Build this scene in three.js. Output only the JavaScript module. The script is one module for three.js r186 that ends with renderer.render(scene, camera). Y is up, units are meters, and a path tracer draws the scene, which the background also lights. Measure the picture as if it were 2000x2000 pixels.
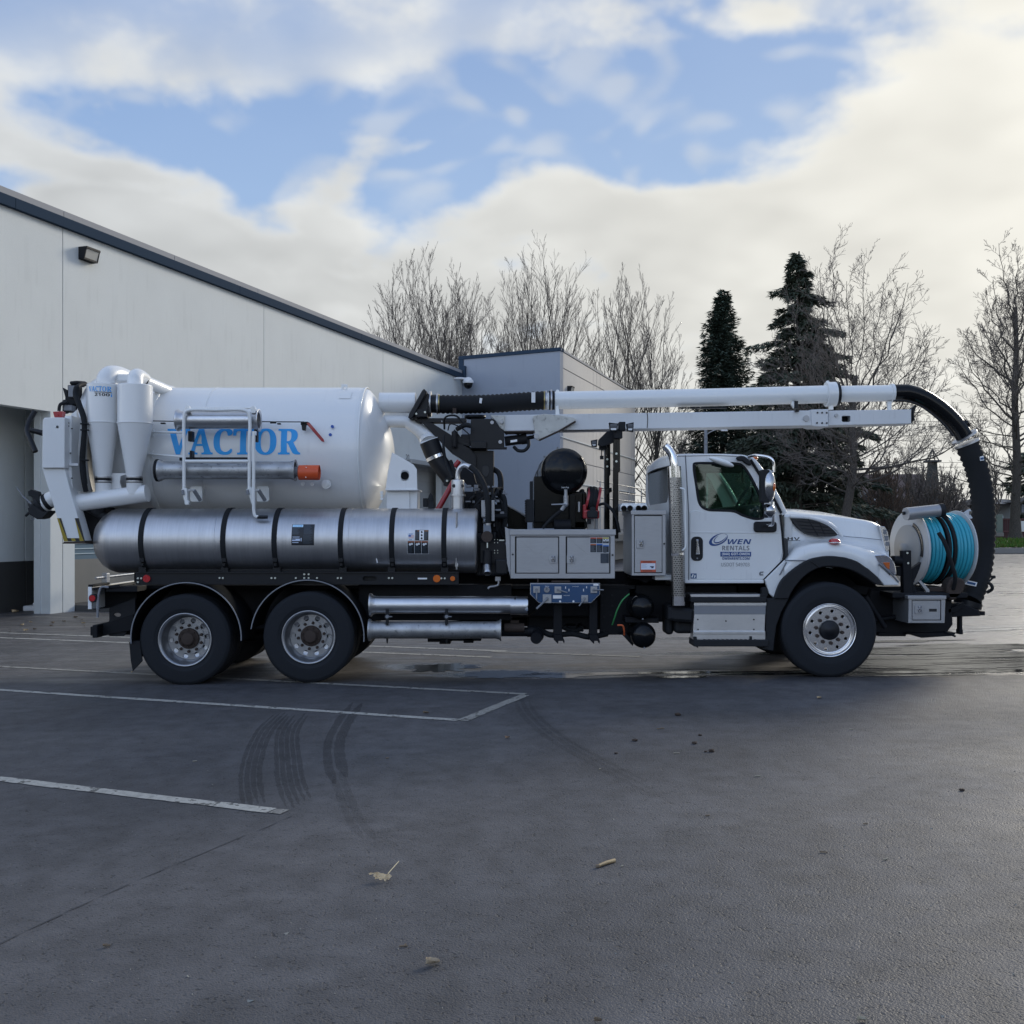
import * as THREE from 'three';
import { RoundedBoxGeometry } from 'three/addons/geometries/RoundedBoxGeometry.js';
import { mergeGeometries, toCreasedNormals } from 'three/addons/utils/BufferGeometryUtils.js';
import { TessellateModifier } from 'three/addons/modifiers/TessellateModifier.js';
import { FontLoader } from 'three/addons/loaders/FontLoader.js';
import { createNoise2D, createNoise3D } from 'simplex-noise';

// ---------------------------------------------------------------- camera, sky, sun, exposure
const F = 2003, EYE = 1.73, D0 = 11.5, HOR = 1030;      // focal length and horizon in photo pixels; the truck's near side is 11.5 m away
const scene = new THREE.Scene();
const camera = new THREE.PerspectiveCamera(2 * Math.atan(1000 / F) * 180 / Math.PI, 1, 0.1, 900);
camera.position.set(0, EYE, 0);
camera.lookAt(0, EYE, -10);
camera.setViewOffset(2000, 2000, 0, 1000 - HOR, 2000, 2000);
camera.updateProjectionMatrix();

function rng(seed) { let s = seed >>> 0; return () => { s = (s + 0x6D2B79F5) >>> 0; let t = Math.imul(s ^ (s >>> 15), 1 | s); t = (t + Math.imul(t ^ (t >>> 7), 61 | t)) ^ t; return ((t ^ (t >>> 14)) >>> 0) / 4294967296; }; }
const clamp = (x, a, b) => Math.min(b, Math.max(a, x));
const mix = (a, b, t) => a + (b - a) * t;
const sstep = (a, b, x) => { const t = clamp((x - a) / (b - a), 0, 1); return t * t * (3 - 2 * t); };
const RAD = Math.PI / 180;

const SUN_AZ = 36 * RAD, SUN_EL = 19 * RAD;              // behind the truck, to the right, veiled by cloud
const sunDir = new THREE.Vector3(Math.sin(SUN_AZ) * Math.cos(SUN_EL), Math.sin(SUN_EL), -Math.cos(SUN_AZ) * Math.cos(SUN_EL));
const GAIN = 1.0;
{
  const W = 3072, H = 1536, n3 = createNoise3D(rng(11)), data = new Float32Array(W * H * 4);
  const azel = (px, py) => { const x = (px - 1000) / F, y = (HOR - py) / F, r = Math.hypot(x, y, 1); return [Math.atan2(x, 1), Math.asin(y / r)]; };
  const blobs = [                                        // cloud banks (+) and openings of blue (-): bearing and height, size, strength
    [300, 60, 900, 110, -.45, 0], [1150, 290, 120, 60, -.5, 0], [800, 170, 190, 60, -.9, 0], [765, 400, 60, 75, -.8, -.5], [720, 300, 40, 70, .5, .5], [790, 275, 46, 18, .5, -.5],
    [400, 262, 420, 34, -.75, .06], [60, 300, 110, 40, -.55, -.2], [535, 352, 120, 40, -1.0, .35], [470, 320, 90, 30, -.5, .2], [845, 395, 75, 55, -.7, -.5], [770, 330, 50, 40, -.5, 0], [1050, 262, 300, 62, -.85, 0], [1340, 270, 230, 95, -.8, -.2], [880, 385, 70, 60, -.45, -.6],
    [1400, 130, 190, 80, -.75, -.3], [1660, 60, 160, 50, -.45, -.25], [1620, 170, 120, 60, -.3, -.3], [1540, 5, 75, 40, .6, 0], [1200, 5, 80, 28, .35, 0], [600, 560, 110, 40, -.35, 0],
    [170, 345, 200, 70, .8, .2], [400, 490, 250, 80, .8, .25], [690, 330, 48, 130, .38, .35], [800, 300, 60, 22, .26, -.5], [640, 430, 90, 55, .45, 0],
    [1090, 410, 150, 62, .9, 0], [1340, 450, 230, 75, .9, .1], [1180, 570, 500, 110, .7, 0], [400, 640, 500, 100, .5, 0],
    [1720, 340, 250, 150, .75, -.35], [1960, 150, 180, 110, .6, -.3], [1985, 255, 50, 34, -.4, 0], [1850, 560, 400, 150, .7, 0],
  ].map(([px, py, sx, sy, a, r]) => { const [az, el] = azel(px, py); return [az, el, sx / F, sy / F, a < 0 ? a * .8 : a, Math.cos(r), Math.sin(r)]; });
  const sx = sunDir.x, sy = sunDir.y, sz = sunDir.z;
  for (let j = 0; j < H; j++) {
    const el = (j + .5) / H * Math.PI - Math.PI / 2, y = Math.sin(el), c = Math.cos(el);
    for (let i = 0; i < W; i++) {
      const k = (j * W + i) * 4, u = (i + .5) / W * 2 * Math.PI - Math.PI, x = Math.cos(u) * c, z = Math.sin(u) * c;
      if (el < -.03) { data[k] = .10; data[k + 1] = .105; data[k + 2] = .11; data[k + 3] = 1; continue; }
      const az = Math.atan2(x, -z);
      const q = 1 / (y + .32), X = x * q * 2.1, Z = z * q * 2.1, Yv = y * 2.2;      // cloud layer seen in perspective
      const w1 = n3(X * 1.1, Yv * 1.3, Z * 1.1 + 5), w2 = n3(X * 1.1 + 9, Yv * 1.3 + 3, Z * 1.1);
      let f = 0, a = .5, fr = 1.25;
      for (let o = 0; o < 7; o++) { f += a * n3(X * fr + w1 * .7, Yv * fr * 1.5 + o * 7, Z * fr + w2 * .7); a *= .58; fr *= 2.05; }
      let d = (z < .1 ? .12 : -.06) + f * .95;
      if (z < .3) for (const b of blobs) {
        const da = az + w1 * .02 - b[0], de = el + w2 * .014 - b[1], p = (da * b[5] - de * b[6]) / b[2], r = (da * b[6] + de * b[5]) / b[3], e = p * p + r * r;
        if (e < 9) d += b[4] * Math.exp(-e * .9);
      }
      d += .5 * sstep(.34, .08, el);                                                // towards the horizon the layer closes up
      const lowc = sstep(-.3, .66, d) * .97;
      const px = 1000 + F * Math.tan(clamp(az, -1.2, 1.2)), py = HOR - F * Math.tan(el) / Math.max(.3, Math.cos(az));   // thin high veil: a bright lower rim, fading upward
      const rim = 168 - 95 * sstep(450, 1200, px) + 30 * w1 + 26 * f, above = rim - py;
      const veil = z < 0 ? (sstep(-34, 26, above) * (.30 + .52 * Math.exp(-(above * above) / 7200)) + .1 * sstep(0, 120, above)) * sstep(1380, 900, px) * (.82 + .35 * f) : 0;
      const wisp = n3(X * 1.5 + w1 * 1.6, Yv * 5 - X * 1.2, Z * 1.5 + w2) * .6 + n3(X * 4 + w2 * 1.5, Yv * 12 - X * 3, Z * 4) * .4, haze = .10 + .34 * sstep(.0, .75, wisp + f * .5);
      const al = Math.max(haze, 1 - (1 - lowc) * (1 - clamp(veil, 0, .85)), .95 * sstep(.27, .13, el + .02 * f)), thick = sstep(.2, 1.1, d);
      const sd = clamp(x * sx + y * sy + z * sz, -1, 1), ang = Math.acos(sd);
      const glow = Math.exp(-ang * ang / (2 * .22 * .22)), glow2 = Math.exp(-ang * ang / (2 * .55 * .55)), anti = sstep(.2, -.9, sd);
      const h = sstep(0, .62, el);
      let r0 = mix(.24, .088, h), g0 = mix(.36, .178, h), b0 = mix(.53, .385, h);
      r0 += .06 * glow2; g0 += .055 * glow2; b0 += .03 * glow2;
      const sh = n3(X * 2.2 + 31, Yv * 3.4, Z * 2.2) * .5 + n3(X * 4.9 + 3, Yv * 7, Z * 4.9) * .3 + f * .45;
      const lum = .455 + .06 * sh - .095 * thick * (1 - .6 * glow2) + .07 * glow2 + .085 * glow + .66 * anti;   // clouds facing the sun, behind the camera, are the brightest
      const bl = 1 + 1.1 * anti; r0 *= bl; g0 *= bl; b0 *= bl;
      const cr = lum * mix(.96, 1.03, glow2), cg = lum * mix(1.0, 1.0, glow2), cb = lum * mix(1.03, .90, glow2);
      data[k] = GAIN * mix(r0, cr, al); data[k + 1] = GAIN * mix(g0, cg, al); data[k + 2] = GAIN * mix(b0, cb, al); data[k + 3] = 1;
    }
  }
  const sky = new THREE.DataTexture(data, W, H, THREE.RGBAFormat, THREE.FloatType);
  sky.mapping = THREE.EquirectangularReflectionMapping; sky.colorSpace = THREE.LinearSRGBColorSpace;
  sky.minFilter = sky.magFilter = THREE.LinearFilter; sky.needsUpdate = true;
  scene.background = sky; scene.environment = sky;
}
const sun = new THREE.DirectionalLight(new THREE.Color(1.0, .92, .78), 1.5);
sun.position.copy(sunDir).multiplyScalar(120); sun.target.position.set(0, 0, -14);
sun.castShadow = true; sun.shadow.radius = 30; sun.shadow.mapSize.set(2048, 2048);
Object.assign(sun.shadow.camera, { left: -60, right: 60, top: 60, bottom: -60, near: 1, far: 300 });
scene.add(sun, sun.target);
const EXPOSURE = 1.62;

// ---------------------------------------------------------------- helpers
const V3 = (x, y, z) => new THREE.Vector3(x, y, z);
const gy = x => .0119 * clamp(x + .3, -14, 26);                                     // the yard falls gently to the left
const X = (px, o = 0) => (px - 1000) * (D0 + o) / F, Y = (py, o = 0) => EYE + (HOR - py) * (D0 + o) / F;
const P = (px, py, o = 0) => V3(X(px, o), Y(py, o), -(D0 + o));                      // o: metres behind the truck's near side
const M = (n, o = 0) => n * (D0 + o) / F;                                           // photo pixels to metres there
const at = (px, py, d) => V3((px - 1000) * d / F, EYE + (HOR - py) * d / F, -d);
function onGround(px, py) { let d = 10; for (let i = 0; i < 12; i++) d = (EYE - gy((px - 1000) * d / F)) * F / (py - HOR); const x = (px - 1000) * d / F; return V3(x, gy(x), -d); }

const names = {};
function numbered(n) { const c = names[n] = (names[n] ?? -1) + 1; return c ? `${n}_${String(c).padStart(3, '0')}` : n; }
function clean(g) {
  const keep = g.userData.keepUV;
  let r = g.index ? g.toNonIndexed() : g;
  if (!r.attributes.normal) r.computeVertexNormals();
  for (const a of Object.keys(r.attributes)) if (!['position', 'normal', 'color'].includes(a)) { if (a === 'uv' && keep) continue; r.deleteAttribute(a); }
  if (!r.attributes.uv) boxUV(r);
  r.morphAttributes = {};
  return r;
}
function boxUV(g) {
  const p = g.attributes.position, n = g.attributes.normal, uv = new Float32Array(p.count * 2);
  for (let i = 0; i < p.count; i += 3) {
    let ax = 0, ay = 0, az = 0;
    for (let j = i; j < i + 3 && j < p.count; j++) { ax += n.getX(j); ay += n.getY(j); az += n.getZ(j); }
    ax = Math.abs(ax); ay = Math.abs(ay); az = Math.abs(az);
    for (let j = i; j < i + 3 && j < p.count; j++) {
      const x = p.getX(j), y = p.getY(j), z = p.getZ(j);
      if (az >= ax && az >= ay) { uv[j * 2] = x; uv[j * 2 + 1] = y; } else if (ay >= ax) { uv[j * 2] = x; uv[j * 2 + 1] = z; } else { uv[j * 2] = z; uv[j * 2 + 1] = y; }
    }
  }
  g.setAttribute('uv', new THREE.BufferAttribute(uv, 2));
}
function merge(gs) {
  gs = (Array.isArray(gs) ? gs : [gs]).flat(9).map(clean);
  return gs.length > 1 ? mergeGeometries(gs) : gs[0];
}
function mesh(name, gs, mat, base) {
  const g = merge(gs); g.translate(-base.x, -base.y, -base.z);
  const m = new THREE.Mesh(g, mat); m.name = name; m.castShadow = m.receiveShadow = true; return m;
}
function meta(o, label, category, group, kind) { Object.assign(o.userData, { label }); if (category) o.userData.category = category; if (group) o.userData.group = group; if (kind) o.userData.kind = kind; return o; }
function thing(name, base, label, category, group) {                                 // a Group at the thing's base; its children are its parts
  const o = new THREE.Group(); o.name = numbered(name); o.position.copy(base); scene.add(o);
  return meta(o, label, category, group);
}
function part(root, name, gs, mat, parent = root, label) {                           // geometry in world metres
  const b = rootOf(root); const m = mesh(name, gs, mat, b);
  if (label) m.userData.label = label;
  while (parent !== root && parent.parent !== root) parent = parent.parent;            // thing > part > sub-part, no deeper
  parent.add(m); return m;
}
function rootOf(o) { let r = o; while (r.parent && r.parent !== scene) r = r.parent; return r.position; }
function solo(name, gs, mat, base, label, category, group) { const m = mesh(numbered(name), gs, mat, base); m.position.copy(base); scene.add(m); return meta(m, label, category, group); }
function struct(name, gs, mat, base, label) { const m = mesh(numbered(name), gs, mat, base); m.position.copy(base); scene.add(m); m.userData.kind = 'structure'; m.userData.label = label; return m; }

// shapes
function shapeOf(pts, o, holes = []) {
  const c = a => a.map(([x, y]) => new THREE.Vector2(X(x, o), Y(y, o)));
  const s = new THREE.Shape(c(pts)); for (const h of holes) s.holes.push(new THREE.Path(c(h))); return s;
}
function extr(s, z, th, b = .004, seg = 1) {                                         // front face at z, th deep
  b = Math.min(b, th / 2.5);
  const g = new THREE.ExtrudeGeometry(s, { depth: th - 2 * b, bevelEnabled: b > 0, bevelThickness: b, bevelSize: b, bevelOffset: -b, bevelSegments: seg, curveSegments: 20 });
  g.translate(0, 0, z - th + b); return g;
}
const poly = (pts, o, th = .02, b = .004, holes) => extr(shapeOf(pts, o, holes), -(D0 + o), th, b);
function smooth(pts, n = 6, closed = true) {                                         // rounds a pixel outline
  const c = new THREE.CatmullRomCurve3(pts.map(p => V3(p[0], p[1], 0)), closed, 'centripetal');
  return c.getPoints(pts.length * n).slice(0, closed ? -1 : undefined).map(v => [v.x, v.y]);
}
function rrect(x0, y0, x1, y1, r, n = 5) {
  const o = []; for (const [cx, cy, a0] of [[x1 - r, y0 + r, -90], [x1 - r, y1 - r, 0], [x0 + r, y1 - r, 90], [x0 + r, y0 + r, 180]]) for (let i = 0; i <= n; i++) { const a = (a0 + 90 * i / n) * RAD; o.push([cx + r * Math.cos(a), cy + r * Math.sin(a)]); }
  return o;
}
function circ(cx, cy, r, n = 20, ry = r) { return Array.from({ length: n }, (_, i) => [cx + r * Math.cos(i / n * 2 * Math.PI), cy + ry * Math.sin(i / n * 2 * Math.PI)]); }
function wbox(cx, cy, cz, w, h, d, r = .004, seg = 1) { const g = r > 0 ? new RoundedBoxGeometry(w, h, d, seg, Math.min(r, w / 2.2, h / 2.2, d / 2.2)) : new THREE.BoxGeometry(w, h, d); g.translate(cx, cy, cz); return g; }
function box(x0, y0, x1, y1, o, th, r = .006) { const w = X(x1, o) - X(x0, o), h = Y(y0, o) - Y(y1, o); return wbox((X(x0, o) + X(x1, o)) / 2, (Y(y0, o) + Y(y1, o)) / 2, -(D0 + o) - th / 2, w, h, th, r, 2); }
function sweep(pts, rad, seg = 10, caps = true, flat = 1) {                          // round bar through points; rad number or function of 0..1
  const n = pts.length, pos = [], nor = [], idx = [], R = typeof rad === 'function' ? rad : () => rad;
  const t = pts.map((p, i) => pts[Math.min(i + 1, n - 1)].clone().sub(pts[Math.max(i - 1, 0)]).normalize());
  let u = Math.abs(t[0].y) < .9 ? V3(0, 1, 0) : V3(1, 0, 0); u.sub(t[0].clone().multiplyScalar(u.dot(t[0]))).normalize();
  for (let i = 0; i < n; i++) {
    u.sub(t[i].clone().multiplyScalar(u.dot(t[i]))).normalize(); const v = t[i].clone().cross(u), r = R(i / (n - 1));
    for (let k = 0; k <= seg; k++) { const a = k / seg * 2 * Math.PI, c = Math.cos(a), s = Math.sin(a) * flat; nor.push(u.x * c + v.x * s, u.y * c + v.y * s, u.z * c + v.z * s); pos.push(pts[i].x + (u.x * c + v.x * s) * r, pts[i].y + (u.y * c + v.y * s) * r, pts[i].z + (u.z * c + v.z * s) * r); }
  }
  for (let i = 0; i < n - 1; i++) for (let k = 0; k < seg; k++) { const a = i * (seg + 1) + k, b = a + seg + 1; idx.push(a, a + 1, b, a + 1, b + 1, b); }
  if (caps) for (const e of [0, n - 1]) { const c = pos.length / 3; pos.push(pts[e].x, pts[e].y, pts[e].z); const s = e ? 1 : -1; nor.push(t[e].x * s, t[e].y * s, t[e].z * s); const b = pos.length / 3; for (let k = 0; k <= seg; k++) { const q = (e * (seg + 1) + k) * 3; pos.push(pos[q], pos[q + 1], pos[q + 2]); nor.push(t[e].x * s, t[e].y * s, t[e].z * s); } for (let k = 0; k < seg; k++) e ? idx.push(c, b + k, b + k + 1) : idx.push(c, b + k + 1, b + k); }
  const g = new THREE.BufferGeometry(); g.setAttribute('position', new THREE.Float32BufferAttribute(pos, 3)); g.setAttribute('normal', new THREE.Float32BufferAttribute(nor, 3)); g.setIndex(idx); return g;
}
const curve = (pts, n = 24, closed = false) => new THREE.CatmullRomCurve3(pts, closed, 'centripetal').getPoints(n);
const pp = a => a.map(p => P(p[0], p[1], p[2] ?? 0));
const rod = (a, b, r, seg = 10, r2 = r) => sweep([P(...a), P(...b)], t => mix(r, r2, t), seg);
const hose = (pts, r, n = 24, seg = 8) => sweep(curve(pp(pts), n), r, seg);
function ribbed(pts, r, pitch, amp, seg = 20) {                                      // corrugated hose
  const c = new THREE.CatmullRomCurve3(pts, false, 'centripetal'), L = c.getLength(), n = Math.ceil(L / pitch * 6);
  return sweep(c.getSpacedPoints(n), t => r + amp * (Math.pow(.501 + .499 * Math.cos(t * L / pitch * 2 * Math.PI), .6) - .5), seg);
}
function latheX(prof, cy, cz, seg = 48) { const g = new THREE.LatheGeometry(prof.map(([x, r]) => new THREE.Vector2(Math.max(r, 1e-4), x)), seg); g.rotateZ(-Math.PI / 2); g.translate(0, cy, cz); return g; }
function latheZ(prof, cx, cy, cz, seg = 48) { const g = new THREE.LatheGeometry(prof.map(([r, z]) => new THREE.Vector2(Math.max(r, 1e-4), z)), seg); g.rotateX(Math.PI / 2); g.translate(cx, cy, cz); return g; }
function latheY(prof, cx, cz, seg = 32) { const g = new THREE.LatheGeometry(prof.map(([r, y]) => new THREE.Vector2(Math.max(r, 1e-4), y)), seg); g.translate(cx, 0, cz); return g; }
function disc(px, py, o, r, th = .01, seg = 20) { const p = P(px, py, o), g = new THREE.CylinderGeometry(r, r, th, seg); g.rotateX(Math.PI / 2); g.translate(p.x, p.y, p.z - th / 2); return g; }
function ball(px, py, o, r, sx = 1, sy = 1, sz = 1, seg = 16) { const p = P(px, py, o), g = new THREE.SphereGeometry(r, seg, seg * .75 | 0); g.scale(sx, sy, sz); g.translate(p.x, p.y, p.z); return g; }
function ringX(cx, cy, cz, r, w, th, seg = 48) { return latheX([[cx - w / 2, r], [cx - w / 2, r + th], [cx + w / 2, r + th], [cx + w / 2, r]], cy, cz, seg); }

// lettering
const fontUrl = n => `fonts/droid/${n}.typeface.json`, loader = new FontLoader();
const SERIF = await loader.loadAsync(fontUrl('droid_serif_bold')), BOLD = await loader.loadAsync(fontUrl('droid_sans_bold')), SANS = await loader.loadAsync(fontUrl('droid_sans_regular'));
function text(str, font, x0, y0, x1, y1, o, slant = 0, sx = 1) {                      // flat letters filling a pixel rectangle
  let g = new THREE.ShapeGeometry(font.generateShapes(str, 1), 6); g.computeBoundingBox();
  const b = g.boundingBox; g.translate(-b.min.x, -b.min.y, 0);
  g.scale((X(x1, o) - X(x0, o)) / (b.max.x - b.min.x), (Y(y0, o) - Y(y1, o)) / (b.max.y - b.min.y), 1);
  if (slant) { const p = g.attributes.position; for (let i = 0; i < p.count; i++) p.setX(i, p.getX(i) + p.getY(i) * slant); }
  g.translate(X(x0, o), Y(y1, o), -(D0 + o)); return g;
}
function wrapX(g, cy, cz, R, edge = .04) {                                           // lays a flat sheet on a lying cylinder
  g = new TessellateModifier(edge, 8).modify(g.index ? g.toNonIndexed() : g); const p = g.attributes.position;
  for (let i = 0; i < p.count; i++) p.setZ(i, cz + Math.sqrt(Math.max(0, R * R - (p.getY(i) - cy) ** 2)));
  g.computeVertexNormals(); return g;
}
// ---------------------------------------------------------------- materials
const n2a = createNoise2D(rng(5));
function tileNoise(seed, N) {                                                        // value noise that repeats every N cells
  const r = rng(seed), g = new Float32Array(N * N).map(() => r());
  return (u, v) => { u = (u % N + N) % N; v = (v % N + N) % N; const i = u | 0, j = v | 0, a = u - i, b = v - j, s = a * a * (3 - 2 * a), t = b * b * (3 - 2 * b), i1 = (i + 1) % N, j1 = (j + 1) % N; return mix(mix(g[j * N + i], g[j * N + i1], s), mix(g[j1 * N + i], g[j1 * N + i1], s), t); };
}
const NZ = [4, 8, 16, 32, 64, 128, 256, 512].map((n, i) => [n, tileNoise(100 + i, n)]);
const tn = (k, u, v) => { const [n, f] = NZ[k]; return f(u * n, v * n); };            // u, v in 0..1
function fb(u, v, a, b) { let s = 0, w = 0, m = 1; for (let k = a; k <= b; k++) { s += m * tn(k, u + k * .37, v + k * .21); w += m; m *= .6; } return s / w; }
function tex(size, fn, rep = 1, srgb = false) {
  const d = new Uint8Array(size * size * 4);
  for (let j = 0; j < size; j++) for (let i = 0; i < size; i++) { const c = fn(i / size, j / size), k = (j * size + i) * 4; const v = typeof c === 'number' ? [c, c, c] : c; for (let q = 0; q < 3; q++) { let l = clamp(v[q], 0, 1); if (srgb) l = l <= .0031308 ? l * 12.92 : 1.055 * Math.pow(l, 1 / 2.4) - .055; d[k + q] = l * 255; } d[k + 3] = 255; }
  const t = new THREE.DataTexture(d, size, size); t.wrapS = t.wrapT = THREE.RepeatWrapping; t.magFilter = t.minFilter = THREE.LinearFilter; t.repeat.set(...[rep].flat().length > 1 ? rep : [rep, rep]);
  if (srgb) t.colorSpace = THREE.SRGBColorSpace; t.needsUpdate = true; return t;
}
function reuse(t, rep) { const c = t.clone(); c.repeat.set(...(Array.isArray(rep) ? rep : [rep, rep])); c.needsUpdate = true; return c; }
const std = (r, g, b, rough = .6, metal = 0, extra = {}) => new THREE.MeshPhysicalMaterial({ color: new THREE.Color().setRGB(r, g, b), roughness: rough, metalness: metal, side: THREE.DoubleSide, ...extra });

const pit = (u, v) => { const p = tn(5, u, v) * .5 + tn(6, u + .3, v + .6) * .5; return p > .69 ? Math.min(1, (p - .69) * 6) : 0; };
const asphaltT = tex(1024, (u, v) => { const s = tn(7, u, v), m = fb(u, v, 2, 6), w = tn(6, u + .3, v); return clamp(.68 + (m - .5) * .5 + (s - .5) * .2 + (w > .965 ? .34 : 0) - pit(u, v) * .34, .08, 1); }, .5);
const asphaltB = tex(1024, (u, v) => clamp(.5 + .4 * (tn(7, u, v) - .5) + .3 * (tn(6, u, v) - .5) - .5 * pit(u, v), 0, 1), .5);
const steelT = tex(1024, (u, v) => { const st = .5 * tn(7, u, v * .03) + .3 * tn(5, u, v * .06) + .35 * tn(3, u, v * .12); return clamp(.86 + (st - .55) * .2 + (fb(u, v, 1, 4) - .5) * .16, 0, 1); }, .5);
const galvT = tex(512, (u, v) => { const f = fb(u, v, 1, 5), s = fb(u + .4, v + .7, 3, 6); return clamp(.8 + (f - .5) * .5 - (s > .62 ? (s - .62) * 2 : 0), 0, 1); }, .9);
const plateT = tex(512, (u, v) => clamp(.9 + (fb(u, v, 0, 3) - .5) * .22 + (tn(6, u * .1, v) - .5) * .06, 0, 1), .6);
const dirtT = tex(512, (u, v) => { const f = fb(u, v, 0, 4), s = tn(6, u, v), r = tn(4, u, v * .1); return clamp(.955 + (f - .5) * .06 - (s > .985 ? .12 : 0) - (r > .86 ? (r - .86) * .5 : 0), 0, 1); }, .55);
const wallT = tex(512, (u, v) => clamp(.95 + (fb(u, v, 0, 3) - .5) * .10 + (tn(7, u, v) - .5) * .04 - Math.max(0, tn(4, u, v * .12) - .7) * .16, 0, 1), .2);
const bumpT = tex(512, (u, v) => .6 * tn(7, u, v) + .4 * tn(5, u, v), 1.5);
const barkT = tex(256, (u, v) => clamp(.45 + .5 * (tn(4, u, v * .25) - .3) + .2 * (tn(6, u, v) - .5), 0, 1), 1.2);
const perfT = tex(128, (u, v) => { const r = (v * 4) | 0, x = ((u * 4 + (r % 2) * .5) % 1) - .5, y = ((v * 4) % 1) - .5; return (x / .36) ** 2 + (y / .2) ** 2 < 1 ? 0 : 1; }, [8, 8]);
const roughFrom = (t, rep) => reuse(t, rep);

const MT = {
  white: std(.76, .78, .78, .32, 0, { map: dirtT, clearcoat: .7, clearcoatRoughness: .12 }),
  tank: std(.78, .79, .79, .34, 0, { map: reuse(dirtT, .35), clearcoat: .55, clearcoatRoughness: .16 }),
  cab: std(.74, .76, .77, .35, 0, { map: reuse(dirtT, .8), clearcoat: .8, clearcoatRoughness: .06 }),
  beam: std(.60, .625, .65, .38, 0, { map: reuse(dirtT, .8), clearcoat: .4, clearcoatRoughness: .15 }),
  dirty: std(.62, .62, .58, .55, 0, { map: reuse(galvT, .6) }),
  black: std(.0085, .0098, .013, .42, 0, { specularIntensity: .6 }),
  frame: std(.008, .009, .012, .6, 0, { specularIntensity: .4 }),
  gloss: std(.005, .0058, .007, .16, 0, { specularIntensity: .5 }),
  dull: std(.010, .0115, .014, .95, 0, { specularIntensity: .12 }),
  mirror: std(.42, .43, .45, .16, 1),
  rubber: std(.010, .0115, .014, .75, 0, { specularIntensity: .6, bumpMap: reuse(bumpT, 6), bumpScale: .0008 }),
  tyre: std(.013, .0155, .020, .8, 0, { specularIntensity: .6, bumpMap: reuse(bumpT, 5), bumpScale: .0012 }),
  plastic: std(.018, .0195, .0225, .65, 0, { specularIntensity: .45, bumpMap: reuse(bumpT, 4), bumpScale: .0008 }),
  steel: std(.56, .56, .57, .42, 1, { map: steelT, bumpMap: reuse(steelT, .5), bumpScale: .0005 }),
  alum: std(.66, .67, .69, .38, 1, { map: reuse(plateT, 1.3) }),
  plate: std(.42, .43, .45, .45, .7, { map: plateT }),
  galv: std(.52, .53, .54, .5, .9, { map: galvT }),
  chrome: std(.86, .86, .87, .1, 1),
  polish: std(.8, .8, .81, .2, 1),
  rim: std(.42, .43, .45, .36, .9, { map: reuse(plateT, 3) }),
  rust: std(.055, .04, .033, .85, .2),
  brass: std(.4, .33, .16, .4, 1),
  bolt: std(.6, .62, .55, .4, .5),
  red: std(.33, .02, .025, .4, 0, { clearcoat: .4 }),
  orange: std(.62, .085, .02, .45),
  teal: std(.03, .34, .44, .42),
  blue: std(.012, .07, .19, .45),
  panelBlue: std(.015, .06, .15, .4),
  letter: std(.018, .36, .84, .45),
  dotBlue: std(.01, .08, .4, .4),
  navy: std(.008, .055, .21, .4),
  ink: std(.012, .013, .016, .5),
  grey: std(.2, .21, .23, .5),
  dirty2: std(.52, .53, .53, .5),  // one even grey for the reel flanges
  grey2: std(.33, .33, .32, .6),
  tint: std(.16, .17, .19, .4),
  redLamp: std(.42, .008, .014, .2, 0, { clearcoat: 1 }),
  amber: std(.62, .13, .008, .2, 0, { clearcoat: 1 }),
  clear: std(.9, .9, .92, .05, 0, { transmission: 1, thickness: 0, ior: 1.45 }),
  glass: std(.62, .76, .70, .02, 0, { transmission: 1, thickness: 0, ior: 1.5 }),
  smoke: std(.10, .115, .12, .03, 0, { transmission: .75, thickness: 0, ior: 1.5 }),
  seat: std(.05, .052, .055, .8),
  yellow: std(.5, .36, .02, .5),
  green: std(.03, .2, .06, .5),
  hot: std(.5, .1, .03, .5),
  perf: std(.33, .33, .33, .3, 1, { alphaMap: perfT, transparent: false, alphaTest: .5 }),
  paper: std(.75, .76, .77, .5),
  wall: std(.685, .715, .71, .8, 0, { map: wallT, bumpMap: reuse(bumpT, .8), bumpScale: .002 }),
  wallBlue: std(.30, .335, .395, .75, 0, { map: reuse(wallT, .13), bumpMap: reuse(bumpT, .8), bumpScale: .002 }),
  wallPale: std(.62, .59, .55, .8, 0, { map: reuse(wallT, .17), bumpMap: reuse(bumpT, .8), bumpScale: .002 }),
  base: std(.045, .044, .042, .8),
  fascia: std(.035, .055, .085, .9, 0, { specularIntensity: .1 }),
  coping: std(.36, .36, .37, .8, 0, { specularIntensity: .2 }),
  door: std(.075, .14, .2, .5),
  doorGrey: std(.36, .37, .37, .6),
  concrete: std(.22, .215, .2, .85, 0, { map: reuse(wallT, .6), bumpMap: reuse(bumpT, 1), bumpScale: .003 }),
  bark: std(.12, .105, .09, .9, 0, { map: barkT, bumpMap: reuse(barkT, 1.2), bumpScale: .02 }),
  twig: std(.13, .112, .10, .9),
  twigWarm: std(.12, .085, .065, .9),
  needle: std(.056, .074, .05, .85),
  needle2: std(.044, .066, .046, .85),
};
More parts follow.
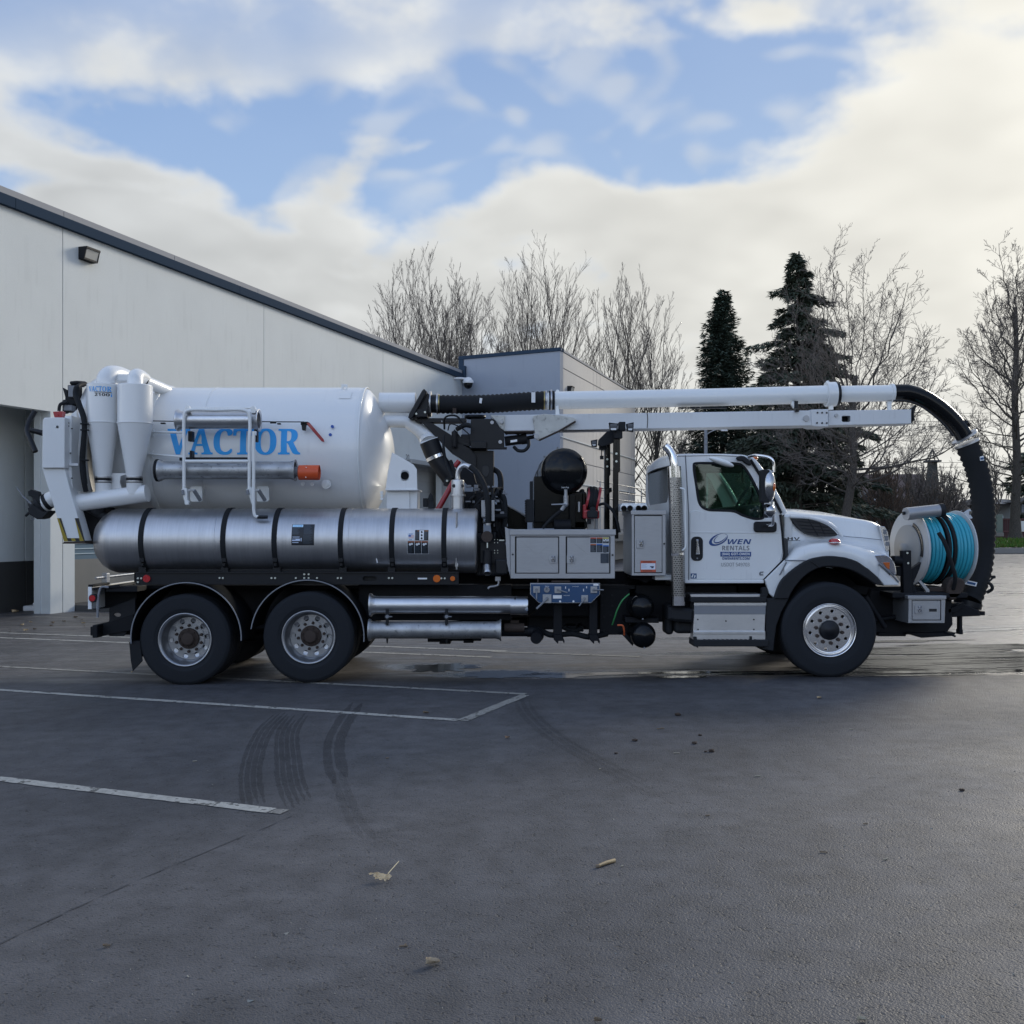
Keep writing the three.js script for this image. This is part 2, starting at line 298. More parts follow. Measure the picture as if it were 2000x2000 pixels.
// ---------------------------------------------------------------- ground
const gut = x => -11.62 - .0 * x;                                                     // line of the shallow drain under the truck
{
  const lines = (segs) => { const o = []; for (const [a, b, s] of segs) { const n = Math.ceil((b - a) / s); for (let i = 0; i < n; i++) o.push(a + (b - a) * i / n); } o.push(segs[segs.length - 1][1]); return o; };
  const xs = lines([[-400, -60, 20], [-60, -24, 2], [-24, -9, .3], [-9, 10, .06], [10, 28, .3], [28, 60, 2], [60, 400, 20]]);
  const zs = lines([[-500, -120, 20], [-120, -56, 3], [-56, -20, .4], [-20, -2.2, .06], [-2.2, 12, 1.5], [12, 60, 8]]);
  const nx = xs.length, nz = zs.length, pos = new Float32Array(nx * nz * 3), col = new Float32Array(nx * nz * 3), uv = new Float32Array(nx * nz * 2), uv1 = new Float32Array(nx * nz * 2), idx = [];
  const marks = [[[1000, 1345], [1020, 1390], [1075, 1440], [1180, 1500], [1280, 1545]], [[1010, 1362], [1300, 1392], [1700, 1398], [2050, 1382]], [[1150, 1625], [1500, 1535], [2060, 1470]], [[1400, 1575], [1700, 1540], [2060, 1533]], [[1480, 1765], [1620, 1752], [1760, 1712]], [[0, 1440], [300, 1400], [560, 1380]], [[150, 1690], [420, 1560], [600, 1500]], [[1750, 1440], [1900, 1420], [2060, 1425]]].map((m, i) => ({ p: curve(m.map(([a, b]) => onGround(a, b)), 40), w: [.16, .3, .22, .1, .07, .3, .25, .2][i], a: [.25, .2, -.12, -.2, .22, .1, .1, -.12][i] }));
  for (const m of marks) { m.x0 = Math.min(...m.p.map(q => q.x)) - .5; m.x1 = Math.max(...m.p.map(q => q.x)) + .5; m.z0 = Math.min(...m.p.map(q => q.z)) - .5; m.z1 = Math.max(...m.p.map(q => q.z)) + .5; }
  for (let j = 0; j < nz; j++) for (let i = 0; i < nx; i++) {
    const x = xs[i], z = zs[j], k = j * nx + i; pos[k * 3] = x; pos[k * 3 + 2] = z; let y = gy(x);
    if (z < gut(x)) y += .012 * clamp(gut(x) - z, 0, 6) * 0;                          // beyond the drain the old paving is level with it
    pos[k * 3 + 1] = y; uv[k * 2] = x; uv[k * 2 + 1] = z; uv1[k * 2] = x / 64 + .5; uv1[k * 2 + 1] = (z + 32) / 64 + .5;
    const far = sstep(.05, -.35, z - gut(x) + n2a(x * .7, 3) * .12), n1 = n2a(x * .22, z * .22), n2 = n2a(x * .9 + 7, z * .9), n3 = n2a(x * .35 + 40, z * 2.4), n4 = n2a(x * 4 + 3, z * 4);
    let a = mix(.104 + .02 * n1 + .007 * n2 + .007 * n3 + .0025 * n4, .14 + .11 * sstep(-2, 8, x) + .02 * n1 + .014 * n2 + .024 * n3 + .006 * n4, far);  // older far paving; its lightening to the right is sky glare put into colour
    const wet = sstep(.75, .1, Math.abs(z - gut(x) + .25 + n2 * .25)) * sstep(-3.5, -.5, x); a *= 1 - .55 * wet;
    for (const m of marks) if (x > m.x0 && x < m.x1 && z > m.z0 && z < m.z1) { let d = 9, t = 0; for (let q = 0; q < m.p.length; q++) { const e = Math.hypot(m.p[q].x - x, m.p[q].z - z); if (e < d) { d = e; t = q / (m.p.length - 1); } } const w = sstep(m.w + .05, m.w - .05, d); if (w > 0) a *= 1 - m.a * w * sstep(0, .25, t) * sstep(1, .8, t) * (.75 + .25 * Math.sin(d * 90)) * (.8 + .25 * n4); }
    const warm = mix(.0, .06, far) + .02 * n1; col[k * 3] = a * (1 + warm); col[k * 3 + 1] = a * 1.0; col[k * 3 + 2] = a * (1.08 - warm * 1.6);
  }
  for (let j = 0; j < nz - 1; j++) for (let i = 0; i < nx - 1; i++) { const a = j * nx + i, b = a + nx; idx.push(a, b, a + 1, a + 1, b, b + 1); }
  const g = new THREE.BufferGeometry(); g.setAttribute('position', new THREE.BufferAttribute(pos, 3)); g.setAttribute('color', new THREE.BufferAttribute(col, 3)); g.setAttribute('uv', new THREE.BufferAttribute(uv, 2)); g.setAttribute('uv1', new THREE.BufferAttribute(uv1, 2)); g.setIndex(idx); g.computeVertexNormals();
  // wetness map over 64 x 64 m: old paving beyond the drain holds films of water, the new seal coat in front is matt
  const S = 2048, d = new Uint8Array(S * S * 4);
  const pud = [[840, 1302, 95, 7], [960, 1316, 130, 8], [1120, 1319, 110, 6], [1230, 1314, 260, 4.2], [1460, 1315, 200, 4], [1800, 1311, 260, 9], [1990, 1303, 200, 12], [1740, 1270, 130, 5], [1880, 1276, 160, 6], [1950, 1286, 120, 4], [1380, 1276, 130, 4], [1330, 1247, 90, 3], [1750, 1290, 200, 2.4]].map(([px, py, wx2, hy]) => { const c = onGround(px, py), l = onGround(px - wx2, py), u = onGround(px, py - hy); return [c.x, c.z, Math.abs(c.x - l.x), Math.abs(u.z - c.z)]; });
  for (let j = 0; j < S; j++) for (let i = 0; i < S; i++) {
    const x = ((i + .5) / S - .5) * 64, z = ((j + .5) / S - .5) * 64 - 32, far = sstep(.05, -.35, z - gut(x) + n2a(x * .7, 3) * .12);
    const n1 = n2a(x * .3, z * .5), n2 = n2a(x * .8 + 9, z * 3.2), n3 = n2a(x * 3, z * 5 + 8);
    const right = sstep(-2, 9, x + z * .12);
    let r = mix(.70 + .05 * n1 + .03 * n3 - .03 * right, .50 + .05 * n1 + .12 * n2 + .03 * n3 - .14 * right, far);
    for (const [cx, cz, sx, sz] of pud) { const a = (x - cx) / sx, b = (z - cz) / sz; if (Math.abs(a) < 1.6 && Math.abs(b) < 1.8) { const q = a * a + b * b + n2 * .3 + n3 * .22 + n1 * .3; r = mix(r, .05, sstep(1.0, .72, q)); r = Math.min(r, mix(r, .3, sstep(1.6, .9, q))); } }
    const k = (j * S + i) * 4; d[k] = d[k + 1] = d[k + 2] = clamp(r, .04, 1) * 255; d[k + 3] = 255;
  }
  const rt = new THREE.DataTexture(d, S, S); rt.magFilter = rt.minFilter = THREE.LinearFilter; rt.wrapS = rt.wrapT = THREE.ClampToEdgeWrapping; rt.channel = 1; rt.needsUpdate = true;
  const bt = reuse(asphaltB, .5);
  const m = new THREE.Mesh(g, new THREE.MeshPhysicalMaterial({ vertexColors: true, map: asphaltT, roughness: 1, roughnessMap: rt, bumpMap: bt, bumpScale: .005, specularIntensity: .75 }));
  m.name = 'asphalt'; m.receiveShadow = m.castShadow = true; scene.add(m); m.userData = { kind: 'structure', label: 'dark patched asphalt yard, wet along the drain under the truck' };
}
// sheets laid on the ground: painted lines, crack filler
function strip(p0, p1, w, h, ragged = 0, r = rng(1)) {
  const n = Math.max(2, Math.ceil(p0.distanceTo(p1) / .12)), dir = p1.clone().sub(p0).setY(0).normalize(), nx = -dir.z, nz = dir.x, pos = [], idx = [];
  for (let i = 0; i <= n; i++) { const x = mix(p0.x, p1.x, i / n), z = mix(p0.z, p1.z, i / n); for (const s of [-1, 1]) { const e = s * w / 2 + (r() - .5) * ragged; pos.push(x + nx * e, gy(x + nx * e) + h, z + nz * e); } if (i) { const a = i * 2; idx.push(a - 2, a - 1, a, a, a - 1, a + 1); } }
  const g = new THREE.BufferGeometry(); g.setAttribute('position', new THREE.Float32BufferAttribute(pos, 3)); g.setIndex(idx); g.computeVertexNormals(); return g;
}
const paintT = tex(512, (u, v) => { const f = fb(u, v, 2, 6), s = tn(7, u, v); return clamp(f > .63 ? .22 : .85 + (f - .5) * .8 - (s > .9 ? .4 : 0), .14, 1); }, 1.3, false);
const paint = std(.48, .47, .43, .6, 0, { map: paintT }), paintOld = std(.34, .33, .30, .6, 0, { map: paintT }), paintWorn = std(.27, .26, .24, .65, 0, { map: reuse(paintT, 2) });
const pl = (a, b, w, mat, label, h = .004) => struct('parking_line', strip(onGround(...a), onGround(...b), w, h, .012, rng(a[0] + 7)), mat, onGround(...a), label);
pl([-60, 1515], [530, 1584], .105, paint, 'nearest painted white line, ending left of the big curled leaf');
pl([532, 1584.5], [556, 1587], .1, paintWorn, 'worn end of the nearest white line');
pl([-60, 1344], [897, 1407], .095, paint, 'second white line back, running to a slanted corner');
pl([902, 1408], [1025, 1358], .11, paintOld, 'short slanted white line joining two parking lines');
pl([-60, 1299], [1027, 1356], .095, paintOld, 'third white line, passing under the rear wheels');
pl([-60, 1234], [990, 1272], .1, paint, 'far white line behind the rear wheels, upper of a pair');
pl([-60, 1243.5], [960, 1284], .1, paint, 'far white line behind the rear wheels, lower of a pair');
pl([64, 1205], [430, 1212], .1, paintOld, 'white line at the foot of the white pillar');
pl([1720, 1240.5], [2060, 1225.5], .12, paint, 'white line right of the front bumper, lower of a pair');
pl([1895, 1227.5], [2060, 1221], .12, paint, 'white line right of the front bumper, upper of a pair');
pl([960, 1273], [1250, 1283], .1, paintOld, 'faint white line under the middle of the truck');
{ // rubber left by turning tyres, one thin smear per tread rib
  const skid = (pts, width, ribs, seed) => { const R = rng(seed), c = curve(pts.map(p => onGround(...p)), 60), gs = []; for (let k = 0; k < ribs; k++) { const off = ((k + .5) / ribs - .5) * width, hw = width / ribs * (.34 + .1 * R()), i0 = R() * 8 | 0, i1 = 60 - (R() * 8 | 0), pos = [], idx = []; for (let i = i0; i <= i1; i++) { const d = c[Math.min(60, i + 1)].clone().sub(c[Math.max(0, i - 1)]).normalize(), nx = -d.z, nz = d.x, e = Math.min(1, (i - i0) / 7, (i1 - i) / 7); for (const s of [-1, 1]) { const o = off + s * hw * (.25 + .75 * e) + (R() - .5) * .008; const x = c[i].x + nx * o; pos.push(x, gy(x) + .003, c[i].z + nz * o); } if (i > i0) { const a = (i - i0) * 2; idx.push(a - 2, a - 1, a, a, a - 1, a + 1); } } const g = new THREE.BufferGeometry(); g.setAttribute('position', new THREE.Float32BufferAttribute(pos, 3)); g.setIndex(idx); g.computeVertexNormals(); gs.push(g); } return gs; };
  const m1 = std(.022, .024, .028, .75, 0, { transparent: true, opacity: .24, map: asphaltT }), m2 = std(.022, .024, .028, .75, 0, { transparent: true, opacity: .11, map: asphaltT });
  struct('tyre_mark', skid([[560, 1385], [517, 1428], [492, 1490], [489, 1531], [502, 1593]], .17, 4, 41), m1, onGround(489, 1531), 'leftmost curved band of dark tyre ribs left of the middle');
  struct('tyre_mark', skid([[590, 1390], [563, 1428], [563, 1490], [569, 1531], [590, 1585]], .21, 5, 42), m1, onGround(569, 1531), 'middle curved band of dark tyre ribs left of the middle');
  struct('tyre_mark', skid([[700, 1370], [673, 1407], [653, 1448], [653, 1490], [668, 1531]], .19, 2, 43), m1, onGround(653, 1490), 'rightmost dark curved tyre mark left of the middle');
  struct('tyre_mark', skid([[655, 1505], [670, 1545], [692, 1600], [725, 1645]], .12, 2, 44), m2, onGround(692, 1600), 'faint tail of the rightmost tyre mark');
  struct('tyre_mark', skid([[1015, 1350], [1030, 1390], [1085, 1440], [1190, 1500], [1290, 1550]], .2, 3, 45), m2, onGround(1085, 1440), 'faint tyre mark curving right of the slanted line');
}
struct('crack_filler', [strip(onGround(-40, 1862), onGround(120, 1786), .01, .003, .014), strip(onGround(120, 1786), onGround(250, 1728), .007, .003, .012), strip(onGround(268, 1720), onGround(480, 1632), .006, .003, .01), strip(onGround(500, 1625), onGround(570, 1594), .007, .003, .01)], std(.05, .053, .06, .8), onGround(250, 1728), 'thin dark filled crack running across the near asphalt');
const waterM = std(.012, .013, .014, .06, 0, { specularIntensity: 1 }), filmM = std(.05, .05, .05, .2, 0, { specularIntensity: 1 });
[[862, 1304, 62, 7.5, 'puddle ending in a ragged tip behind the lower tube'], [985, 1317, 84, 6.2, 'round shallow puddle under the middle of the truck'], [1078, 1319.5, 76, 4.6, 'pale puddle in the drain left of the air tanks'], [1290, 1314.6, 230, 2.1, 'long bright thread of water along the drain'], [1330, 1322.5, 48, 1.9, 'small bright puddle just in front of the drain'], [1530, 1316, 120, 1.6, 'thread of water behind the front wheel'], [1840, 1312, 170, 2.6, 'bright wet strip right of the front wheel'], [1950, 1304.5, 130, 5, 'broad wet sheet at the right edge, along the drain'], [1810, 1319, 110, 1.4, 'thin wet streak at the edge of the dark seal coat']].forEach(([px, py, hw, hh, label], i) => {
  const c = onGround(px, py), sx = hw * -c.z / F, sz = Math.abs(onGround(px, py - hh).z - c.z), N = 90, pos = [c.x, gy(c.x) + .004, c.z], idx = [];
  for (let k = 0; k < N; k++) { const a = k / N * 2 * Math.PI, w = 1 + .32 * n2a(Math.cos(a) * 1.6 + i * 7, Math.sin(a) * 1.6) + .16 * n2a(Math.cos(a) * 5 + i, Math.sin(a) * 5 + 9) + .1 * n2a(k * .8, i), x = c.x + Math.cos(a) * sx * w; pos.push(x, gy(x) + .004, c.z + Math.sin(a) * sz * w); idx.push(0, 1 + (k + 1) % N, 1 + k); }
  const g = new THREE.BufferGeometry(); g.setAttribute('position', new THREE.Float32BufferAttribute(pos, 3)); g.setIndex(idx); g.computeVertexNormals(); struct('puddle', g, waterM, c, label);
});
{ const R = rng(31), gs = []; for (let i = 0; i < 46; i++) { const px = 1690 + R() * 360, py = 1252 + Math.pow(R(), .8) * 52, c = onGround(px, py), sx = .25 + R() * 1.5, sz = .03 + R() * .14, N = 26, pos = [c.x, gy(c.x) + .004 + i * .0001, c.z], idx = []; for (let k = 0; k < N; k++) { const a = k / N * 6.2832, w = 1 + .5 * n2a(Math.cos(a) * 2 + i * 7, Math.sin(a) * 2); const x = c.x + Math.cos(a) * sx * w; pos.push(x, gy(x) + .004 + i * .0001, c.z + Math.sin(a) * sz * w - Math.cos(a) * sx * .12); idx.push(0, 1 + (k + 1) % N, 1 + k); } const g = new THREE.BufferGeometry(); g.setAttribute('position', new THREE.Float32BufferAttribute(pos, 3)); g.setIndex(idx); g.computeVertexNormals(); gs.push(g); } struct('wet_film', gs, filmM, V3(8, .1, -14), 'streaks of drying water on the old asphalt right of the front wheel'); }
struct('kerb', [wbox(22, .2 + gy(22), -55.15, 60, .3, .3, .03, 2)], MT.concrete, V3(22, 0, -55.15), 'low grey kerb in front of the grass verge');
{ // grass verge
  const g = new THREE.PlaneGeometry(64, 11, 64, 12); g.rotateX(-Math.PI / 2); g.translate(24, 0, -60.8); const p = g.attributes.position; for (let i = 0; i < p.count; i++) p.setY(i, gy(p.getX(i)) + .34 + .3 * sstep(-55.3, -60, p.getZ(i)) + .05 * n2a(p.getX(i) * .5, p.getZ(i) * .5)); g.computeVertexNormals();
  struct('grass_verge', g, std(.05, .095, .018, .95, 0, { map: reuse(wallT, 1) }), V3(24, .3, -60.8), 'green grass verge at the far right behind the kerb');
  const r = rng(21), N = 15000, im = new THREE.InstancedMesh((() => { const b = new THREE.BufferGeometry(); b.setAttribute('position', new THREE.Float32BufferAttribute([-.02, 0, 0, .02, 0, 0, .008, .13, .03], 3)); b.setIndex([0, 1, 2]); b.computeVertexNormals(); return b; })(), std(.075, .14, .02, .9), N), mm = new THREE.Matrix4(), q = new THREE.Quaternion();
  for (let i = 0; i < N; i++) { const x = 10 + r() * 26, z = -55.4 - Math.pow(r(), 1.4) * 9, s = .7 + r() * 1.1; q.setFromAxisAngle(V3(0, 1, 0), r() * 6.3); mm.compose(V3(x, gy(x) + .33 + .3 * sstep(-55.3, -60, z), z), q, V3(s * 1.6, s, s)); im.setMatrixAt(i, mm); im.setColorAt(i, new THREE.Color().setRGB(.6 + r() * .7, .7 + r() * .5, .6 + r() * .5)); }
  im.name = 'grass'; im.castShadow = im.receiveShadow = true; scene.add(im); meta(im, 'short green grass blades on the far verge', 'grass', null, 'stuff');
}
struct('path', wbox(26, gy(26) + .66, -67.5, 60, .02, 2.2, 0), MT.concrete, V3(26, .6, -67.5), 'pale path between the grass verge and the red fence');

// ---------------------------------------------------------------- buildings
const wd = V3(.3335, 0, -1), wn = V3(1, 0, .3335).normalize();                        // along the long wall, out of the long wall
const C0 = V3(-9.83, 0, -21.84), wp = (t, y, o = 0) => V3(C0.x + wd.x * t + wn.x * o, y, C0.z + wd.z * t + wn.z * o);
const wLen = Math.hypot(wd.x, wd.z);
function wallBox(t0, t1, y0, y1, o0, o1, b = 0, org = C0, dir = wd, nor = wn) {        // block standing along a wall line
  const g = wbox(0, 0, 0, (t1 - t0) * Math.hypot(dir.x, dir.z), y1 - y0, o1 - o0, b), u = dir.clone().normalize();
  g.applyMatrix4(new THREE.Matrix4().makeBasis(u, V3(0, 1, 0), nor).setPosition(org.x + dir.x * (t0 + t1) / 2 + nor.x * (o0 + o1) / 2, (y0 + y1) / 2, org.z + dir.z * (t0 + t1) / 2 + nor.z * (o0 + o1) / 2)); return g;
}
const GB = gy(-9), B1 = thing('warehouse', wp(6, GB), 'long white warehouse with dark blue roof edge and dock openings, left behind the truck', 'building');
const b1 = (n, g, m, p, l) => part(B1, n, g, m, p ?? B1, l);
const OH = 4.2, seam = [-8.3, .34, 7.9, 15.42, 22.97], J = .012;
const open = [[-6.2, 0], [.68, 4.4], [5.6, 7.0], [17.1, 20.7]];
for (let i = 0; i < 4; i++) {                                                          // tilt-up panels with open joints, cut by the dock openings
  const a = seam[i] + J, b = seam[i + 1] - J, gs = [wallBox(a, b, OH, 8.36, -.25, 0)]; let t = a;
  for (const [p, q] of open) { if (q < a || p > b) continue; if (p > t) gs.push(wallBox(t, Math.min(p, b), -.4, OH, -.25, 0)); t = Math.max(t, q); }
  if (t < b) gs.push(wallBox(t, b, -.4, OH, -.25, 0));
  b1('wall_panel', gs, MT.wall);
}
b1('wall_joint', wallBox(-8.3, 22.9, OH + .02, 8.3, -.27, -.02), MT.coping);
b1('pillar', [wallBox(-.02, .33, -.4, OH, -.42, -.252), wallBox(.35, .68, -.4, OH, -.42, -.252)], MT.wall);
b1('roof_fascia', [[-9, -1], [-1, 6.6], [6.6, 13.6], [13.6, 23.05]].map(([a, b]) => wallBox(a + .004, b - .004, 8.2, 8.42, -.2, .1, .006)), MT.fascia);
b1('roof_coping', [[-9, .3], [.3, 3.9], [3.9, 7.5], [7.5, 11.1], [11.1, 15], [15, 19], [19, 23.0]].map(([a, b]) => wallBox(a + .006, b - .006, 8.42, 8.56, -.4, .07, .006)), MT.coping);
b1('roof', wallBox(-9, 23, 8.0, 8.2, -30, -.25), MT.coping);
b1('recess_wall', [wallBox(-9, .6, .98, OH + .3, -1.5, -1.3), wallBox(.64, 3, .98, OH + .3, -1.5, -1.3)], MT.wall);
b1('recess_base', [wallBox(-9, .6, -.4, .98, -1.49, -1.28), wallBox(.64, 3, -.4, .98, -1.49, -1.28)], MT.base);
b1('soffit', wallBox(-8, 3, OH + .25, OH + .4, -1.5, -.25), MT.wall);
for (const [a, b] of open.slice(1)) { const d = b1('dock_door', wallBox(a - .05, b + 2.2, 1.0, OH + .2, -.62, -.58), a > 10 ? MT.doorGrey : MT.door, B1, a > 10 ? 'grey dock door under number 20' : 'blue ribbed dock door'); b1('door_rib', Array.from({ length: a > 10 ? 7 : 26 }, (_, i) => { const y = a > 10 ? 1.5 + i * .42 : 1.12 + i * .115; return wallBox(a - .05, b + 2.2, y, y + .018, -.585, -.56); }), a > 10 ? MT.coping : std(.45, .55, .6, .5), d); b1('dock_base', wallBox(a - .05, b + 2.2, -.6, 1.0, -.62, -.52), MT.concrete); }
b1('dock_shelter', [wallBox(20.7, 20.95, .3, OH + .1, 0, .35, .02), wallBox(17.0, 17.2, .3, OH + .1, 0, .35, .02), wallBox(17.0, 20.95, OH - .05, OH + .12, 0, .4, .02)], MT.doorGrey);
b1('dock_ramp', wallBox(.7, 4.3, -.6, .02, -.52, 2.2), std(.07, .07, .068, .85));
b1('ramp_rail', [(() => { const a = wp(.75, .62, .5), b = wp(3.4, .72, .6); return sweep([a, b], .03, 8); })(), wallBox(1.0, 1.12, .5, .72, .42, .56, .02), wallBox(2.7, 2.82, .55, .8, .45, .6, .02)], MT.plate);
{ const g = new THREE.ShapeGeometry(SANS.generateShapes('20', .22), 6); g.applyMatrix4(new THREE.Matrix4().makeBasis(wd.clone().normalize(), V3(0, 1, 0), wn).setPosition(wp(17.3, 4.3, .006))); b1('door_number', g, MT.ink); }
b1('downpipe_head', wallBox(22.75, 23.05, 8.0, 8.75, .08, .22, .02), MT.fascia);
// office wing
const W0 = V3(-2.17, 0, -44.8), W1 = V3(2.02, 0, -42.6), wf = W1.clone().sub(W0).normalize(), wfn = V3(-wf.z, 0, wf.x), sd = wd.clone().normalize(), sn = V3(-sd.z, 0, sd.x);
const B2 = thing('office_wing', V3(0, 0, -44), 'flat-roofed wing with blue-grey front wall and pale panelled side wall, behind the boom', 'building');
const b2 = (n, g, m, p) => part(B2, n, g, m, p ?? B2), L2 = W0.distanceTo(W1);
b2('front_wall', wallBox(0, L2 - .004, -.5, 9.05, -.25, .05, 0, W0, wf, wfn), MT.wallBlue);
b2('parapet_cap', [wallBox(-.15, L2 + .02, 9.05, 9.2, -.3, .1, .01, W0, wf, wfn), wallBox(-.15, .1, 8.3, 9.05, -.2, .09, .01, W0, wf, wfn)], MT.fascia);
const ve = [0, .5, 5.6, 6.3, 7.0, 14.3, 15.3], ho = [-.5, 1.6, 2.7, 3.65, 4.6, 5.5, 8.4, 9.08];
for (let i = 0; i < ve.length - 1; i++) for (let j = 0; j < ho.length - 1; j++) b2('wall_panel', wallBox(ve[i] + .015, ve[i + 1] - .015, ho[j] + .02, ho[j + 1] - .02, -.2, 0, .004, W1, sd, sn), MT.wallPale);
b2('wall_core', wallBox(.02, 15.28, -.5, 9.08, -.3, -.03, 0, W1, sd, sn), MT.coping);
b2('side_cap', wallBox(0, 15.3, 9.08, 9.17, -.25, .03, .004, W1, sd, sn), MT.coping);
b2('reveal_ledge', [5.5, 3.65].map(y => wallBox(0, 15.3, y - .03, y + .015, 0, .05, .004, W1, sd, sn)), MT.wall);
b2('roof', (() => { const s = new THREE.Shape([[W0.x + .3, -W0.z + .5], [W1.x - .2, -W1.z + .5], [W1.x - .2 + sd.x * 15, -W1.z - sd.z * 15], [W0.x + sd.x * 15, -W0.z - sd.z * 15]].map(p => new THREE.Vector2(...p))); const g = new THREE.ExtrudeGeometry(s, { depth: .1, bevelEnabled: false }); g.rotateX(-Math.PI / 2); g.translate(0, 8.6, 0); return g; })(), MT.coping);
const railT = thing('ramp_railing', V3(W1.x + 1.4, 0, W1.z - 5), 'thin grey pipe railing beside the pale side wall', 'railing');
{ const q = (t, y, o = 1.2) => V3(W1.x + sd.x * t + sn.x * o, y, W1.z + sd.z * t + sn.z * o); part(railT, 'rail', [3.0, 3.35, 3.7].map(y => sweep([q(1.5, y), q(14, y)], .025, 6)), MT.plate); for (const t of [2, 5, 8, 11, 14]) part(railT, 'post', sweep([q(t, 1.4), q(t, 3.7)], .028, 6), MT.plate); part(railT, 'landing', wallBox(1.2, 14.4, 1.1, 1.4, .02, 1.35, .01, W1, sd, sn), MT.concrete); }
// wall lamps, camera
function wallLamp(org, dir, nor, t, y, s, label) {
  const b = V3(org.x + dir.x * t, y, org.z + dir.z * t), L = thing('wall_lamp', b, label, 'lamp', 'box lamps on the outside walls');
  const u = dir.clone().normalize(), m4 = new THREE.Matrix4().makeBasis(u, V3(0, 1, 0), nor).setPosition(b.x, b.y, b.z);
  const pr = (pts, w, z0) => { const sh = new THREE.Shape(pts.map(p => new THREE.Vector2(p[0] * s, p[1] * s))), g = new THREE.ExtrudeGeometry(sh, { depth: w * s, bevelEnabled: true, bevelSize: .008, bevelThickness: .008, bevelSegments: 1 }); g.translate(0, 0, -w * s / 2); g.rotateY(-Math.PI / 2); g.applyMatrix4(m4); return g; };
  part(L, 'housing', [pr([[0, -.17], [.08, -.17], [.08, .15], [.3, .15], [.3, .19], [0, .19]], .6), pr([[.06, -.17], [.2, -.17], [.2, -.14], [.06, -.14]], .6), ...[-1, 1].map(k => { const g = pr([[.02, -.15], [.2, -.15], [.28, .16], [.02, .16]], .03); g.translate(u.x * k * .29 * s, 0, u.z * k * .29 * s); return g; })], MT.plastic);
  part(L, 'lens', pr([[.09, -.13], [.19, -.13], [.27, .14], [.09, .14]], .52), std(.5, .49, .45, .35));
}
wallLamp(C0, wd, wn, 1.0, 7.78, .72, 'grey box lamp high on the white wall under the roof edge, upper left');
wallLamp(W1, sd, sn, 1.25, 7.6, .7, 'small box lamp on the pale side wall just above the boom pipe');
{ const b = wp(22.4, 7.95, .5), c = thing('security_camera', b, 'white dome camera on a wall arm under the roof corner', 'camera'); part(c, 'arm', [sweep([wp(22.0, 8.1, 0), wp(22.2, 8.12, .25), wp(22.4, 8.1, .5)], .05, 8)], MT.paper); const s1 = new THREE.SphereGeometry(.24, 20, 12, 0, 6.3, 0, 1.7); s1.translate(b.x, b.y, b.z); part(c, 'housing', s1, MT.paper); const s2 = new THREE.SphereGeometry(.19, 18, 12); s2.translate(b.x, b.y - .08, b.z); part(c, 'dome', s2, MT.gloss); }

// ---------------------------------------------------------------- trees
function boughPath(s, e, bow, wob, n, R) {                                             // limb that leaves outward and bends up to its tip
  const out = e.clone().sub(s), hz = V3(out.x, 0, out.z), L = out.length(), pts = [];
  for (let i = 0; i <= n; i++) { const t = i / n, k = bow * 4 * t * (1 - t) * .5, w = wob * L * Math.sin(Math.PI * t); pts.push(s.clone().add(out.clone().multiplyScalar(t)).add(hz.clone().multiplyScalar(k)).add(V3((R() - .5) * w, -bow * L * .35 * Math.sin(Math.PI * t) + (R() - .5) * w * .5, (R() - .5) * w))); }
  return pts;
}
function shoots(out, pts, r0, r1, o, lv, R, L) {
  const cnt = lv === 0 ? o.sec : lv === 1 ? o.ter : o.twg, n = pts.length - 1;
  for (let k = 0; k < cnt; k++) {
    const t = mix(lv ? .15 : o.from, 1, (k + R()) / cnt), i = Math.min(n - 1, t * n | 0), s = pts[i].clone().lerp(pts[i + 1], t * n - i), d = pts[i + 1].clone().sub(pts[i]).normalize(), a = R() * 6.283, e = o.ang * (.6 + .7 * R());
    const ax = Math.abs(d.y) > .85 ? V3(1, 0, 0) : V3(0, 1, 0), u = d.clone().cross(ax).normalize(), v = d.clone().cross(u), nd = d.clone().multiplyScalar(Math.cos(e)).add(u.multiplyScalar(Math.sin(e) * Math.cos(a))).add(v.multiplyScalar(Math.sin(e) * Math.sin(a)));
    nd.y += o.up; nd.normalize(); const len = L * (lv === 0 ? o.l1 : lv === 1 ? o.l2 : o.l3) * (1.15 - .65 * t) * (.6 + .8 * R()), tip = s.clone().add(nd.clone().multiplyScalar(len)); tip.y += len * o.up * .4;
    const q = boughPath(s, tip, lv < 2 ? o.bow * .4 : 0, o.wob * 1.4, lv === 0 ? 5 : lv === 1 ? 3 : 2, R), ra = Math.max(o.min, mix(r0, r1, t) * (lv === 0 ? .42 : .5)), rb = o.min * .8;
    out[1].push(sweep(q, x => mix(ra, rb, x), lv === 0 ? 4 : 3, false)); if (lv < 2) shoots(out, q, ra, rb, o, lv + 1, R, len);
  }
}
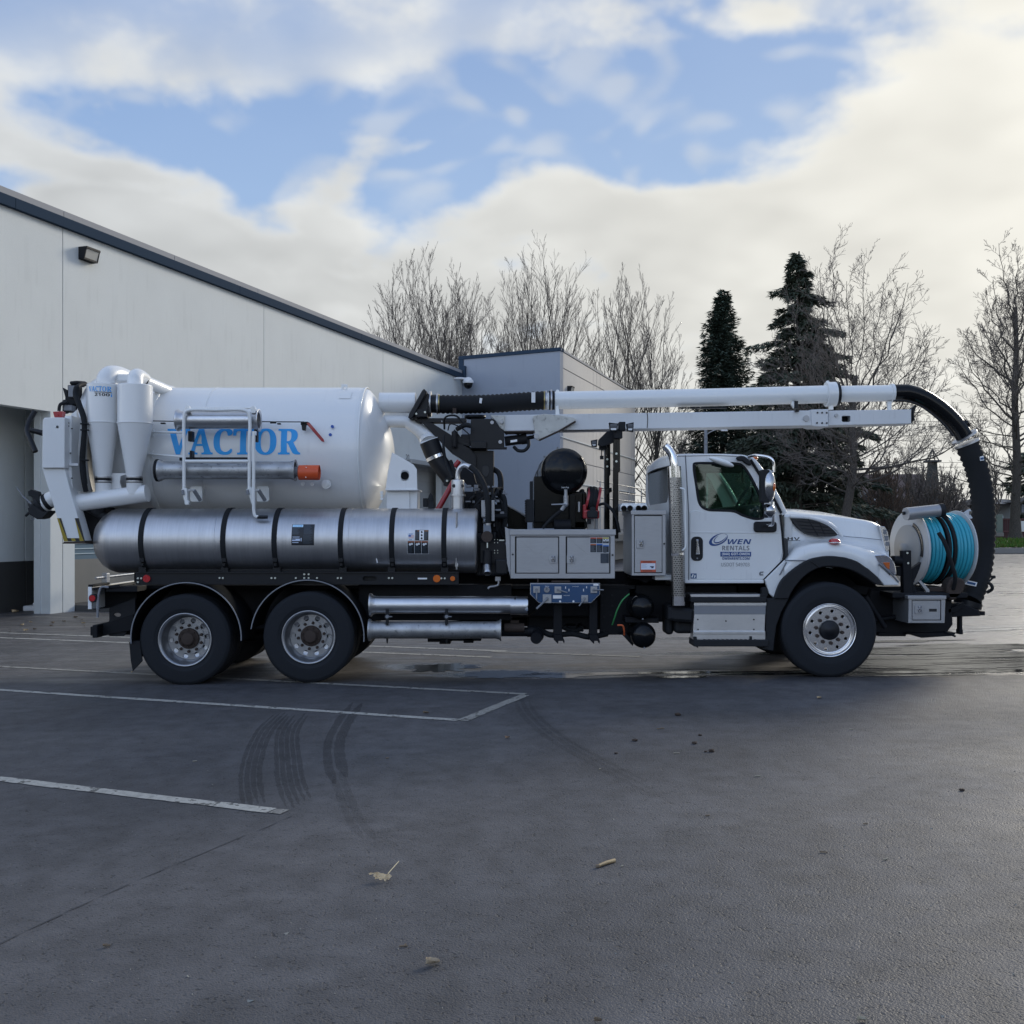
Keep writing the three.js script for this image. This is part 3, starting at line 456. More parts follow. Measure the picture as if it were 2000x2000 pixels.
function bareTree(px, d, base, h, w, o, label, group, seed) {
  const b = at(px, HOR, d); b.y = base; const R = rng(seed), out = [[], []], t = thing(o.name ?? 'bare_tree', b, label, 'tree', group), ns = o.stems ?? 1;
  for (let k = 0; k < ns; k++) {
    const a0 = k / ns * 6.283 + R(), off = ns > 1 ? w * .07 : 0, foot = b.clone().add(V3(Math.cos(a0) * off, 0, Math.sin(a0) * off)), th = h * o.trunk * (.85 + .25 * R()), head = foot.clone().add(V3(Math.cos(a0) * off * 2 + (o.lean ?? 0) * h, th, Math.sin(a0) * off * 2)), r = o.r * (.8 + .3 * R()) * (ns > 1 ? .8 : 1);
    const tr = boughPath(foot, head, 0, .03, 8, R); out[0].push(sweep(tr, u => r * mix(1, .38, u), 9, false));
    const nl = Math.round(o.leaders / ns);
    for (let q = 0; q < nl; q++) {
      const f = 1 - Math.sqrt((q + .35) / nl), hs = clamp(mix(o.low, 1, Math.pow(f, .8)) + (R() - .5) * .12, .1, 1), i = Math.min(7, hs * 8 | 0), s = tr[i].clone().lerp(tr[i + 1], hs * 8 - i), a = q * 2.4 + R() * .9 + a0, rad = (w / 2) * (1 - f) * (.85 + .3 * R());
      const dome = h * (1 - o.round * (rad / (w / 2)) ** 2) * (.87 + .13 * R()), y = b.y + Math.max(s.y - b.y + h * .06, mix(dome, (s.y - b.y) * 1.1 + h * .1, o.side * (1 - f) * R()));
      const e = V3(b.x + Math.cos(a) * rad + (o.lean ?? 0) * h, y, b.z + Math.sin(a) * rad), pts = boughPath(s, e, o.bow, o.wob, 8, R), r0 = Math.max(.025, r * mix(.2, .26, f) * (.5 + .7 * R())), L = s.distanceTo(e);
      out[0].push(sweep(pts, u => mix(r0, o.min * 1.5, Math.pow(u, .8)), 6, false)); shoots(out, pts, r0, o.min * 1.5, o, 0, R, L);
    }
  }
  if (o.flare) out[0].push(latheY([[o.r * 2.6, base - .1], [o.r * 1.7, base + .25], [o.r * 1.2, base + .8], [o.r * 1.02, base + 1.6]], b.x, b.z, 20));
  part(t, 'trunk', out[0], o.bark ?? MT.bark); part(t, 'crown', out[1], o.twig ?? MT.twig); return t;
}
const broom = { leaders: 66, stems: 2, trunk: .46, low: .42, r: .25, round: .36, side: .3, bow: .035, wob: .022, from: .3, sec: 9, ter: 5, twg: 3, ang: .42, up: .12, l1: .26, l2: .42, l3: .5, min: .0075 };
const GBk = -.1;
bareTree(828, 62, GBk, 18.4, 8.8, { ...broom, stems: 2, leaders: 60 }, 'bare winter tree behind the white warehouse roof, leftmost of the three bare trees there', null, 301);
bareTree(906, 64, GBk, 18.2, 6.4, { ...broom, stems: 2, leaders: 40 }, 'bare winter tree rising just left of the corner where the two roofs meet', null, 302);
bareTree(1058, 66, GBk, 19.8, 9.2, { ...broom, stems: 3, leaders: 60 }, 'tallest bare tree, rising over the blue-grey front wall', null, 303);
bareTree(1232, 63, GBk, 18.3, 9.0, { ...broom, stems: 3, leaders: 63, r: .22, side: .45, round: .5 }, 'bare tree beyond the right end of the pale side wall, several upright trunks', null, 304);
const oak = { leaders: 16, trunk: .55, low: .34, r: .3, round: .62, side: .75, bow: .22, wob: .075, from: .25, sec: 9, ter: 6, twg: 4, ang: .75, up: .12, l1: .34, l2: .42, l3: .5, min: .0105, flare: true };
bareTree(1652, 50, .2, 16.2, 11.5, { ...oak, leaders: 34, lean: .03, sec: 12, min: .008 }, 'wide spreading bare tree right of the tall dark fir', null, 321);
bareTree(1983, 63, .62, 19.3, 10.0, { ...oak, trunk: .8, low: .2, r: .3, round: .7, side: .9, bow: .16, l1: .32, sec: 12, leaders: 48, min: .009 }, 'large bare tree on the grass verge at the right edge, mossy foot', null, 322);
const bush = { ...broom, name: 'bare_shrub', stems: 5, trunk: .3, low: .1, r: .09, sec: 7, ter: 5, twg: 2, round: .5, min: .017, leaders: 56 };
bareTree(1790, 80, .3, 6.9, 4.6, { ...bush }, 'dense bare bush below the pointed tower, left of the hanging hose', null, 331);
bareTree(1848, 84, .3, 6.6, 4.4, { ...bush }, 'dense bare bush below the pointed tower, beside the hanging hose', null, 332);
bareTree(1817, 74, .3, 5.4, 5.0, { ...bush, leaders: 60 }, 'low thick bare bush directly in front of the pointed tower', null, 336);
bareTree(1725, 70, .3, 6.5, 4.4, { ...bush, twig: MT.twigWarm }, 'thin bare bushes in front of the dark house roof', null, 333);
bareTree(1330, 95, .2, 11, 8, { ...broom, stems: 3, r: .16, min: .012 }, 'faint distant bare tree seen above the truck cab roof', null, 334);
bareTree(1932, 74, .5, 7.5, 2.6, { ...bush, stems: 3, leaders: 15 }, 'thin bare saplings beside the grey cabinet', null, 335);
function conifer(px, d, base, h, o, label, seed) {
  const b = at(px, HOR, d); b.y = base; const t = thing('conifer_tree', b, label, 'tree'), R = rng(seed);
  part(t, 'trunk', sweep([b, V3(b.x, base + h * .5, b.z), V3(b.x + .1, base + h, b.z)], u => mix(o.r, .04, u), 10, false), MT.bark);
  const tw = [], pos = [];
  for (let i = 0; i < o.n; i++) {
    const f = Math.pow((i + R()) / o.n, .8), y = base + h * mix(o.low, .99, f), a = R() * 6.283, prof = Math.pow(1 - f, o.pow) * o.w * (i % 2 ? .45 + .3 * R() : o.rag + (1 - o.rag) * R() * 1.3) + .22, dr = o.droop;
    const dir = V3(Math.cos(a), 0, Math.sin(a)), p = k => V3(b.x + dir.x * prof * k, y + prof * (o.lift * k - dr * k * k), b.z + dir.z * prof * k);
    tw.push(sweep([0, .35, .7, 1].map(p), u => mix(.045, .01, u), 3, false));
    const m = Math.ceil(o.dens * (prof + .3));
    for (let k = 0; k < m; k++) {
      const u = mix(.1, 1.02, Math.pow(R(), .75)), c = p(u), lat = (R() + R() - 1) * prof * .34 * (1.05 - u * .8) * o.puff; c.x -= dir.z * lat; c.z += dir.x * lat; c.y += (R() - .6) * (o.vj ?? .3) - Math.abs(lat) * o.hang * .5;
      const L = o.leaf * (.5 + .9 * R()), w = L * .18, aa = a + Math.sign(lat) * (.3 + .7 * R()), ey = (R() - .55) * .8 - o.hang * R(), dx = Math.cos(aa) * Math.cos(ey), dy = Math.sin(ey), dz = Math.sin(aa) * Math.cos(ey), sx = -Math.sin(aa) * w, sz = Math.cos(aa) * w, sy = (R() - .5) * w * 1.6;
      pos.push(c.x - sx, c.y - sy, c.z - sz, c.x + sx, c.y + sy, c.z + sz, c.x + dx * L, c.y + dy * L, c.z + dz * L);
    }
  }
  const g = new THREE.BufferGeometry(); g.setAttribute('position', new THREE.Float32BufferAttribute(pos, 3)); g.computeVertexNormals();
  const c = part(t, 'crown', g, o.mat); part(t, 'branch', tw, MT.twig, c); return t;
}
conifer(1411, 66, .1, 16.8, { r: .26, n: 300, low: .06, w: 3.8, pow: .75, rag: .6, droop: .12, lift: .34, dens: 90, puff: 1.15, leaf: .28, vj: .75, hang: .2, mat: MT.needle2 }, 'narrow pointed dark conifer standing alone left of the big fir', 401);
conifer(1557, 56, .2, 16.6, { r: .3, n: 200, low: .05, w: 5.6, pow: .78, rag: .2, droop: .32, lift: .2, dens: 104, puff: 1.15, leaf: .3, hang: .7, mat: MT.needle }, 'tall ragged dark fir with drooping boughs behind the cab', 402);
conifer(1604, 60, .2, 12.6, { r: .3, n: 120, low: .05, w: 4.8, pow: .7, rag: .35, droop: .3, lift: .2, dens: 85, puff: 1, leaf: .34, hang: .6, mat: MT.needle2 }, 'lower dark fir close behind the tall ragged one', 403);
conifer(1515, 64, .2, 8.4, { r: .25, n: 110, low: .04, w: 4.4, pow: .6, rag: .5, droop: .25, lift: .2, dens: 75, puff: 1.1, leaf: .36, hang: .5, mat: MT.needle2 }, 'short dark evergreen behind the truck windscreen', 404);
conifer(2040, 95, .4, 10, { r: .3, n: 110, low: .1, w: 5.4, pow: .6, rag: .6, droop: .2, lift: .2, dens: 50, puff: 1.2, leaf: .5, hang: .4, mat: MT.needle }, 'hazy dark evergreen at the far right edge behind the bare tree', 405);

// ---------------------------------------------------------------- houses, fence and street things far right
function house(px0, px1, d, y0, yE, yR, wm, rm, label, gable = false) {
  const a = at(px0, HOR, d), b = at(px1, HOR, d), cx = (a.x + b.x) / 2, w = b.x - a.x, Yq = y => EYE + (HOR - y) * d / F, h = thing('house', V3(cx, .2, -d), label, 'house');
  part(h, 'wall', wbox(cx, (Yq(yE) + y0) / 2, -d - 4, w, Yq(yE) - y0, 8, .02), wm);
  const s = new THREE.Shape(); const e = .5;
  if (gable) { s.moveTo(a.x - e, Yq(yE)); s.lineTo(b.x + e, Yq(yE)); s.lineTo(cx, Yq(yR)); const g = new THREE.ExtrudeGeometry(s, { depth: 9, bevelEnabled: false }); g.translate(0, 0, -d - 8.5); part(h, 'roof', g, rm); }
  else { s.moveTo(.5, Yq(yE)); s.lineTo(-8.5, Yq(yE)); s.lineTo(-4, Yq(yR)); const g = new THREE.ExtrudeGeometry(s, { depth: w + 1, bevelEnabled: false }); g.rotateY(Math.PI / 2); g.translate(a.x - .5, 0, -d); part(h, 'roof', g, rm); }
  return [h, cx, Yq];
}
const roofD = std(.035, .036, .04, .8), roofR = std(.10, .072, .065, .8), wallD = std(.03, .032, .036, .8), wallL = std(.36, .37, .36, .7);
{ const [h] = house(1672, 1722, 88, .2, 984, 958, wallD, roofD, 'dark house with dark roof seen over the bonnet', true); part(h, 'gutter', [sweep([at(1704, 977, 87), at(1719, 977, 87)], .12, 6)], MT.paper); }
house(1630, 1760, 104, .2, 985, 930, wallL, roofR, 'house with brownish tiled roof behind the bare branches');
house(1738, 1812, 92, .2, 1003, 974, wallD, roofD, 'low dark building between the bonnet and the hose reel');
{ const [h] = house(1868, 1914, 100, .2, 988, 977, std(.2, .21, .2, .7), std(.2, .19, .18, .8), 'pale low house left of the hanging hose, behind the red fence'); part(h, 'siding', [992, 997].map(y => wbox((at(1868, 0, 100).x + at(1912, 0, 100).x) / 2, EYE + (HOR - y) * 100 / F, -99.97, 2.2, .05, .06, 0)), wallL); }
{ const [h] = house(1972, 2060, 92, .2, 982, 972, std(.24, .25, .24, .7), std(.14, .14, .14, .8), 'grey house behind the tree at the right edge with a bright window'); part(h, 'window', [[1996, 985, 2012, 1001], [1984, 993, 1990, 1001]].map(([a, b, c, d]) => { const p = at(a, b, 91.9), q = at(c, d, 91.9); return wbox((p.x + q.x) / 2, (p.y + q.y) / 2, -91.95, q.x - p.x, p.y - q.y, .1, .01); }), std(.5, .6, .72, .2)); }
{ const f = thing('wooden_fence', V3(30, .5, -72), 'long dark red board fence behind the grass verge', 'fence'), m = std(.055, .021, .022, .8), m2 = std(.065, .026, .026, .8); for (let i = 0; i < 110; i++) { const x = at(1690, 0, 72).x + i * .165; part(f, 'board', wbox(x, 1.35 + (i % 3) * .008, -72 + (i % 2) * .01, .155, 2.0, .025, 0), i % 4 ? m : m2); } part(f, 'rail', [wbox(33, 1.45, -71.94, 18, .09, .05, 0), wbox(33, 2.3, -71.94, 18, .06, .06, 0)], std(.12, .05, .05, .8)); part(f, 'post', [0, 1, 2, 3, 4, 5].map(i => wbox(at(1690, 0, 72).x + .3 + i * 3, 1.35, -72.1, .12, 2.1, .12, 0)), m); }
{ const p = at(1950, 1045, 68), c = thing('utility_cabinet', V3(p.x, .6, p.z), 'grey-green metal utility cabinet on a plinth left of the mossy trunk', 'cabinet'); const top = EYE + 25 * 68 / F, bot = EYE - 11 * 68 / F; part(c, 'body', wbox(p.x, (top + bot) / 2, p.z, .42, top - bot, .4, .02), std(.13, .17, .15, .6)); part(c, 'door', wbox(p.x, (top + bot) / 2 + .05, p.z + .2, .36, (top - bot) * .8, .02, .005), std(.15, .19, .165, .6)); part(c, 'plinth', wbox(p.x, bot - .1, p.z, .5, .25, .5, .02), MT.concrete); }
{ const p = at(2003, 1028, 66), c = thing('notice_board', V3(p.x, .6, p.z), 'blank white board on two posts right of the mossy trunk', 'sign'); part(c, 'board', wbox(p.x, p.y, p.z, 1.0, .68, .03, .01), MT.paper); part(c, 'post', [-.47, .47].map(k => wbox(p.x + k, p.y - .6, p.z - .03, .06, 1.3, .05, .004)), MT.paper); }
{ const p = at(1886, 1002, 84), c = thing('parked_car', V3(p.x, .6, p.z), 'small pale car seen just over the red fence left of the hanging hose', 'car'); const y = EYE + (HOR - 1007) * 84 / F, s = new THREE.Shape(); s.moveTo(-1.9, 0); s.lineTo(1.9, 0); s.lineTo(1.9, .38); s.lineTo(1.3, .45); s.lineTo(.8, .85); s.lineTo(-.8, .88); s.lineTo(-1.5, .48); s.lineTo(-1.9, .4); const g = new THREE.ExtrudeGeometry(s, { depth: 1.5, bevelEnabled: true, bevelSize: .05, bevelThickness: .05 }); g.translate(p.x + .4, y - .45, p.z); part(c, 'body', g, std(.6, .66, .72, .3)); part(c, 'window', [wbox(p.x + .35, y + .2, p.z + 1.57, 1.5, .28, .03, .01), wbox(p.x + .0, y + .2, p.z + 1.58, .05, .3, .04, 0)], MT.smoke); part(c, 'wheel', [-1.2, 1.2].map(k => { const w = new THREE.CylinderGeometry(.3, .3, .2, 20); w.rotateX(Math.PI / 2); w.translate(p.x + .4 + k, y - .55, p.z + 1.5); return w; }), MT.tyre); }
{ const d = 78, p = at(1821, 960, d), c = thing('pointed_tower', V3(p.x, .4, p.z), 'small grey tower with open pointed top rising from the bare bushes', 'tower'); const yy = y => EYE + (HOR - y) * d / F, w = 13 * d / F; part(c, 'shaft', (() => { const g = new THREE.CylinderGeometry(w * .72, w * 1.7, yy(903) - .4, 4, 1); g.rotateY(Math.PI / 4); g.translate(p.x, (yy(903) + .4) / 2, p.z); return g; })(), std(.095, .1, .09, .9, 0, { map: barkT })); part(c, 'cornice', wbox(p.x, yy(901), p.z, w * 2, .14, w * 2, .02), std(.06, .06, .06, .8)); part(c, 'open_roof', [[-1, -1], [1, -1], [1, 1], [-1, 1]].flatMap(([a, b]) => [sweep([V3(p.x + a * w * .7, yy(900), p.z + b * w * .7), V3(p.x, yy(877), p.z)], .045, 5)]).concat([890, 895].flatMap(y => { const k = w * .7 * (y - 877) / 23; return [wbox(p.x, yy(y), p.z + k, k * 2, .05, .05, 0), wbox(p.x, yy(y), p.z - k, k * 2, .05, .05, 0)]; })), std(.08, .08, .07, .8)); }
{ const d = 48, p = at(1378.5, 900, d), c = thing('utility_pole', V3(p.x, .2, p.z), 'grey wooden pole with a small street lamp arm, seen over the cab roof', 'pole'); const yy = y => EYE + (HOR - y) * d / F; part(c, 'pole', sweep([V3(p.x, .1, p.z), V3(p.x, yy(812), p.z)], u => mix(.11, .075, u), 12), std(.22, .24, .27, .7)); part(c, 'lamp_arm', sweep(curve([V3(p.x, yy(850), p.z), V3(p.x + .25, yy(843), p.z + .1), V3(p.x + .5, yy(840), p.z + .2), V3(p.x + .75, yy(842), p.z + .3)], 12), .025, 6), MT.plate); part(c, 'lamp_head', wbox(p.x + .8, yy(842), p.z + .3, .3, .07, .14, .03, 2), MT.paper); part(c, 'band', [857, 868].map(y => sweep([V3(p.x, yy(y), p.z), V3(p.x, yy(y) + .04, p.z)], .1, 10)), MT.grey); }
{ const d = 92, ws = [[796, 803], [820, 812], [842, 846], [868, 868], [898, 895], [905, 906]]; ws.forEach(([a, b], i) => { const p = at(1520, a, d + i), q = at(2120, b, d + i), m = p.clone().lerp(q, .5); m.y -= .35; solo('power_line', sweep(curve([p, m, q], 20), .018, 4, false), MT.ink, p, ['uppermost thin overhead wire at the right behind the bare trees', 'second thin overhead wire from the top at the right', 'thin overhead wire passing behind the hose clamps', 'thin overhead wire crossing above the pointed tower', 'thin overhead wire level with the tower cornice', 'lowest thin overhead wire, just under the tower cornice'][i], 'wire'); }); }
// far tree line closing the view
{ const R = rng(55), tw = []; for (let i = 0; i < 900; i++) { const a = mix(-1.1, 1.2, R()), d = 140 + R() * 60, x = Math.sin(a) * d, z = -Math.cos(a) * d, h = 4 + R() * 5; for (let k = 0; k < 4; k++) { const b = V3(x + (R() - .5) * 3, 0, z), t = V3(b.x + (R() - .5) * 3, h * (.6 + .4 * R()), z + (R() - .5) * 2); tw.push(sweep([b, b.clone().lerp(t, .5).add(V3((R() - .5), 0, 0)), t], u => mix(.14, .05, u), 3, false)); } } const m = mesh('far_woodland', tw, MT.twig, V3(0, 0, -150)); m.position.set(0, 0, -150); scene.add(m); meta(m, 'low far-off bare woodland along the horizon', 'woodland', null, 'stuff'); }
// what stands behind the photographer: only there to be mirrored in tank and paint
{ const R = rng(66), pos = []; for (let i = 0; i < 60; i++) { const a = mix(-1.5, 1.5, (i + R()) / 60), d = 70 + R() * 30, x = Math.sin(a) * d, z = Math.cos(a) * d, h = 7 + R() * 9; for (let k = 0; k < 260; k++) { const f = Math.pow(R(), .8), r = (1 - f) * 3.2 + .2, b = R() * 6.3, cx = x + Math.cos(b) * r * R(), cz = z + Math.sin(b) * r * R(), cy = f * h, s = .5 + R() * .7; pos.push(cx - s, cy, cz, cx + s, cy - .3, cz + (R() - .5), cx + (R() - .5), cy + s * 1.4, cz); } } const g = new THREE.BufferGeometry(); g.setAttribute('position', new THREE.Float32BufferAttribute(pos, 3)); g.computeVertexNormals(); const m = mesh('far_woodland_001', g, MT.needle, V3(0, 0, 80)); m.position.set(0, 0, 80); scene.add(m); meta(m, 'dark evergreen woodland on the far side of the yard', 'woodland', null, 'stuff'); }
// ---------------------------------------------------------------- the truck
const T = thing('vacuum_truck', V3(0, 0, -12.75), 'white vacuum tanker truck with roof boom and teal hose reel, parked side-on across the yard', 'truck');
const tp = (name, gs, mat, parent, label) => part(T, name, gs, mat, parent ?? T, label);
const bolts = (a, o, r, th = .012) => a.map(([x, y]) => disc(x, y, o, r, th, 8));

// -- wheels
function tyreGeo(R, w) {
  const h = w / 2, p = [[.285, -h * .85], [.33, -h * .98], [R - .1, -h * 1.04], [R - .04, -h], [R - .008, -h * .84], [R, -h * .78]];
  for (const z of [-.5, 0, .5]) p.push([R, z * h - .016], [R - .014, z * h - .012], [R - .014, z * h + .012], [R, z * h + .016]);
  p.push([R, h * .78], [R - .008, h * .84], [R - .03, h * .97], [R - .045, h], [R - .05, h * .985], [R - .1, h * 1.04], [R - .16, h * 1.045], [R - .165, h * 1.03], [.335, h * .99], [.318, h * .96], [.285, h * .85]);
  return latheZ(p, 0, 0, 0, 72);
}
function plateRing(R, r, n, hr, ha, z, th, hub = .1) {
  const s = new THREE.Shape(); s.absarc(0, 0, R, 0, 2 * Math.PI); const c = new THREE.Path(); c.absarc(0, 0, hub, 0, 2 * Math.PI, true); s.holes.push(c);
  for (let i = 0; i < n; i++) { const a = ha + i / n * 2 * Math.PI, q = new THREE.Path(); q.absarc(r * Math.cos(a), r * Math.sin(a), hr, 0, 2 * Math.PI, true); s.holes.push(q); }
  return extr(s, z, th, .002);
}
function nut(a, r, z, len, rad = .017) { const g = new THREE.CylinderGeometry(rad * .8, rad, len, 6); g.rotateX(Math.PI / 2); g.translate(r * Math.cos(a), r * Math.sin(a), z + len / 2); return g; }
function wheel(R, kind, ha = 0) {
  const w = new THREE.Group(); w.name = 'wheel'; T.add(w); const wm = (n, g, m) => { const q = mesh(n, g, m, V3(0, 0, 0)); w.add(q); return q; };
  wm('tyre', tyreGeo(R, kind === 'front' ? .31 : .28), MT.tyre);
  if (kind === 'front') {
    wm('rim', [latheZ([[.25, -.13], [.25, .04], [.275, .09], [.284, .125], [.298, .146], [.303, .15], [.298, .155], [.288, .15], [.272, .112]], 0, 0, 0, 64), latheZ([[.272, .112], [.262, .108], [.245, .125]], 0, 0, 0, 64)], MT.polish);
    wm('rim_disc', [plateRing(.25, .213, 10, .018, ha, .125, .02)], MT.polish);
    wm('hub_cap', latheZ([[.112, .09], [.112, .15], [.1, .165], [.05, .172], [.045, .19], [0, .192]], 0, 0, 0, 32), MT.black);
    for (let i = 0; i < 10; i++) wm('lug_nut', nut(ha + .3 + i / 10 * 2 * Math.PI, .148, .124, .035, .023), MT.rust);
  } else {
    wm('rim', latheZ([[.19, -.05], [.235, -.045], [.25, -.02], [.255, .05], [.27, .075], [.276, .11], [.296, .122], [.303, .128], [.303, .136], [.296, .14], [.284, .137], [.272, .115]], 0, 0, 0, 64), MT.rim);
    wm('rim_disc', [plateRing(.243, .205, 10, .028, ha, -.035, .012, .17), plateRing(.176, 0, 0, 0, 0, -.022, .016, .1)], MT.rim);
    wm('hole_shade_disc', latheZ([[0, -.07], [.235, -.07], [.235, -.12]], 0, 0, 0, 32), MT.frame);  // dark disc added behind the hand holes to give them their shade
    wm('axle_hub', [latheZ([[.118, -.05], [.118, .0], [.112, .01], [.075, .014], [.072, .05], [.06, .062], [0, .064]], 0, 0, 0, 32), ...Array.from({ length: 8 }, (_, i) => nut(i / 8 * 2 * Math.PI, .094, .01, .02, .011))], MT.rust);
    for (let i = 0; i < 10; i++) wm('lug_nut', nut(ha + .2 + i / 10 * 2 * Math.PI, .148, -.022, .03, .019), MT.rust);
  }
  return w;
}
const base0 = T.position;
function place(w, px, y, z) { w.position.set(X(px) - base0.x, y - base0.y, z - base0.z); }
const fw = wheel(.535, 'front', .15); place(fw, 1621, Y(1231), -D0 - .16);
const ff = fw.clone(); ff.rotation.y = Math.PI; T.add(ff); place(ff, 1621, Y(1231), -D0 - 2.3);
const rw = wheel(.512, 'rear', .1); place(rw, 360, Y(1250), -D0 - .15);
const mw = rw.clone(); mw.rotation.z = .5; T.add(mw); place(mw, 602, Y(1245), -D0 - .15);
for (const [px, y] of [[360, 1250], [602, 1245]]) for (const z of [.47, 1.98, 2.30]) { const c = rw.clone(); if (z > 1) c.rotation.y = Math.PI; T.add(c); place(c, px, Y(y), -D0 - z); }

// -- chassis, rails, rear end
tp('chassis', [
  box(215, 1146, 1830, 1192, .78, .09), box(215, 1146, 1830, 1192, 1.68, .09), box(260, 1143, 1240, 1150, .5, 1.6, 0), box(240, 1150, 262, 1240, .8, .9), box(330, 1236, 392, 1262, .5, 1.5, .05), box(575, 1232, 632, 1258, .5, 1.5, .05),
  box(440, 1160, 530, 1230, .8, .9, .02), box(690, 1150, 1250, 1205, .75, .95, .02), box(1030, 1150, 1180, 1230, .9, .6, .03), box(700, 1142, 1000, 1212, .45, .2, .01),
  rod([380, 1250, 1.25], [1190, 1205, 1.25], .06), rod([1621, 1231, .2], [1621, 1231, 2.2], .07), box(1540, 1160, 1720, 1195, .75, .1), box(1440, 1140, 1545, 1235, .7, 1.1, .03), box(262, 1116, 1300, 1206, .86, .04, 0), box(1240, 1142, 1440, 1215, .55, 1.4, .02),  // includes a thin dark sheet added to stand in for underbody shade
], MT.frame);
tp('suspension', [...[[-1, 0], [1, 0]].map(([s]) => rod([1621 + s * 60, 1215, .6], [1621 + s * 20, 1238, .6], .035)), sweep(curve(pp([[1480, 1205, .62], [1621, 1222, .62], [1750, 1205, .62]]), 16), .03, 6), rod([1640, 1150, .45], [1700, 1205, .45], .05), rod([1690, 1165, .3], [1728, 1225, .35], .03)], MT.frame);
const rail = tp('side_rail', [poly([[265, 1118], [896, 1118], [896, 1142], [265, 1142]], .12, .05, .003, [rrect(708, 1125, 736, 1135, 4.5)]), box(265, 1117, 896, 1119.5, .1, .08, 0), box(708, 1122, 736, 1138, .19, .02, 0)], MT.black);
tp('bolt', bolts([[269, 1129.5], [275.5, 1129.5], [269, 1137], [428.7, 1129], [435, 1129], [530, 1129], [537, 1129], [577.6, 1129], [594, 1121.6], [602.6, 1121.6], [594, 1129], [602.6, 1129], [619, 1129], [659.5, 1129], [666, 1129], [759.4, 1129], [766, 1129], [862, 1129.6], [868.5, 1129.6]], .105, .011, .02), MT.bolt, rail);
tp('side_marker', disc(286, 1130, .095, M(7.3), .03, 24), MT.redLamp, rail, 'red round reflector');
tp('side_marker', disc(853, 1130, .095, M(7.2), .03, 24), MT.amber, rail, 'orange round reflector');
const am = tp('side_marker', disc(884, 1130, .085, M(4.8), .04, 24), MT.amber, rail, 'small amber lamp in black ring');
tp('reflective_strip', box(816, 1128.5, 834, 1131.5, .112, .01, 0), MT.paper, rail);
tp('cradle_beam', [box(276, 1106, 677, 1117, .18, .08), ...[271, 432, 534, 663, 758, 862].map((x, i) => box(x - 1, 1104, x + 14, 1118, .14, .2)), box(700, 1112, 900, 1118, .3, .4)], MT.black);
tp('wiring_line', [hose([[362, 1105, .16], [374, 1105, .16]], .006, 4, 6), hose([[500, 1105.5, .16], [590, 1105.5, .16], [604, 1104.5, .16]], .006, 8, 6)], MT.plate);
// fenders
for (const [cx, cy, R, a0, a1] of [[363, 1246, 109, -3, 186], [600, 1244, 112, -5, 172]]) {
  const arc = Array.from({ length: 37 }, (_, i) => { const a = mix(a0, a1, i / 36) * RAD; return [cx + R * Math.cos(a), cy - R * Math.sin(a)]; });
  const s = (d, o) => [...arc.map(([x, y]) => [x, y]), ...arc.slice().reverse().map(([x, y]) => [cx + (x - cx) * (1 - d / R), cy + (y - cy) * (1 - d / R)])];
  const f = tp('wheel_fender', poly(s(1.2), .0, .62, 0), MT.dull);
  tp('fender_lip', poly(s(2.2), -.012, .014, .002), MT.grey, f);
}
tp('mud_flap', [poly([[252, 1254], [255, 1290], [259, 1311], [268, 1302], [278, 1291], [273, 1252]], .02, .02), box(259, 1252, 272, 1285, .04, .55, .004)], MT.rubber);
tp('rear_bumper', [box(180, 1221, 190, 1246, .14, 2.2, .01), box(176, 1224, 181, 1242, .16, 2.1, .01), poly([[188, 1222], [260, 1200], [262, 1230], [190, 1244]], .3, .08)], MT.frame);
tp('tow_plate', poly([[213, 1188], [222, 1184], [264, 1168], [264, 1205], [249, 1222], [246, 1238], [241, 1242.5], [214, 1242.5], [210, 1238], [211, 1216], [213, 1212]], .32, .03, .004, [smooth([[220, 1200], [226, 1197], [234, 1197], [237, 1201], [234, 1204.5], [226, 1205]], 4)]), MT.plastic);
const tail = tp('tail_panel', [box(171.5, 1146, 179, 1190, .12, 2.2, .006)], MT.paper);
tp('rear_deck', [poly([[179, 1146], [262, 1141], [268, 1160], [264, 1182], [225, 1186], [180, 1191]], .5, 1.4), poly([[180, 1148], [232, 1142], [236, 1147], [180, 1152]], .12, 2.1), box(172, 1142, 181, 1146.5, .12, .5), box(206, 1145, 268, 1156, .14, .3)], MT.frame);
tp('lamp_housing', disc(181, 1168.5, .075, M(8), .05, 24), MT.plastic, tail);
tp('tail_lamp', disc(180, 1168.5, .065, M(6), .03, 24), MT.redLamp, tail);
tp('drain_hose', [hose([[212, 1147, .1], [198, 1147, .1], [193, 1160, .1], [192, 1168, .1]], .013, 16), rod([191.5, 1168, .1], [191, 1190, .1], .018), rod([191, 1190, .1], [190.5, 1206, .1], .014)], MT.grey);

// -- debris tank
const TC = 2.64, TZ = -12.75, TR = .82;
const tank = tp('debris_tank', [latheX([[-4.9, .8], [-4.3, .8], [-4.28, TR], [-1.86, TR], [-1.8, TR - .006], [-1.755, TR - .035]], TC, TZ, 96), latheX([[-1.755, TR - .035], [-1.7, .72], [-1.63, .59], [-1.56, .44], [-1.5, .27], [-1.472, .12], [-1.464, 0]], TC, TZ, 96)], MT.tank);
tp('weld_seam', [ringX(-3.62, TC, TZ, TR - .004, .012, .008, 96), ringX(-1.79, TC, TZ, TR - .008, .018, .014, 96), ringX(-4.25, TC, TZ, TR, .07, .03, 96)], MT.white, tank);
tp('tank_door', [latheX([[-5.46, 0], [-5.44, .2], [-5.37, .45], [-5.26, .66], [-5.11, .82], [-5.06, .86]], TC, TZ, 72), latheX([[-5.06, .84], [-5.06, .94], [-4.95, .94], [-4.95, .8]], TC, TZ, 72)], MT.tank);
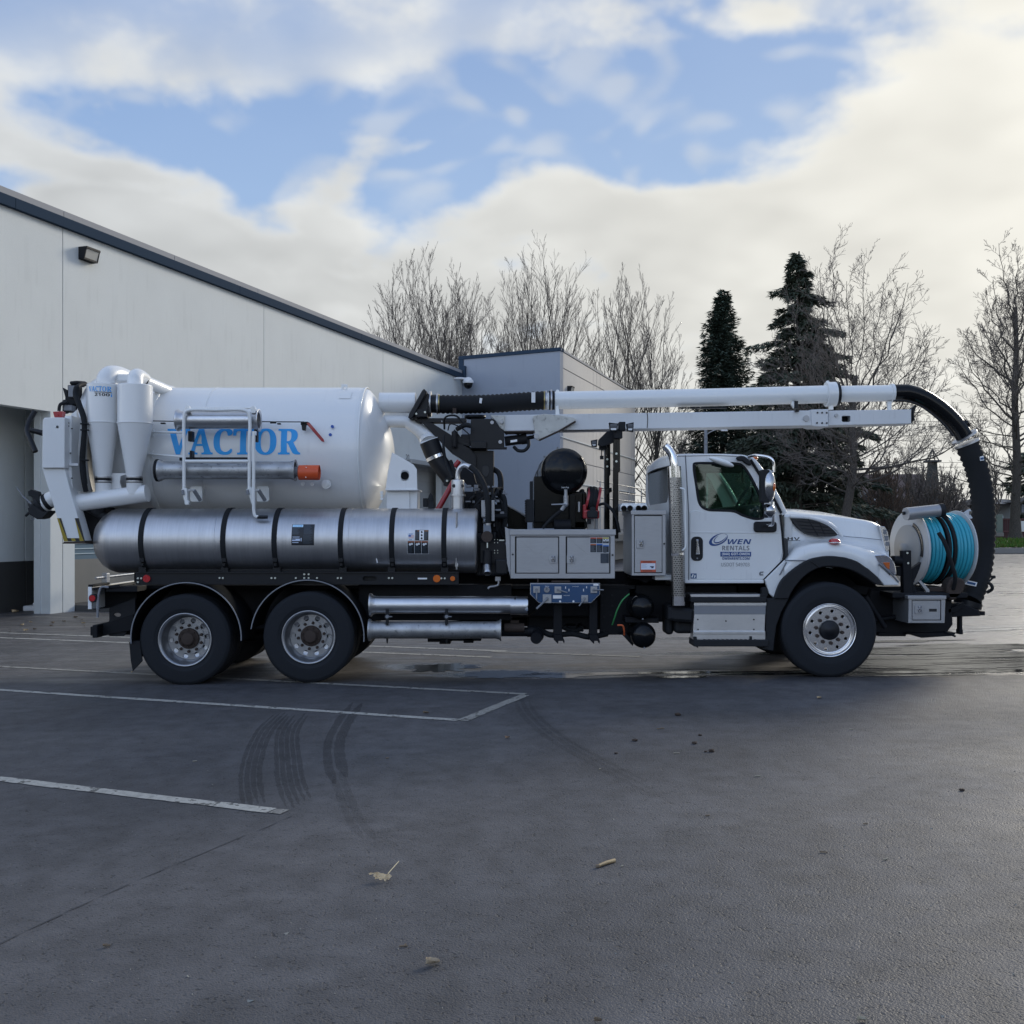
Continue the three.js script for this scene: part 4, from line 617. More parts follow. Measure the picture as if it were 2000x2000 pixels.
tp('lettering', [0, 2.2].map(k => wrapX(text('VACTOR', SERIF, 326 + k, 836.5, 584.5 + k, 888.5, .44), TC, TZ, TR + .003 + k * .0006)), MT.letter, tank);
tp('dot', [[649, 833], [645, 849], [634, 863.5]].map(([x, y]) => disc(x, y, .438, M(3.1, .43), .012, 14)), MT.dotBlue, tank);
tp('lifting_lug', [poly([[666, 766], [667, 750], [679, 751], [679, 767]], .95, .03, .003, [circ(673, 758, 3.6, 14)]), wrapX(new THREE.PlaneGeometry(.14, .1, 4, 8).translate(X(670, .6), Y(771, .75), 0), TC, TZ, TR + .006)], MT.white, tank);
tp('inspection_plug', [disc(637, 945.5, .43, M(9, .43), .05, 24), disc(637, 945.5, .415, M(6.2, .43), .03, 4)], MT.white, tank);
tp('fitting', [disc(591, 945, .42, M(3.6, .43), .03, 12), disc(609, 945.5, .42, M(3.6, .43), .03, 12), ...[962, 968, 974].map(y => disc(745.5, y, .55, M(3, .5), .05, 8))], MT.white, tank);
tp('pull_cable', [hose([[297, 822, .36], [320, 822.5, .36], [343, 823, .36]], .006, 6, 6), hose([[510, 823.5, .36], [560, 824, .36], [594, 824, .36]], .006, 8, 6), box(527, 823, 539, 827, .35, .03), box(541, 826, 548, 829, .36, .04), box(313, 825, 322, 828, .36, .04)], MT.black, tank);
tp('valve_lever', [poly([[599, 826], [604, 825], [632, 858], [633, 863.5], [628, 862], [601, 831]], .34, .02), ], MT.red, tank);
tp('lever_bracket', [box(587, 823.5, 602, 830, .35, .06), poly([[588, 826], [598, 826], [596, 841], [590, 840]], .35, .05)], MT.black, tank);
tp('front_bracket', [poly([[765.6, 883.6], [798.8, 902], [808, 908], [814, 917], [815, 956], [753, 955], [758, 920]], .55, .03, .004, [smooth([[783, 922], [786, 918], [794, 918], [799, 922], [799, 935], [794, 939.5], [786, 939.5], [782, 935]], 3)]), poly([[767, 890], [798.8, 904], [814, 919], [815, 956], [753, 955]], .72, .02), box(755, 957, 800, 996, .6, .5), box(800, 957, 815, 996, .62, .3), box(752, 955, 815.5, 958, .52, .6)], MT.tank);
tp('sensor_plate', [disc(790.5, 929, .66, M(8, .6), .02, 16)], MT.frame);

// -- rear arm, knife valve, hydraulics
tp('door_arm', [poly([...smooth([[83, 822], [86, 816.5], [92, 815.5]], 4, false), [126, 815.5], [126, 914], [82, 914]], .0, .25, .006, [circ(112, 834, 4, 14)]), poly([[82, 914], [126, 914], [137, 958], [152, 1010], [165, 1056], [125, 1057], [104, 985]], .04, .2, .004), poly([[126, 813], [140, 812], [139, 905], [142, 958], [137, 958], [126, 914]], .12, .3), box(134, 905, 153, 910, .1, .1), poly([[138, 810], [150, 800], [153, 860], [152, 906], [138, 908]], .3, .05)], MT.cab);
tp('bolt', bolts([[133, 826], [133, 832], [140, 837], [137, 885], [140, 934]], .1, .008, .015), MT.ink);
const hz = (() => { const c = document.createElement('canvas'); c.width = c.height = 256; const x = c.getContext('2d'); x.fillStyle = '#8f7d1c'; x.fillRect(0, 0, 256, 256); x.fillStyle = '#14141a'; for (let i = -4; i < 8; i++) { x.beginPath(); x.moveTo(i * 64, 0); x.lineTo(i * 64 + 32, 0); x.lineTo(i * 64 + 32 + 128, 256); x.lineTo(i * 64 + 128, 256); x.fill(); } const t = new THREE.CanvasTexture(c); t.colorSpace = THREE.SRGBColorSpace; t.wrapS = t.wrapT = THREE.RepeatWrapping; t.repeat.set(2.8, 2.2); return t; })();
tp('hazard_stripe', [poly([[111.5, 1012], [119, 1012], [131, 1051], [155, 1051], [146, 1012], [153.5, 1012], [165.5, 1056.5], [125, 1057.5]], .034, .006, 0)], std(1, 1, 1, .5, 0, { map: hz }));
tp('door_sill', [poly([[121, 1062], [125, 1058], [166, 1058], [166, 1062]], .02, .6), box(160, 1058, 190, 1062, .2, .5)], MT.rust);
tp('door_bumper', [hose([[68, 803, .35], [57, 823, .3], [53, 840, .25], [58, 855, .2], [69, 882, .15]], .032, 20, 8), rod([60, 840, .22], [84, 846, .22], .028, 8, .034)], MT.black);
tp('beacon_block', [poly([[103, 804], [121, 803], [120, 815], [106, 815]], .2, .1), disc(112, 810, .19, M(2), .02, 10)], MT.red);
tp('door_hydraulics', [box(132, 752, 147, 775, .5, .2), box(122, 790, 141, 803, .5, .2), poly([[122, 757], [131, 762], [131, 775], [127, 775]], .55, .05), box(127, 775, 146, 790, .55, .25), hose([[132, 785, .45], [118, 790, .45], [115, 803, .45]], .02, 12), hose([[138, 748, .5], [150, 747, .5], [166, 748, .6]], .02, 8), hose([[147, 760, .4], [156, 752, .5], [168, 750, .6]], .025, 8), box(138, 745, 152, 752, .55, .2), rod([130, 806, .5], [127, 783, .55], .03)], MT.plastic);
tp('valve_block', [box(133, 753, 146, 775, .47, .12), box(124, 791, 140, 802, .47, .12)], MT.grey);
tp('hydraulic_hose', [hose([[150, 756, .22], [147, 768, .2], [153, 787, .16], [162, 812, .12], [165, 830, .1], [163, 862, .1], [160, 900, .1], [163, 935, .1], [168, 960, .14]], .03, 40), hose([[152, 754, .25], [153, 775, .2], [158, 792, .16], [166, 815, .12], [167, 840, .11], [164, 900, .12], [168, 945, .14]], .018, 30), ...[826, 838, 897].map(y => box(156, y, 171, y + 3, .06, .05))], MT.rubber);
const kv = tp('rear_drain_valve', [rod([95, 978, .25], [66, 995, .25], M(17), 14), rod([84, 984, .25], [78, 988, .25], M(21), 14), poly([[54, 960], [60, 956], [72, 960], [76, 970], [80, 985], [70, 992], [64, 985], [67, 975], [60, 970], [55, 968]], .15, .1), poly([[54, 993], [64, 985], [84, 1000], [97, 997], [82, 1012], [72, 1014], [57, 1005]], .12, .2), rod([58, 1000, .2], [50, 1008, .2], .015)], MT.plastic);
tp('drain_stub', [rod([110, 970, .28], [88, 982, .26], M(16), 20), rod([90, 981, .26], [86, 983, .26], M(19), 20)], MT.tank);
tp('valve_handle', [rod([32, 951, .1], [45, 970, .1], .008, 6), rod([45, 970, .1], [61, 984, .1], .009, 6), sweep(new THREE.CatmullRomCurve3(pp(circ(64, 1013, 2.8, 10).map(p => [...p, .15])), true).getPoints(20), .004, 5)], MT.grey, kv);
tp('rear_underframe', [box(158, 990, 200, 1060, .45, 1.2, .02), box(150, 1000, 172, 1056, .5, 1, .02), rod([196, 985, .3], [186, 1000, .3], .09), disc(183, 1034, .38, M(6), .06, 16), rod([170, 990, .3], [205, 1010, .3], .05)], MT.plastic);

// -- cyclone separators
function cyclone(cx, r, o, y0, y1, y2, rb, bx) {
  const p = P(cx, 850, o), z = p.z, q = P(bx, 930, o).x - p.x;
  const yy = y => Y(y, o);
  const g = latheY([[0, yy(y0)], [r * .96, yy(y0)], [r, yy(y0 + 2)], [r, yy(y1 - 2)], [r + .006, yy(y1 - 1)], [r + .006, yy(y1 + 1)], [r, yy(y1 + 2)]], p.x, z, 40);
  const cone = latheY([[r, yy(y1 + 2)], [rb, yy(y2)], [rb, yy(y2 + 34)]], p.x, z, 40); const a = cone.attributes.position;
  for (let i = 0; i < a.count; i++) a.setX(i, a.getX(i) + q * clamp((yy(y1) - a.getY(i)) / (yy(y1) - yy(y2)), 0, 1));
  const c = tp('cyclone', [g, cone], MT.tank);
  tp('hose_clamp', [0, 8].map(d => latheY([[rb + .004, yy(y2 + d)], [rb + .008, yy(y2 + d)], [rb + .008, yy(y2 + d + 3)], [rb + .004, yy(y2 + d + 3)]], p.x + q, z, 28)), MT.steel, c);
  tp('rubber_sleeve', latheY([[rb + .003, yy(y2)], [rb + .005, yy(y2)], [rb + .005, yy(y2 + 12)], [rb + .003, yy(y2 + 12)]], p.x + q, z, 28), MT.black, c);
  return c;
}
const cy1 = cyclone(201, M(30, .26), .26, 751, 826, 931, M(14.8, .26), 201.5);
const cy2 = cyclone(264, M(33, .2), .2, 752, 827, 931, M(14.8, .2), 262.5);
tp('cyclone_elbow', [sweep(curve(pp([[208, 752, .27], [206, 742, .27], [212, 733, .32], [226, 731, .45], [245, 737, .7]]), 24), M(17, .3), 24), sweep(curve(pp([[264, 753, .2], [264, 741, .22], [268, 735, .3], [280, 742, .5]]), 16), M(15, .45), 24), ball(264, 741, .21, M(14.5, .2)), box(222, 731, 252, 744, .32, .1)], MT.tank);
tp('crossover_pipe', [rod([274, 741, .4], [325, 763, .95], M(12, .6), 24)], MT.tank);
tp('hose_clamp', [rod([277, 742, .43], [279, 743, .45], M(13.2, .5), 24)], MT.black);
function onCyclone(g) { const cz = P(201, 850, .26), r = M(30, .26) + .003; return g.map(q => { q = new TessellateModifier(.03, 6).modify(q.index ? q.toNonIndexed() : q); const p = q.attributes.position; for (let i = 0; i < p.count; i++) p.setZ(i, cz.z + Math.sqrt(Math.max(0, r * r - (p.getX(i) - cz.x) ** 2))); q.computeVertexNormals(); return q; }); }
tp('cyclone_lettering', onCyclone([text('VACTOR', SERIF, 174, 755, 216, 765, .12), text('i', BOLD, 215, 768, 216.5, 775, .12)]), MT.letter, cy1);
tp('model_number', onCyclone([text('2100', BOLD, 187.5, 768.3, 213.5, 774, .12), new THREE.PlaneGeometry(X(216, .12) - X(187, .12), .007).translate((X(187, .12) + X(216, .12)) / 2, Y(766.4, .12), 0)]), MT.ink, cy1);
tp('cyclone_bracket', [poly([[211, 924], [248, 924], [248, 927], [236, 930], [234, 942], [238, 957], [216, 960], [217, 940], [214, 931]], .3, .03)], MT.tank);
const cp = tp('clean_out_pipe', [sweep([P(118, 987, .22), P(288, 963, .22)], M(17, .22), 28)], MT.tank);
tp('pipe_cap', [sweep([P(116.5, 987.2, .22), P(121, 986.6, .22)], M(18, .22), 28), box(128, 987, 134, 991, .1, .05)], MT.white, cp);
tp('clean_out_label', [box(123, 973, 149, 983, .128, .004, 0), box(133, 990, 152, 992.5, .118, .004, 0)], MT.paper, cp);
tp('label_print', [text('CLEANOUT', BOLD, 124.5, 974.5, 147.5, 979, .126), text('Open each day', SANS, 125, 980, 145, 982, .126)], MT.ink, cp);

// -- folding tube rack on the tank side
const rk = tp('tube_rack', [
  sweep(curve(pp([[359.5, 958, .08], [359.5, 880, .08], [360, 812, .08], [363, 804, .08], [371, 801, .08], [420, 801, .08], [475, 801, .08], [483, 804, .08], [487, 812, .08], [487, 880, .08], [487, 956, .08]]), 80), .02, 10),
  rod([362, 901, .08], [487, 901, .08], .02), rod([368, 797, .2], [490, 797, .2], .012),
  ...[[366, 797], [494, 798]].map(([x, y]) => poly(smooth([[x - 4, y + 8], [x - 4, y - 2], [x, y - 6], [x + 4, y - 2], [x + 5, y + 8]], 3), .1, .05)),
  rod([292, 844, .4], [358, 844.5, .1], .014, 8), rod([291, 887, .4], [358, 892, .1], .014, 8), ...[[291, 844], [290, 887]].map(([x, y]) => poly([[x - 2, y], [x + 9, y - 7], [x + 9, y + 8]], .38, .03)),
  ...[[355, 958], [484, 956]].map(([x, y]) => poly([[x + 2, y - 4], [x + 10, y - 4], [x + 11, y + 18], [x + 14, y + 23], [x + 13, y + 28], [x + 6, y + 28], [x + 5, y + 20], [x + 2, y + 12]], .06, .06)),
  ...[[371, 950], [501, 950]].map(([x, y]) => poly(rrect(x, y, x + 24, y + 30, 4), .425, .03)),
], MT.white);
tp('rack_handle', [sweep(curve(pp([[495.5, 843, .04], [495.5, 900, .04], [495.5, 985, .04], [496, 1000, .04], [499, 1008, .04], [506, 1010, .04]]), 30), .019, 10), box(492, 842, 500, 850, .03, .04)], MT.white, rk);
tp('handle_grip', rod([503, 1010, .04], [522.5, 1010, .04], .02), MT.black, rk);
tp('rack_bar', [box(350, 893, 487, 899.5, .25, .05), box(367, 842, 375, 862, .22, .1), box(370, 880, 375, 898, .22, .1), box(496, 838, 502, 863, .25, .08)], MT.black, rk);
for (const x of [355, 481.5]) { tp('roller', [rod([x + 24, 958, .2], [x + 36, 977, .3], .022), rod([x + 1, 957, .05], [x + 3, 966, .05], .018)], MT.grey, rk); tp('roller_shaft', rod([x + 1, 957.5, .06], [x + 24, 957.5, .22], .014), MT.white, rk); }

// -- stainless water tank
const WZ = -(D0 + .37), WC = EYE + (HOR - 1056) * (D0 + .37) / F, WR = .372;
const wx = px => X(px, .02);
const wt = tp('water_tank', [latheX([[wx(190) - .14, 0], [wx(190) - .13, .12], [wx(190) - .1, .22], [wx(193) - .05, .3], [wx(198), .35], [wx(206), .366], [wx(212), WR], [wx(600), WR], [wx(925), WR]], WC, WZ, 96), latheX([[wx(925), WR], [wx(930), .362], [wx(932), .34], [wx(932), .3], [wx(929), 0]], WC, WZ, 96)], MT.steel);
tp('tank_seam', [418, 680, 926].map(x => ringX(wx(x), WC, WZ, WR - .001, .012, .005, 96)), MT.steel, wt);
[276, 436, 536, 665, 765, 867].forEach(x => { const s = tp('tank_strap', latheX([[wx(x - 5), WR + .002], [wx(x - 5), WR + .009], [wx(x + 5), WR + .009], [wx(x + 5), WR + .002]], WC, WZ, 96), MT.rubber); tp('strap_clip', [box(x - 4, 1083, x + 5, 1098, .04, .05), box(x - 2, 1098, x + 4, 1106, .08, .05)], MT.black, s); });
tp('sight_tube', [rod([892, 1000, .02], [892, 1112, .1], .012), rod([891, 1002, .02], [891, 1104, .06], .006), box(889, 1100, 895, 1107, .08, .02)], MT.alum, wt);
tp('grab_clip', [rod([735, 1090, .06], [737, 1099, .07], .008, 6)], MT.paper, wt);
const pX = P(894, 960, .37).x;
const fl = tp('filler_neck', [latheY([[M(12, .37), Y(994, .37)], [M(12, .37), Y(969, .37)]], pX, WZ, 28), latheY([[M(15.5, .37), Y(969, .37)], [M(15.5, .37), Y(965, .37)]], pX, WZ, 28), latheY([[M(12.6, .37), Y(968, .37)], [M(12.6, .37), Y(939, .37)], [M(11, .37), Y(937, .37)], [0, Y(937, .37)]], pX, WZ, 28), box(885, 1000, 912, 995, .3, .2, 0)], MT.alum);
tp('filler_pipe', [sweep(curve(pp([[894, 940, .37], [894, 925, .37], [898, 914, .36], [906, 909, .35], [914, 910, .33], [921, 914, .3]]), 24), M(4.6, .37), 14)], MT.alum, fl);
tp('filler_port', [disc(886.5, 949, .30, M(3.6, .3), .03, 16), disc(903, 949, .31, M(3.2, .3), .03, 14)], MT.ink, fl);
tp('filler_hose', [ribbed(pp([[919, 912, .3], [932, 924, .25], [944, 945, .2], [950, 965, .16], [953, 990, .14], [953, 1022, .14]]), M(5.4, .2), .022, .006, 14)], MT.rubber);
tp('hose_clamp', [rod([916, 911, .32], [919, 913, .31], M(5.6, .3), 14), rod([953, 1022, .13], [953, 1026, .13], M(5.5, .2), 14)], MT.steel);
// -- printed stickers
function sticker(w, h, draw) { const c = document.createElement('canvas'); c.width = w; c.height = h; const x = c.getContext('2d'); draw(x, w, h); const t = new THREE.CanvasTexture(c); t.colorSpace = THREE.SRGBColorSpace; return std(1, 1, 1, .45, 0, { map: t }); }
function sheet(x0, y0, x1, y1, o, nx = 1, ny = 1) { const g = new THREE.PlaneGeometry(X(x1, o) - X(x0, o), Y(y0, o) - Y(y1, o), nx, ny); g.translate((X(x0, o) + X(x1, o)) / 2, (Y(y0, o) + Y(y1, o)) / 2, -(D0 + o)); const q = g.toNonIndexed(); q.userData.keepUV = true; return q; }
function sheetOnTank(x0, y0, x1, y1) { const g = sheet(x0, y0, x1, y1, .02, 2, 12), p = g.attributes.position; for (let i = 0; i < p.count; i++) p.setZ(i, WZ + Math.sqrt((WR + .003) ** 2 - (p.getY(i) - WC) ** 2)); g.computeVertexNormals(); return g; }
const linesOf = (x, x0, y0, w, n, dy, c, r) => { x.fillStyle = c; for (let i = 0; i < n; i++) x.fillRect(x0, y0 + i * dy, w * (.6 + .4 * r()), dy * .45); };
tp('info_sticker', sheetOnTank(570, 1024, 614, 1065), sticker(256, 240, (x, w, h) => { const r = rng(3); x.fillStyle = '#10161f'; x.fillRect(0, 0, w, h); x.fillStyle = '#bfe0f5'; x.fillRect(6, 4, 120, 28); x.fillStyle = '#3f9bd8'; x.font = 'bold 24px serif'; x.fillText('VACTOR', 14, 27); linesOf(x, 8, 42, 90, 7, 11, '#46525e', r); linesOf(x, 138, 10, 105, 10, 11, '#3c4854', r); linesOf(x, 132, 128, 110, 9, 11, '#33404c', r); x.fillStyle = '#c4d2ea'; x.fillRect(8, 164, 90, 26); x.fillRect(12, 142, 80, 7); x.fillRect(10, 204, 70, 8); x.fillRect(106, 156, 9, 38); x.fillStyle = '#2a3a52'; x.fillRect(8, 168, 40, 9); }), wt);
tp('warning_sticker', sheetOnTank(796, 1056, 837, 1082), sticker(240, 150, (x, w, h) => { const r = rng(4); x.fillStyle = '#b9bdc2'; x.fillRect(0, 0, w, h); for (let i = 0; i < 3; i++) { x.fillStyle = '#12161c'; x.fillRect(4 + i * 79, 4, 74, h - 8); x.fillStyle = '#8a4a26'; x.fillRect(4 + i * 79, 4, 74, 16); x.fillStyle = '#d5dade'; x.beginPath(); x.arc(30 + i * 79, 42, 14, 0, 7); x.arc(52 + i * 79, 36, 12, 0, 7); x.fill(); linesOf(x, 10 + i * 79, 64, 58, 7, 11, '#3b444e', r); } }), wt);
tp('warning_sticker', sheetOnTank(811, 1035, 837, 1055.5), sticker(160, 120, (x, w, h) => { const r = rng(5); x.fillStyle = '#14181f'; x.fillRect(0, 0, w, h); x.fillStyle = '#e4e6e8'; x.fillRect(52, 4, 54, h - 8); x.fillStyle = '#15191f'; for (let i = 0; i < 3; i++) { x.beginPath(); x.arc(80, 24 + i * 36, 12, .6, 5.2); x.lineTo(92, 30 + i * 36); x.fill(); } x.fillStyle = '#a06a3a'; x.fillRect(26, 6, 24, 10); x.fillRect(110, 6, 46, 10); linesOf(x, 6, 24, 40, 8, 11, '#454e58', r); linesOf(x, 112, 24, 40, 8, 11, '#454e58', r); }), wt);
tp('flag_sticker', sheetOnTank(797, 1041, 810, 1055.5), sticker(90, 100, (x, w, h) => { x.fillStyle = '#cfd4da'; x.fillRect(0, 0, w, h); x.fillStyle = '#c98f84'; for (let i = 0; i < 4; i++) x.fillRect(8, 28 + i * 12, 74, 6); x.fillStyle = '#2a58a0'; x.fillRect(8, 26, 34, 24); x.font = 'bold 18px sans-serif'; x.fillText('MADE', 14, 20); x.fillText('USA', 20, 96); }), wt);

// -- lower tool box with two doors
function latch(px, py, o, dir, parent) { const l = tp('latch', [poly([[px - 9 * dir, py], [px - 5 * dir, py - 8], [px + 8 * dir, py - 8], [px + 9 * dir, py - 6], [px + 9 * dir, py + 7], [px + 8 * dir, py + 9], [px - 5 * dir, py + 9]], o, .012, .003)], MT.plate, parent); tp('latch_cup', [box(px - 3, py - 6, px + 5, py + 6, o - .002, .006, .002)], MT.tint, l); tp('latch_tee', [box(px - 1, py - 5, px + 2, py + 6, o - .012, .012, .003), box(px - 4, py - 1, px + 4, py + 1.5, o - .012, .012, .002)], MT.chrome, l); return l; }
const tb = tp('tool_box', [poly([[997, 1045], [1201, 1045], [1201, 1130], [997, 1130]], .03, .6, .004, [[[1005, 1047], [1093, 1047], [1093, 1121], [1005, 1121]], [[1104, 1047], [1193, 1047], [1193, 1121], [1104, 1121]]]), poly([[995.5, 1034], [1203, 1034], [1203, 1045], [995.5, 1045]], .012, .64, .004), poly([[986, 1029], [996, 1035], [997, 1128], [990, 1100]], .06, .5)], MT.plate);
tp('dark_box_fill', box(1000, 1046, 1198, 1124, .075, .5, 0), MT.ink, tb);  // black fill, its colour supplies the shade in the door gaps
for (const [x0, x1, lx, d] of [[1007, 1092, 1080, 1], [1106, 1191.5, 1116, -1]]) { const dr = tp('box_door', [poly([[x0 + 1.5, 1049.5], [x1 - 1.5, 1049.5], [x1 - 1.5, 1119], [x0 + 1.5, 1119]], .034, .02, .003), poly([[x0 + 2, 1050], [(x0 + x1) / 2, 1084], [x1 - 2, 1050]], .0325, .004, .001), poly([[x0 + 2, 1118], [(x0 + x1) / 2, 1084], [x1 - 2, 1118]], .0325, .004, .001)], MT.plate, tb); latch(lx, 1092, .024, d, dr); }
tp('rubber_stop', [disc(1001.5, 1083, .02, M(2), .02, 12), disc(1196.5, 1084, .02, M(2), .02, 12)], MT.ink, tb);
tp('warning_sticker', sheet(1152, 1049, 1190, 1079.5, .0295), sticker(256, 200, (x, w, h) => { const r = rng(8); x.fillStyle = '#b4b8be'; x.fillRect(0, 0, w, h); const top = ['#b04a3a', '#a5522e', '#b8ab2e', '#a5522e', '#2a62ac', '#2a62ac']; for (let i = 0; i < 6; i++) { const cx = 6 + (i % 3) * 83, cy = 5 + (i / 3 | 0) * 82 + (i === 5 ? 16 : 0), hh = i < 3 ? 74 : 108 - (i === 5 ? 16 : 0); x.fillStyle = '#1b222a'; x.fillRect(cx, cy, 78, hh); x.fillStyle = top[i]; x.fillRect(cx, cy, 78, 16); if (i === 2) { x.fillStyle = '#dcdfe2'; x.fillRect(cx + 4, cy + 18, 70, 30); x.fillStyle = '#15191f'; x.fillRect(cx + 10, cy + 22, 16, 14); x.fillRect(cx + 46, cy + 24, 16, 14); x.fillRect(cx + 30, cy + 36, 10, 10); } linesOf(x, cx + 8, cy + (i === 2 ? 52 : 26), 60, i < 3 ? (i === 2 ? 2 : 4) : 7, 11, '#5a626c', r); } }), tb);
tp('info_sticker', sheet(1173, 1081, 1189, 1100, .0295), sticker(80, 100, (x, w, h) => { x.fillStyle = '#26303c'; x.fillRect(0, 0, w, h); linesOf(x, 8, 8, 60, 9, 10, '#414b57', rng(2)); }), tb);
// -- hydraulic control panel
const pn = tp('control_panel', [poly([[1035.5, 1139], [1172, 1139], [1172, 1161], [1154.5, 1178], [1052.7, 1178], [1035.5, 1161]], .02, .06, .004)], MT.plate);
tp('panel_face', poly([[1037, 1141], [1170.5, 1141], [1170.5, 1160.5], [1154, 1176.7], [1053, 1176.7], [1037, 1160.5]], .016, .012, .001), MT.panelBlue, pn);
[[1048, 1151.5, 6.5, [1048, 1171]], [1089.7, 1152, 6.5, [1108, 1157.5]], [1160, 1152, 6.5, [1179, 1152.3]], [1068.5, 1169.5, 8.5, [1048, 1189]], [1142, 1169, 6.5, [1131, 1183.5]]].forEach(([x, y, r, e]) => { const v = tp('valve_plate', [box(x - r, y - r, x + r, y + r, .004, .012, .003), ...[[-1, -1], [1, -1], [1, 1], [-1, 1]].map(([a, b]) => disc(x + a * r * .7, y + b * r * .7, .0, M(.9), .006, 6))], MT.plate, pn); tp('valve_knob', disc(x, y, -.02, M(r * .42), .025, 12), MT.grey, v); tp('valve_lever', rod([x, y, -.02], [...e, -.05], .008 * (r > 7 ? 1.5 : 1), 6), MT.grey, v); });
const ga = tp('pressure_gauge', disc(1068, 1151.7, -.005, M(5.6), .03, 24), MT.chrome, pn); tp('gauge_face', [disc(1068, 1151.7, -.0065, M(4.4), .004, 20)], MT.grey, ga); tp('gauge_needle', box(1067.6, 1147.5, 1068.4, 1152.5, -.009, .002, 0), MT.ink, ga);
tp('panel_label', [box(1080, 1162.5, 1097, 1169, .012, .003, 0)], MT.paper, pn); tp('panel_print', [text('WATER PUMP', BOLD, 1064, 1144.4, 1073, 1145.6, .0135), text('VACUUM', BOLD, 1118, 1145, 1130, 1146.2, .0135), text('HOSE REEL', BOLD, 1101, 1162.4, 1113, 1163.6, .0135), box(1104, 1145.5, 1105.4, 1150, .012, .002, 0), box(1110.5, 1150, 1112, 1155, .012, .002, 0), box(1139, 1150, 1140.5, 1155, .012, .002, 0), box(1145, 1145, 1146.4, 1149, .012, .002, 0), disc(1094, 1174.7, .008, M(2.1), .01, 12), disc(1120, 1174.7, .008, M(2.1), .01, 12), box(1159, 1140, 1169, 1144, .01, .004, 0)], MT.paper, pn);
tp('panel_hanger', [box(1077, 1134, 1114, 1138, .05, .05, .01), box(1049, 1130, 1052, 1140, .04, .02), box(1156, 1130, 1159, 1140, .04, .02)], MT.rust, pn);
// -- stabiliser feet, hoses, exhaust pipe under the middle
for (const [a, b, m] of [[1081, 1098, 1090], [1151, 1167, 1160]]) tp('outrigger_leg', [box(a, 1172, b, 1245, .22, .12, .01), poly([[a, 1240], [b - 1, 1240], [b + 5, 1252], [b + 4, 1258], [b + 1, 1252], [m + 1, 1252], [m, 1258], [a + 1, 1250]], .16, .22)], MT.frame);
tp('suction_line', [hose([[1052, 1228, .4], [1075, 1240, .3], [1120, 1238, .4], [1150, 1244, .35], [1185, 1238, .5]], .035, 24), hose([[1030, 1200, .5], [1050, 1185, .3], [1070, 1174, .25]], .03, 16), hose([[1100, 1225, .6], [1120, 1232, .6], [1135, 1228, .6]], .03, 12)], MT.rubber);
tp('underbody_clutter', [[835, 1246, 858, 1254], [858, 1248, 880, 1258], [905, 1246, 925, 1256], [870, 1240, 940, 1252], [1108, 1222, 1126, 1232], [1132, 1222, 1140, 1234]].map(([a, b, c, d]) => box(a, b, c, d, .6, .4, .01)), MT.frame);
const ep = tp('exhaust_pipe', [rod([978, 1234, .28], [1035, 1234, .28], M(9, .28), 20), sweep(curve(pp([[1030, 1233, .28], [1044, 1234, .28], [1051, 1240, .22], [1047, 1247, .05]]), 16), M(11, .28), 18)], MT.frame);
tp('pipe_clamp', [rod([985, 1226, .22], [1024, 1226, .22], .05, 14), box(997, 1212, 1014, 1217, .25, .1)], MT.rust, ep);
// -- pump and plumbing between water tank and tool box
tp('water_pump', [box(940, 1062, 985, 1125, .2, .6, .03), poly([[938, 1058], [984, 1056], [990, 1072], [990, 1100], [938, 1100]], .15, .3), rod([952, 1075, .1], [952, 1105, .1], M(9), 18), rod([952, 1100, .06], [952, 1110, .06], M(6.5), 16), box(967, 1092, 992, 1122, .1, .3, .02), box(930, 1040, 970, 1125, .4, .5, .02), latheY([[M(13), Y(1040, .1)], [M(13), Y(1050, .1)], [M(9), Y(1056, .1)]], X(952, .1), -(D0 + .15), 20)], MT.black);
tp('pump_port', [sweep([P(951, 1106, .05), P(952, 1120, -.04)], M(6.6), 20, false), sweep([P(952, 1117, -.03), P(952, 1120.4, -.045)], M(7), 20, false)], MT.alum);
tp('inspection_ring', [disc(951, 1048, .0, M(11), .03, 20)], MT.rust);
tp('pump_decals', [box(975, 1054, 985, 1056.5, .147, .003, 0), box(950.7, 1060, 953, 1070, -.0, .003, 0), ...[[966, 1054], [972, 1054], [966, 1060], [972, 1060], [966, 1075], [972, 1075], [966, 1080], [972, 1080]].map(([x, y]) => disc(x, y, .14, M(1), .02, 8))], MT.bolt);
tp('drain_cock', [box(967, 1126, 978, 1135, .2, .05), hose([[974, 1135, .2], [973, 1142, .2], [965, 1145, .2], [957, 1146, .2], [953, 1150, .2]], .012, 14)], MT.plate);
const mr = rng(77);
tp('hydraulic_lines', [...Array.from({ length: 12 }, (_, i) => hose([[908 + mr() * 30, 1000 + mr() * 30, .5 + mr() * .5], [915 + mr() * 45, 965 + mr() * 40, .4 + mr() * .5], [940 + mr() * 45, 950 + mr() * 40, .5 + mr() * .5], [960 + mr() * 30, 1020 + mr() * 40, .5 + mr() * .4]], .011 + mr() * .008, 20)), hose([[958, 914, 1.2], [975, 925, 1.1], [978, 960, 1], [976, 985, .9]], .035, 18), hose([[964, 960, .8], [982, 970, .7], [986, 1000, .6], [984, 1030, .6]], .035, 18), hose([[880, 900, .9], [890, 925, .8], [905, 935, .7], [940, 952, .6]], .022, 16), hose([[868, 838, .9], [870, 815, .8], [890, 812, .8], [908, 830, .8]], .012, 16), hose([[868, 850, .9], [866, 870, .8], [872, 905, .8], [884, 935, .6]], .016, 16), hose([[875, 840, .9], [880, 828, .8], [900, 835, .8], [918, 850, .8]], .008, 14), hose([[893, 838, .9], [910, 830, .8], [920, 832, .8]], .03, 10)], MT.rubber);
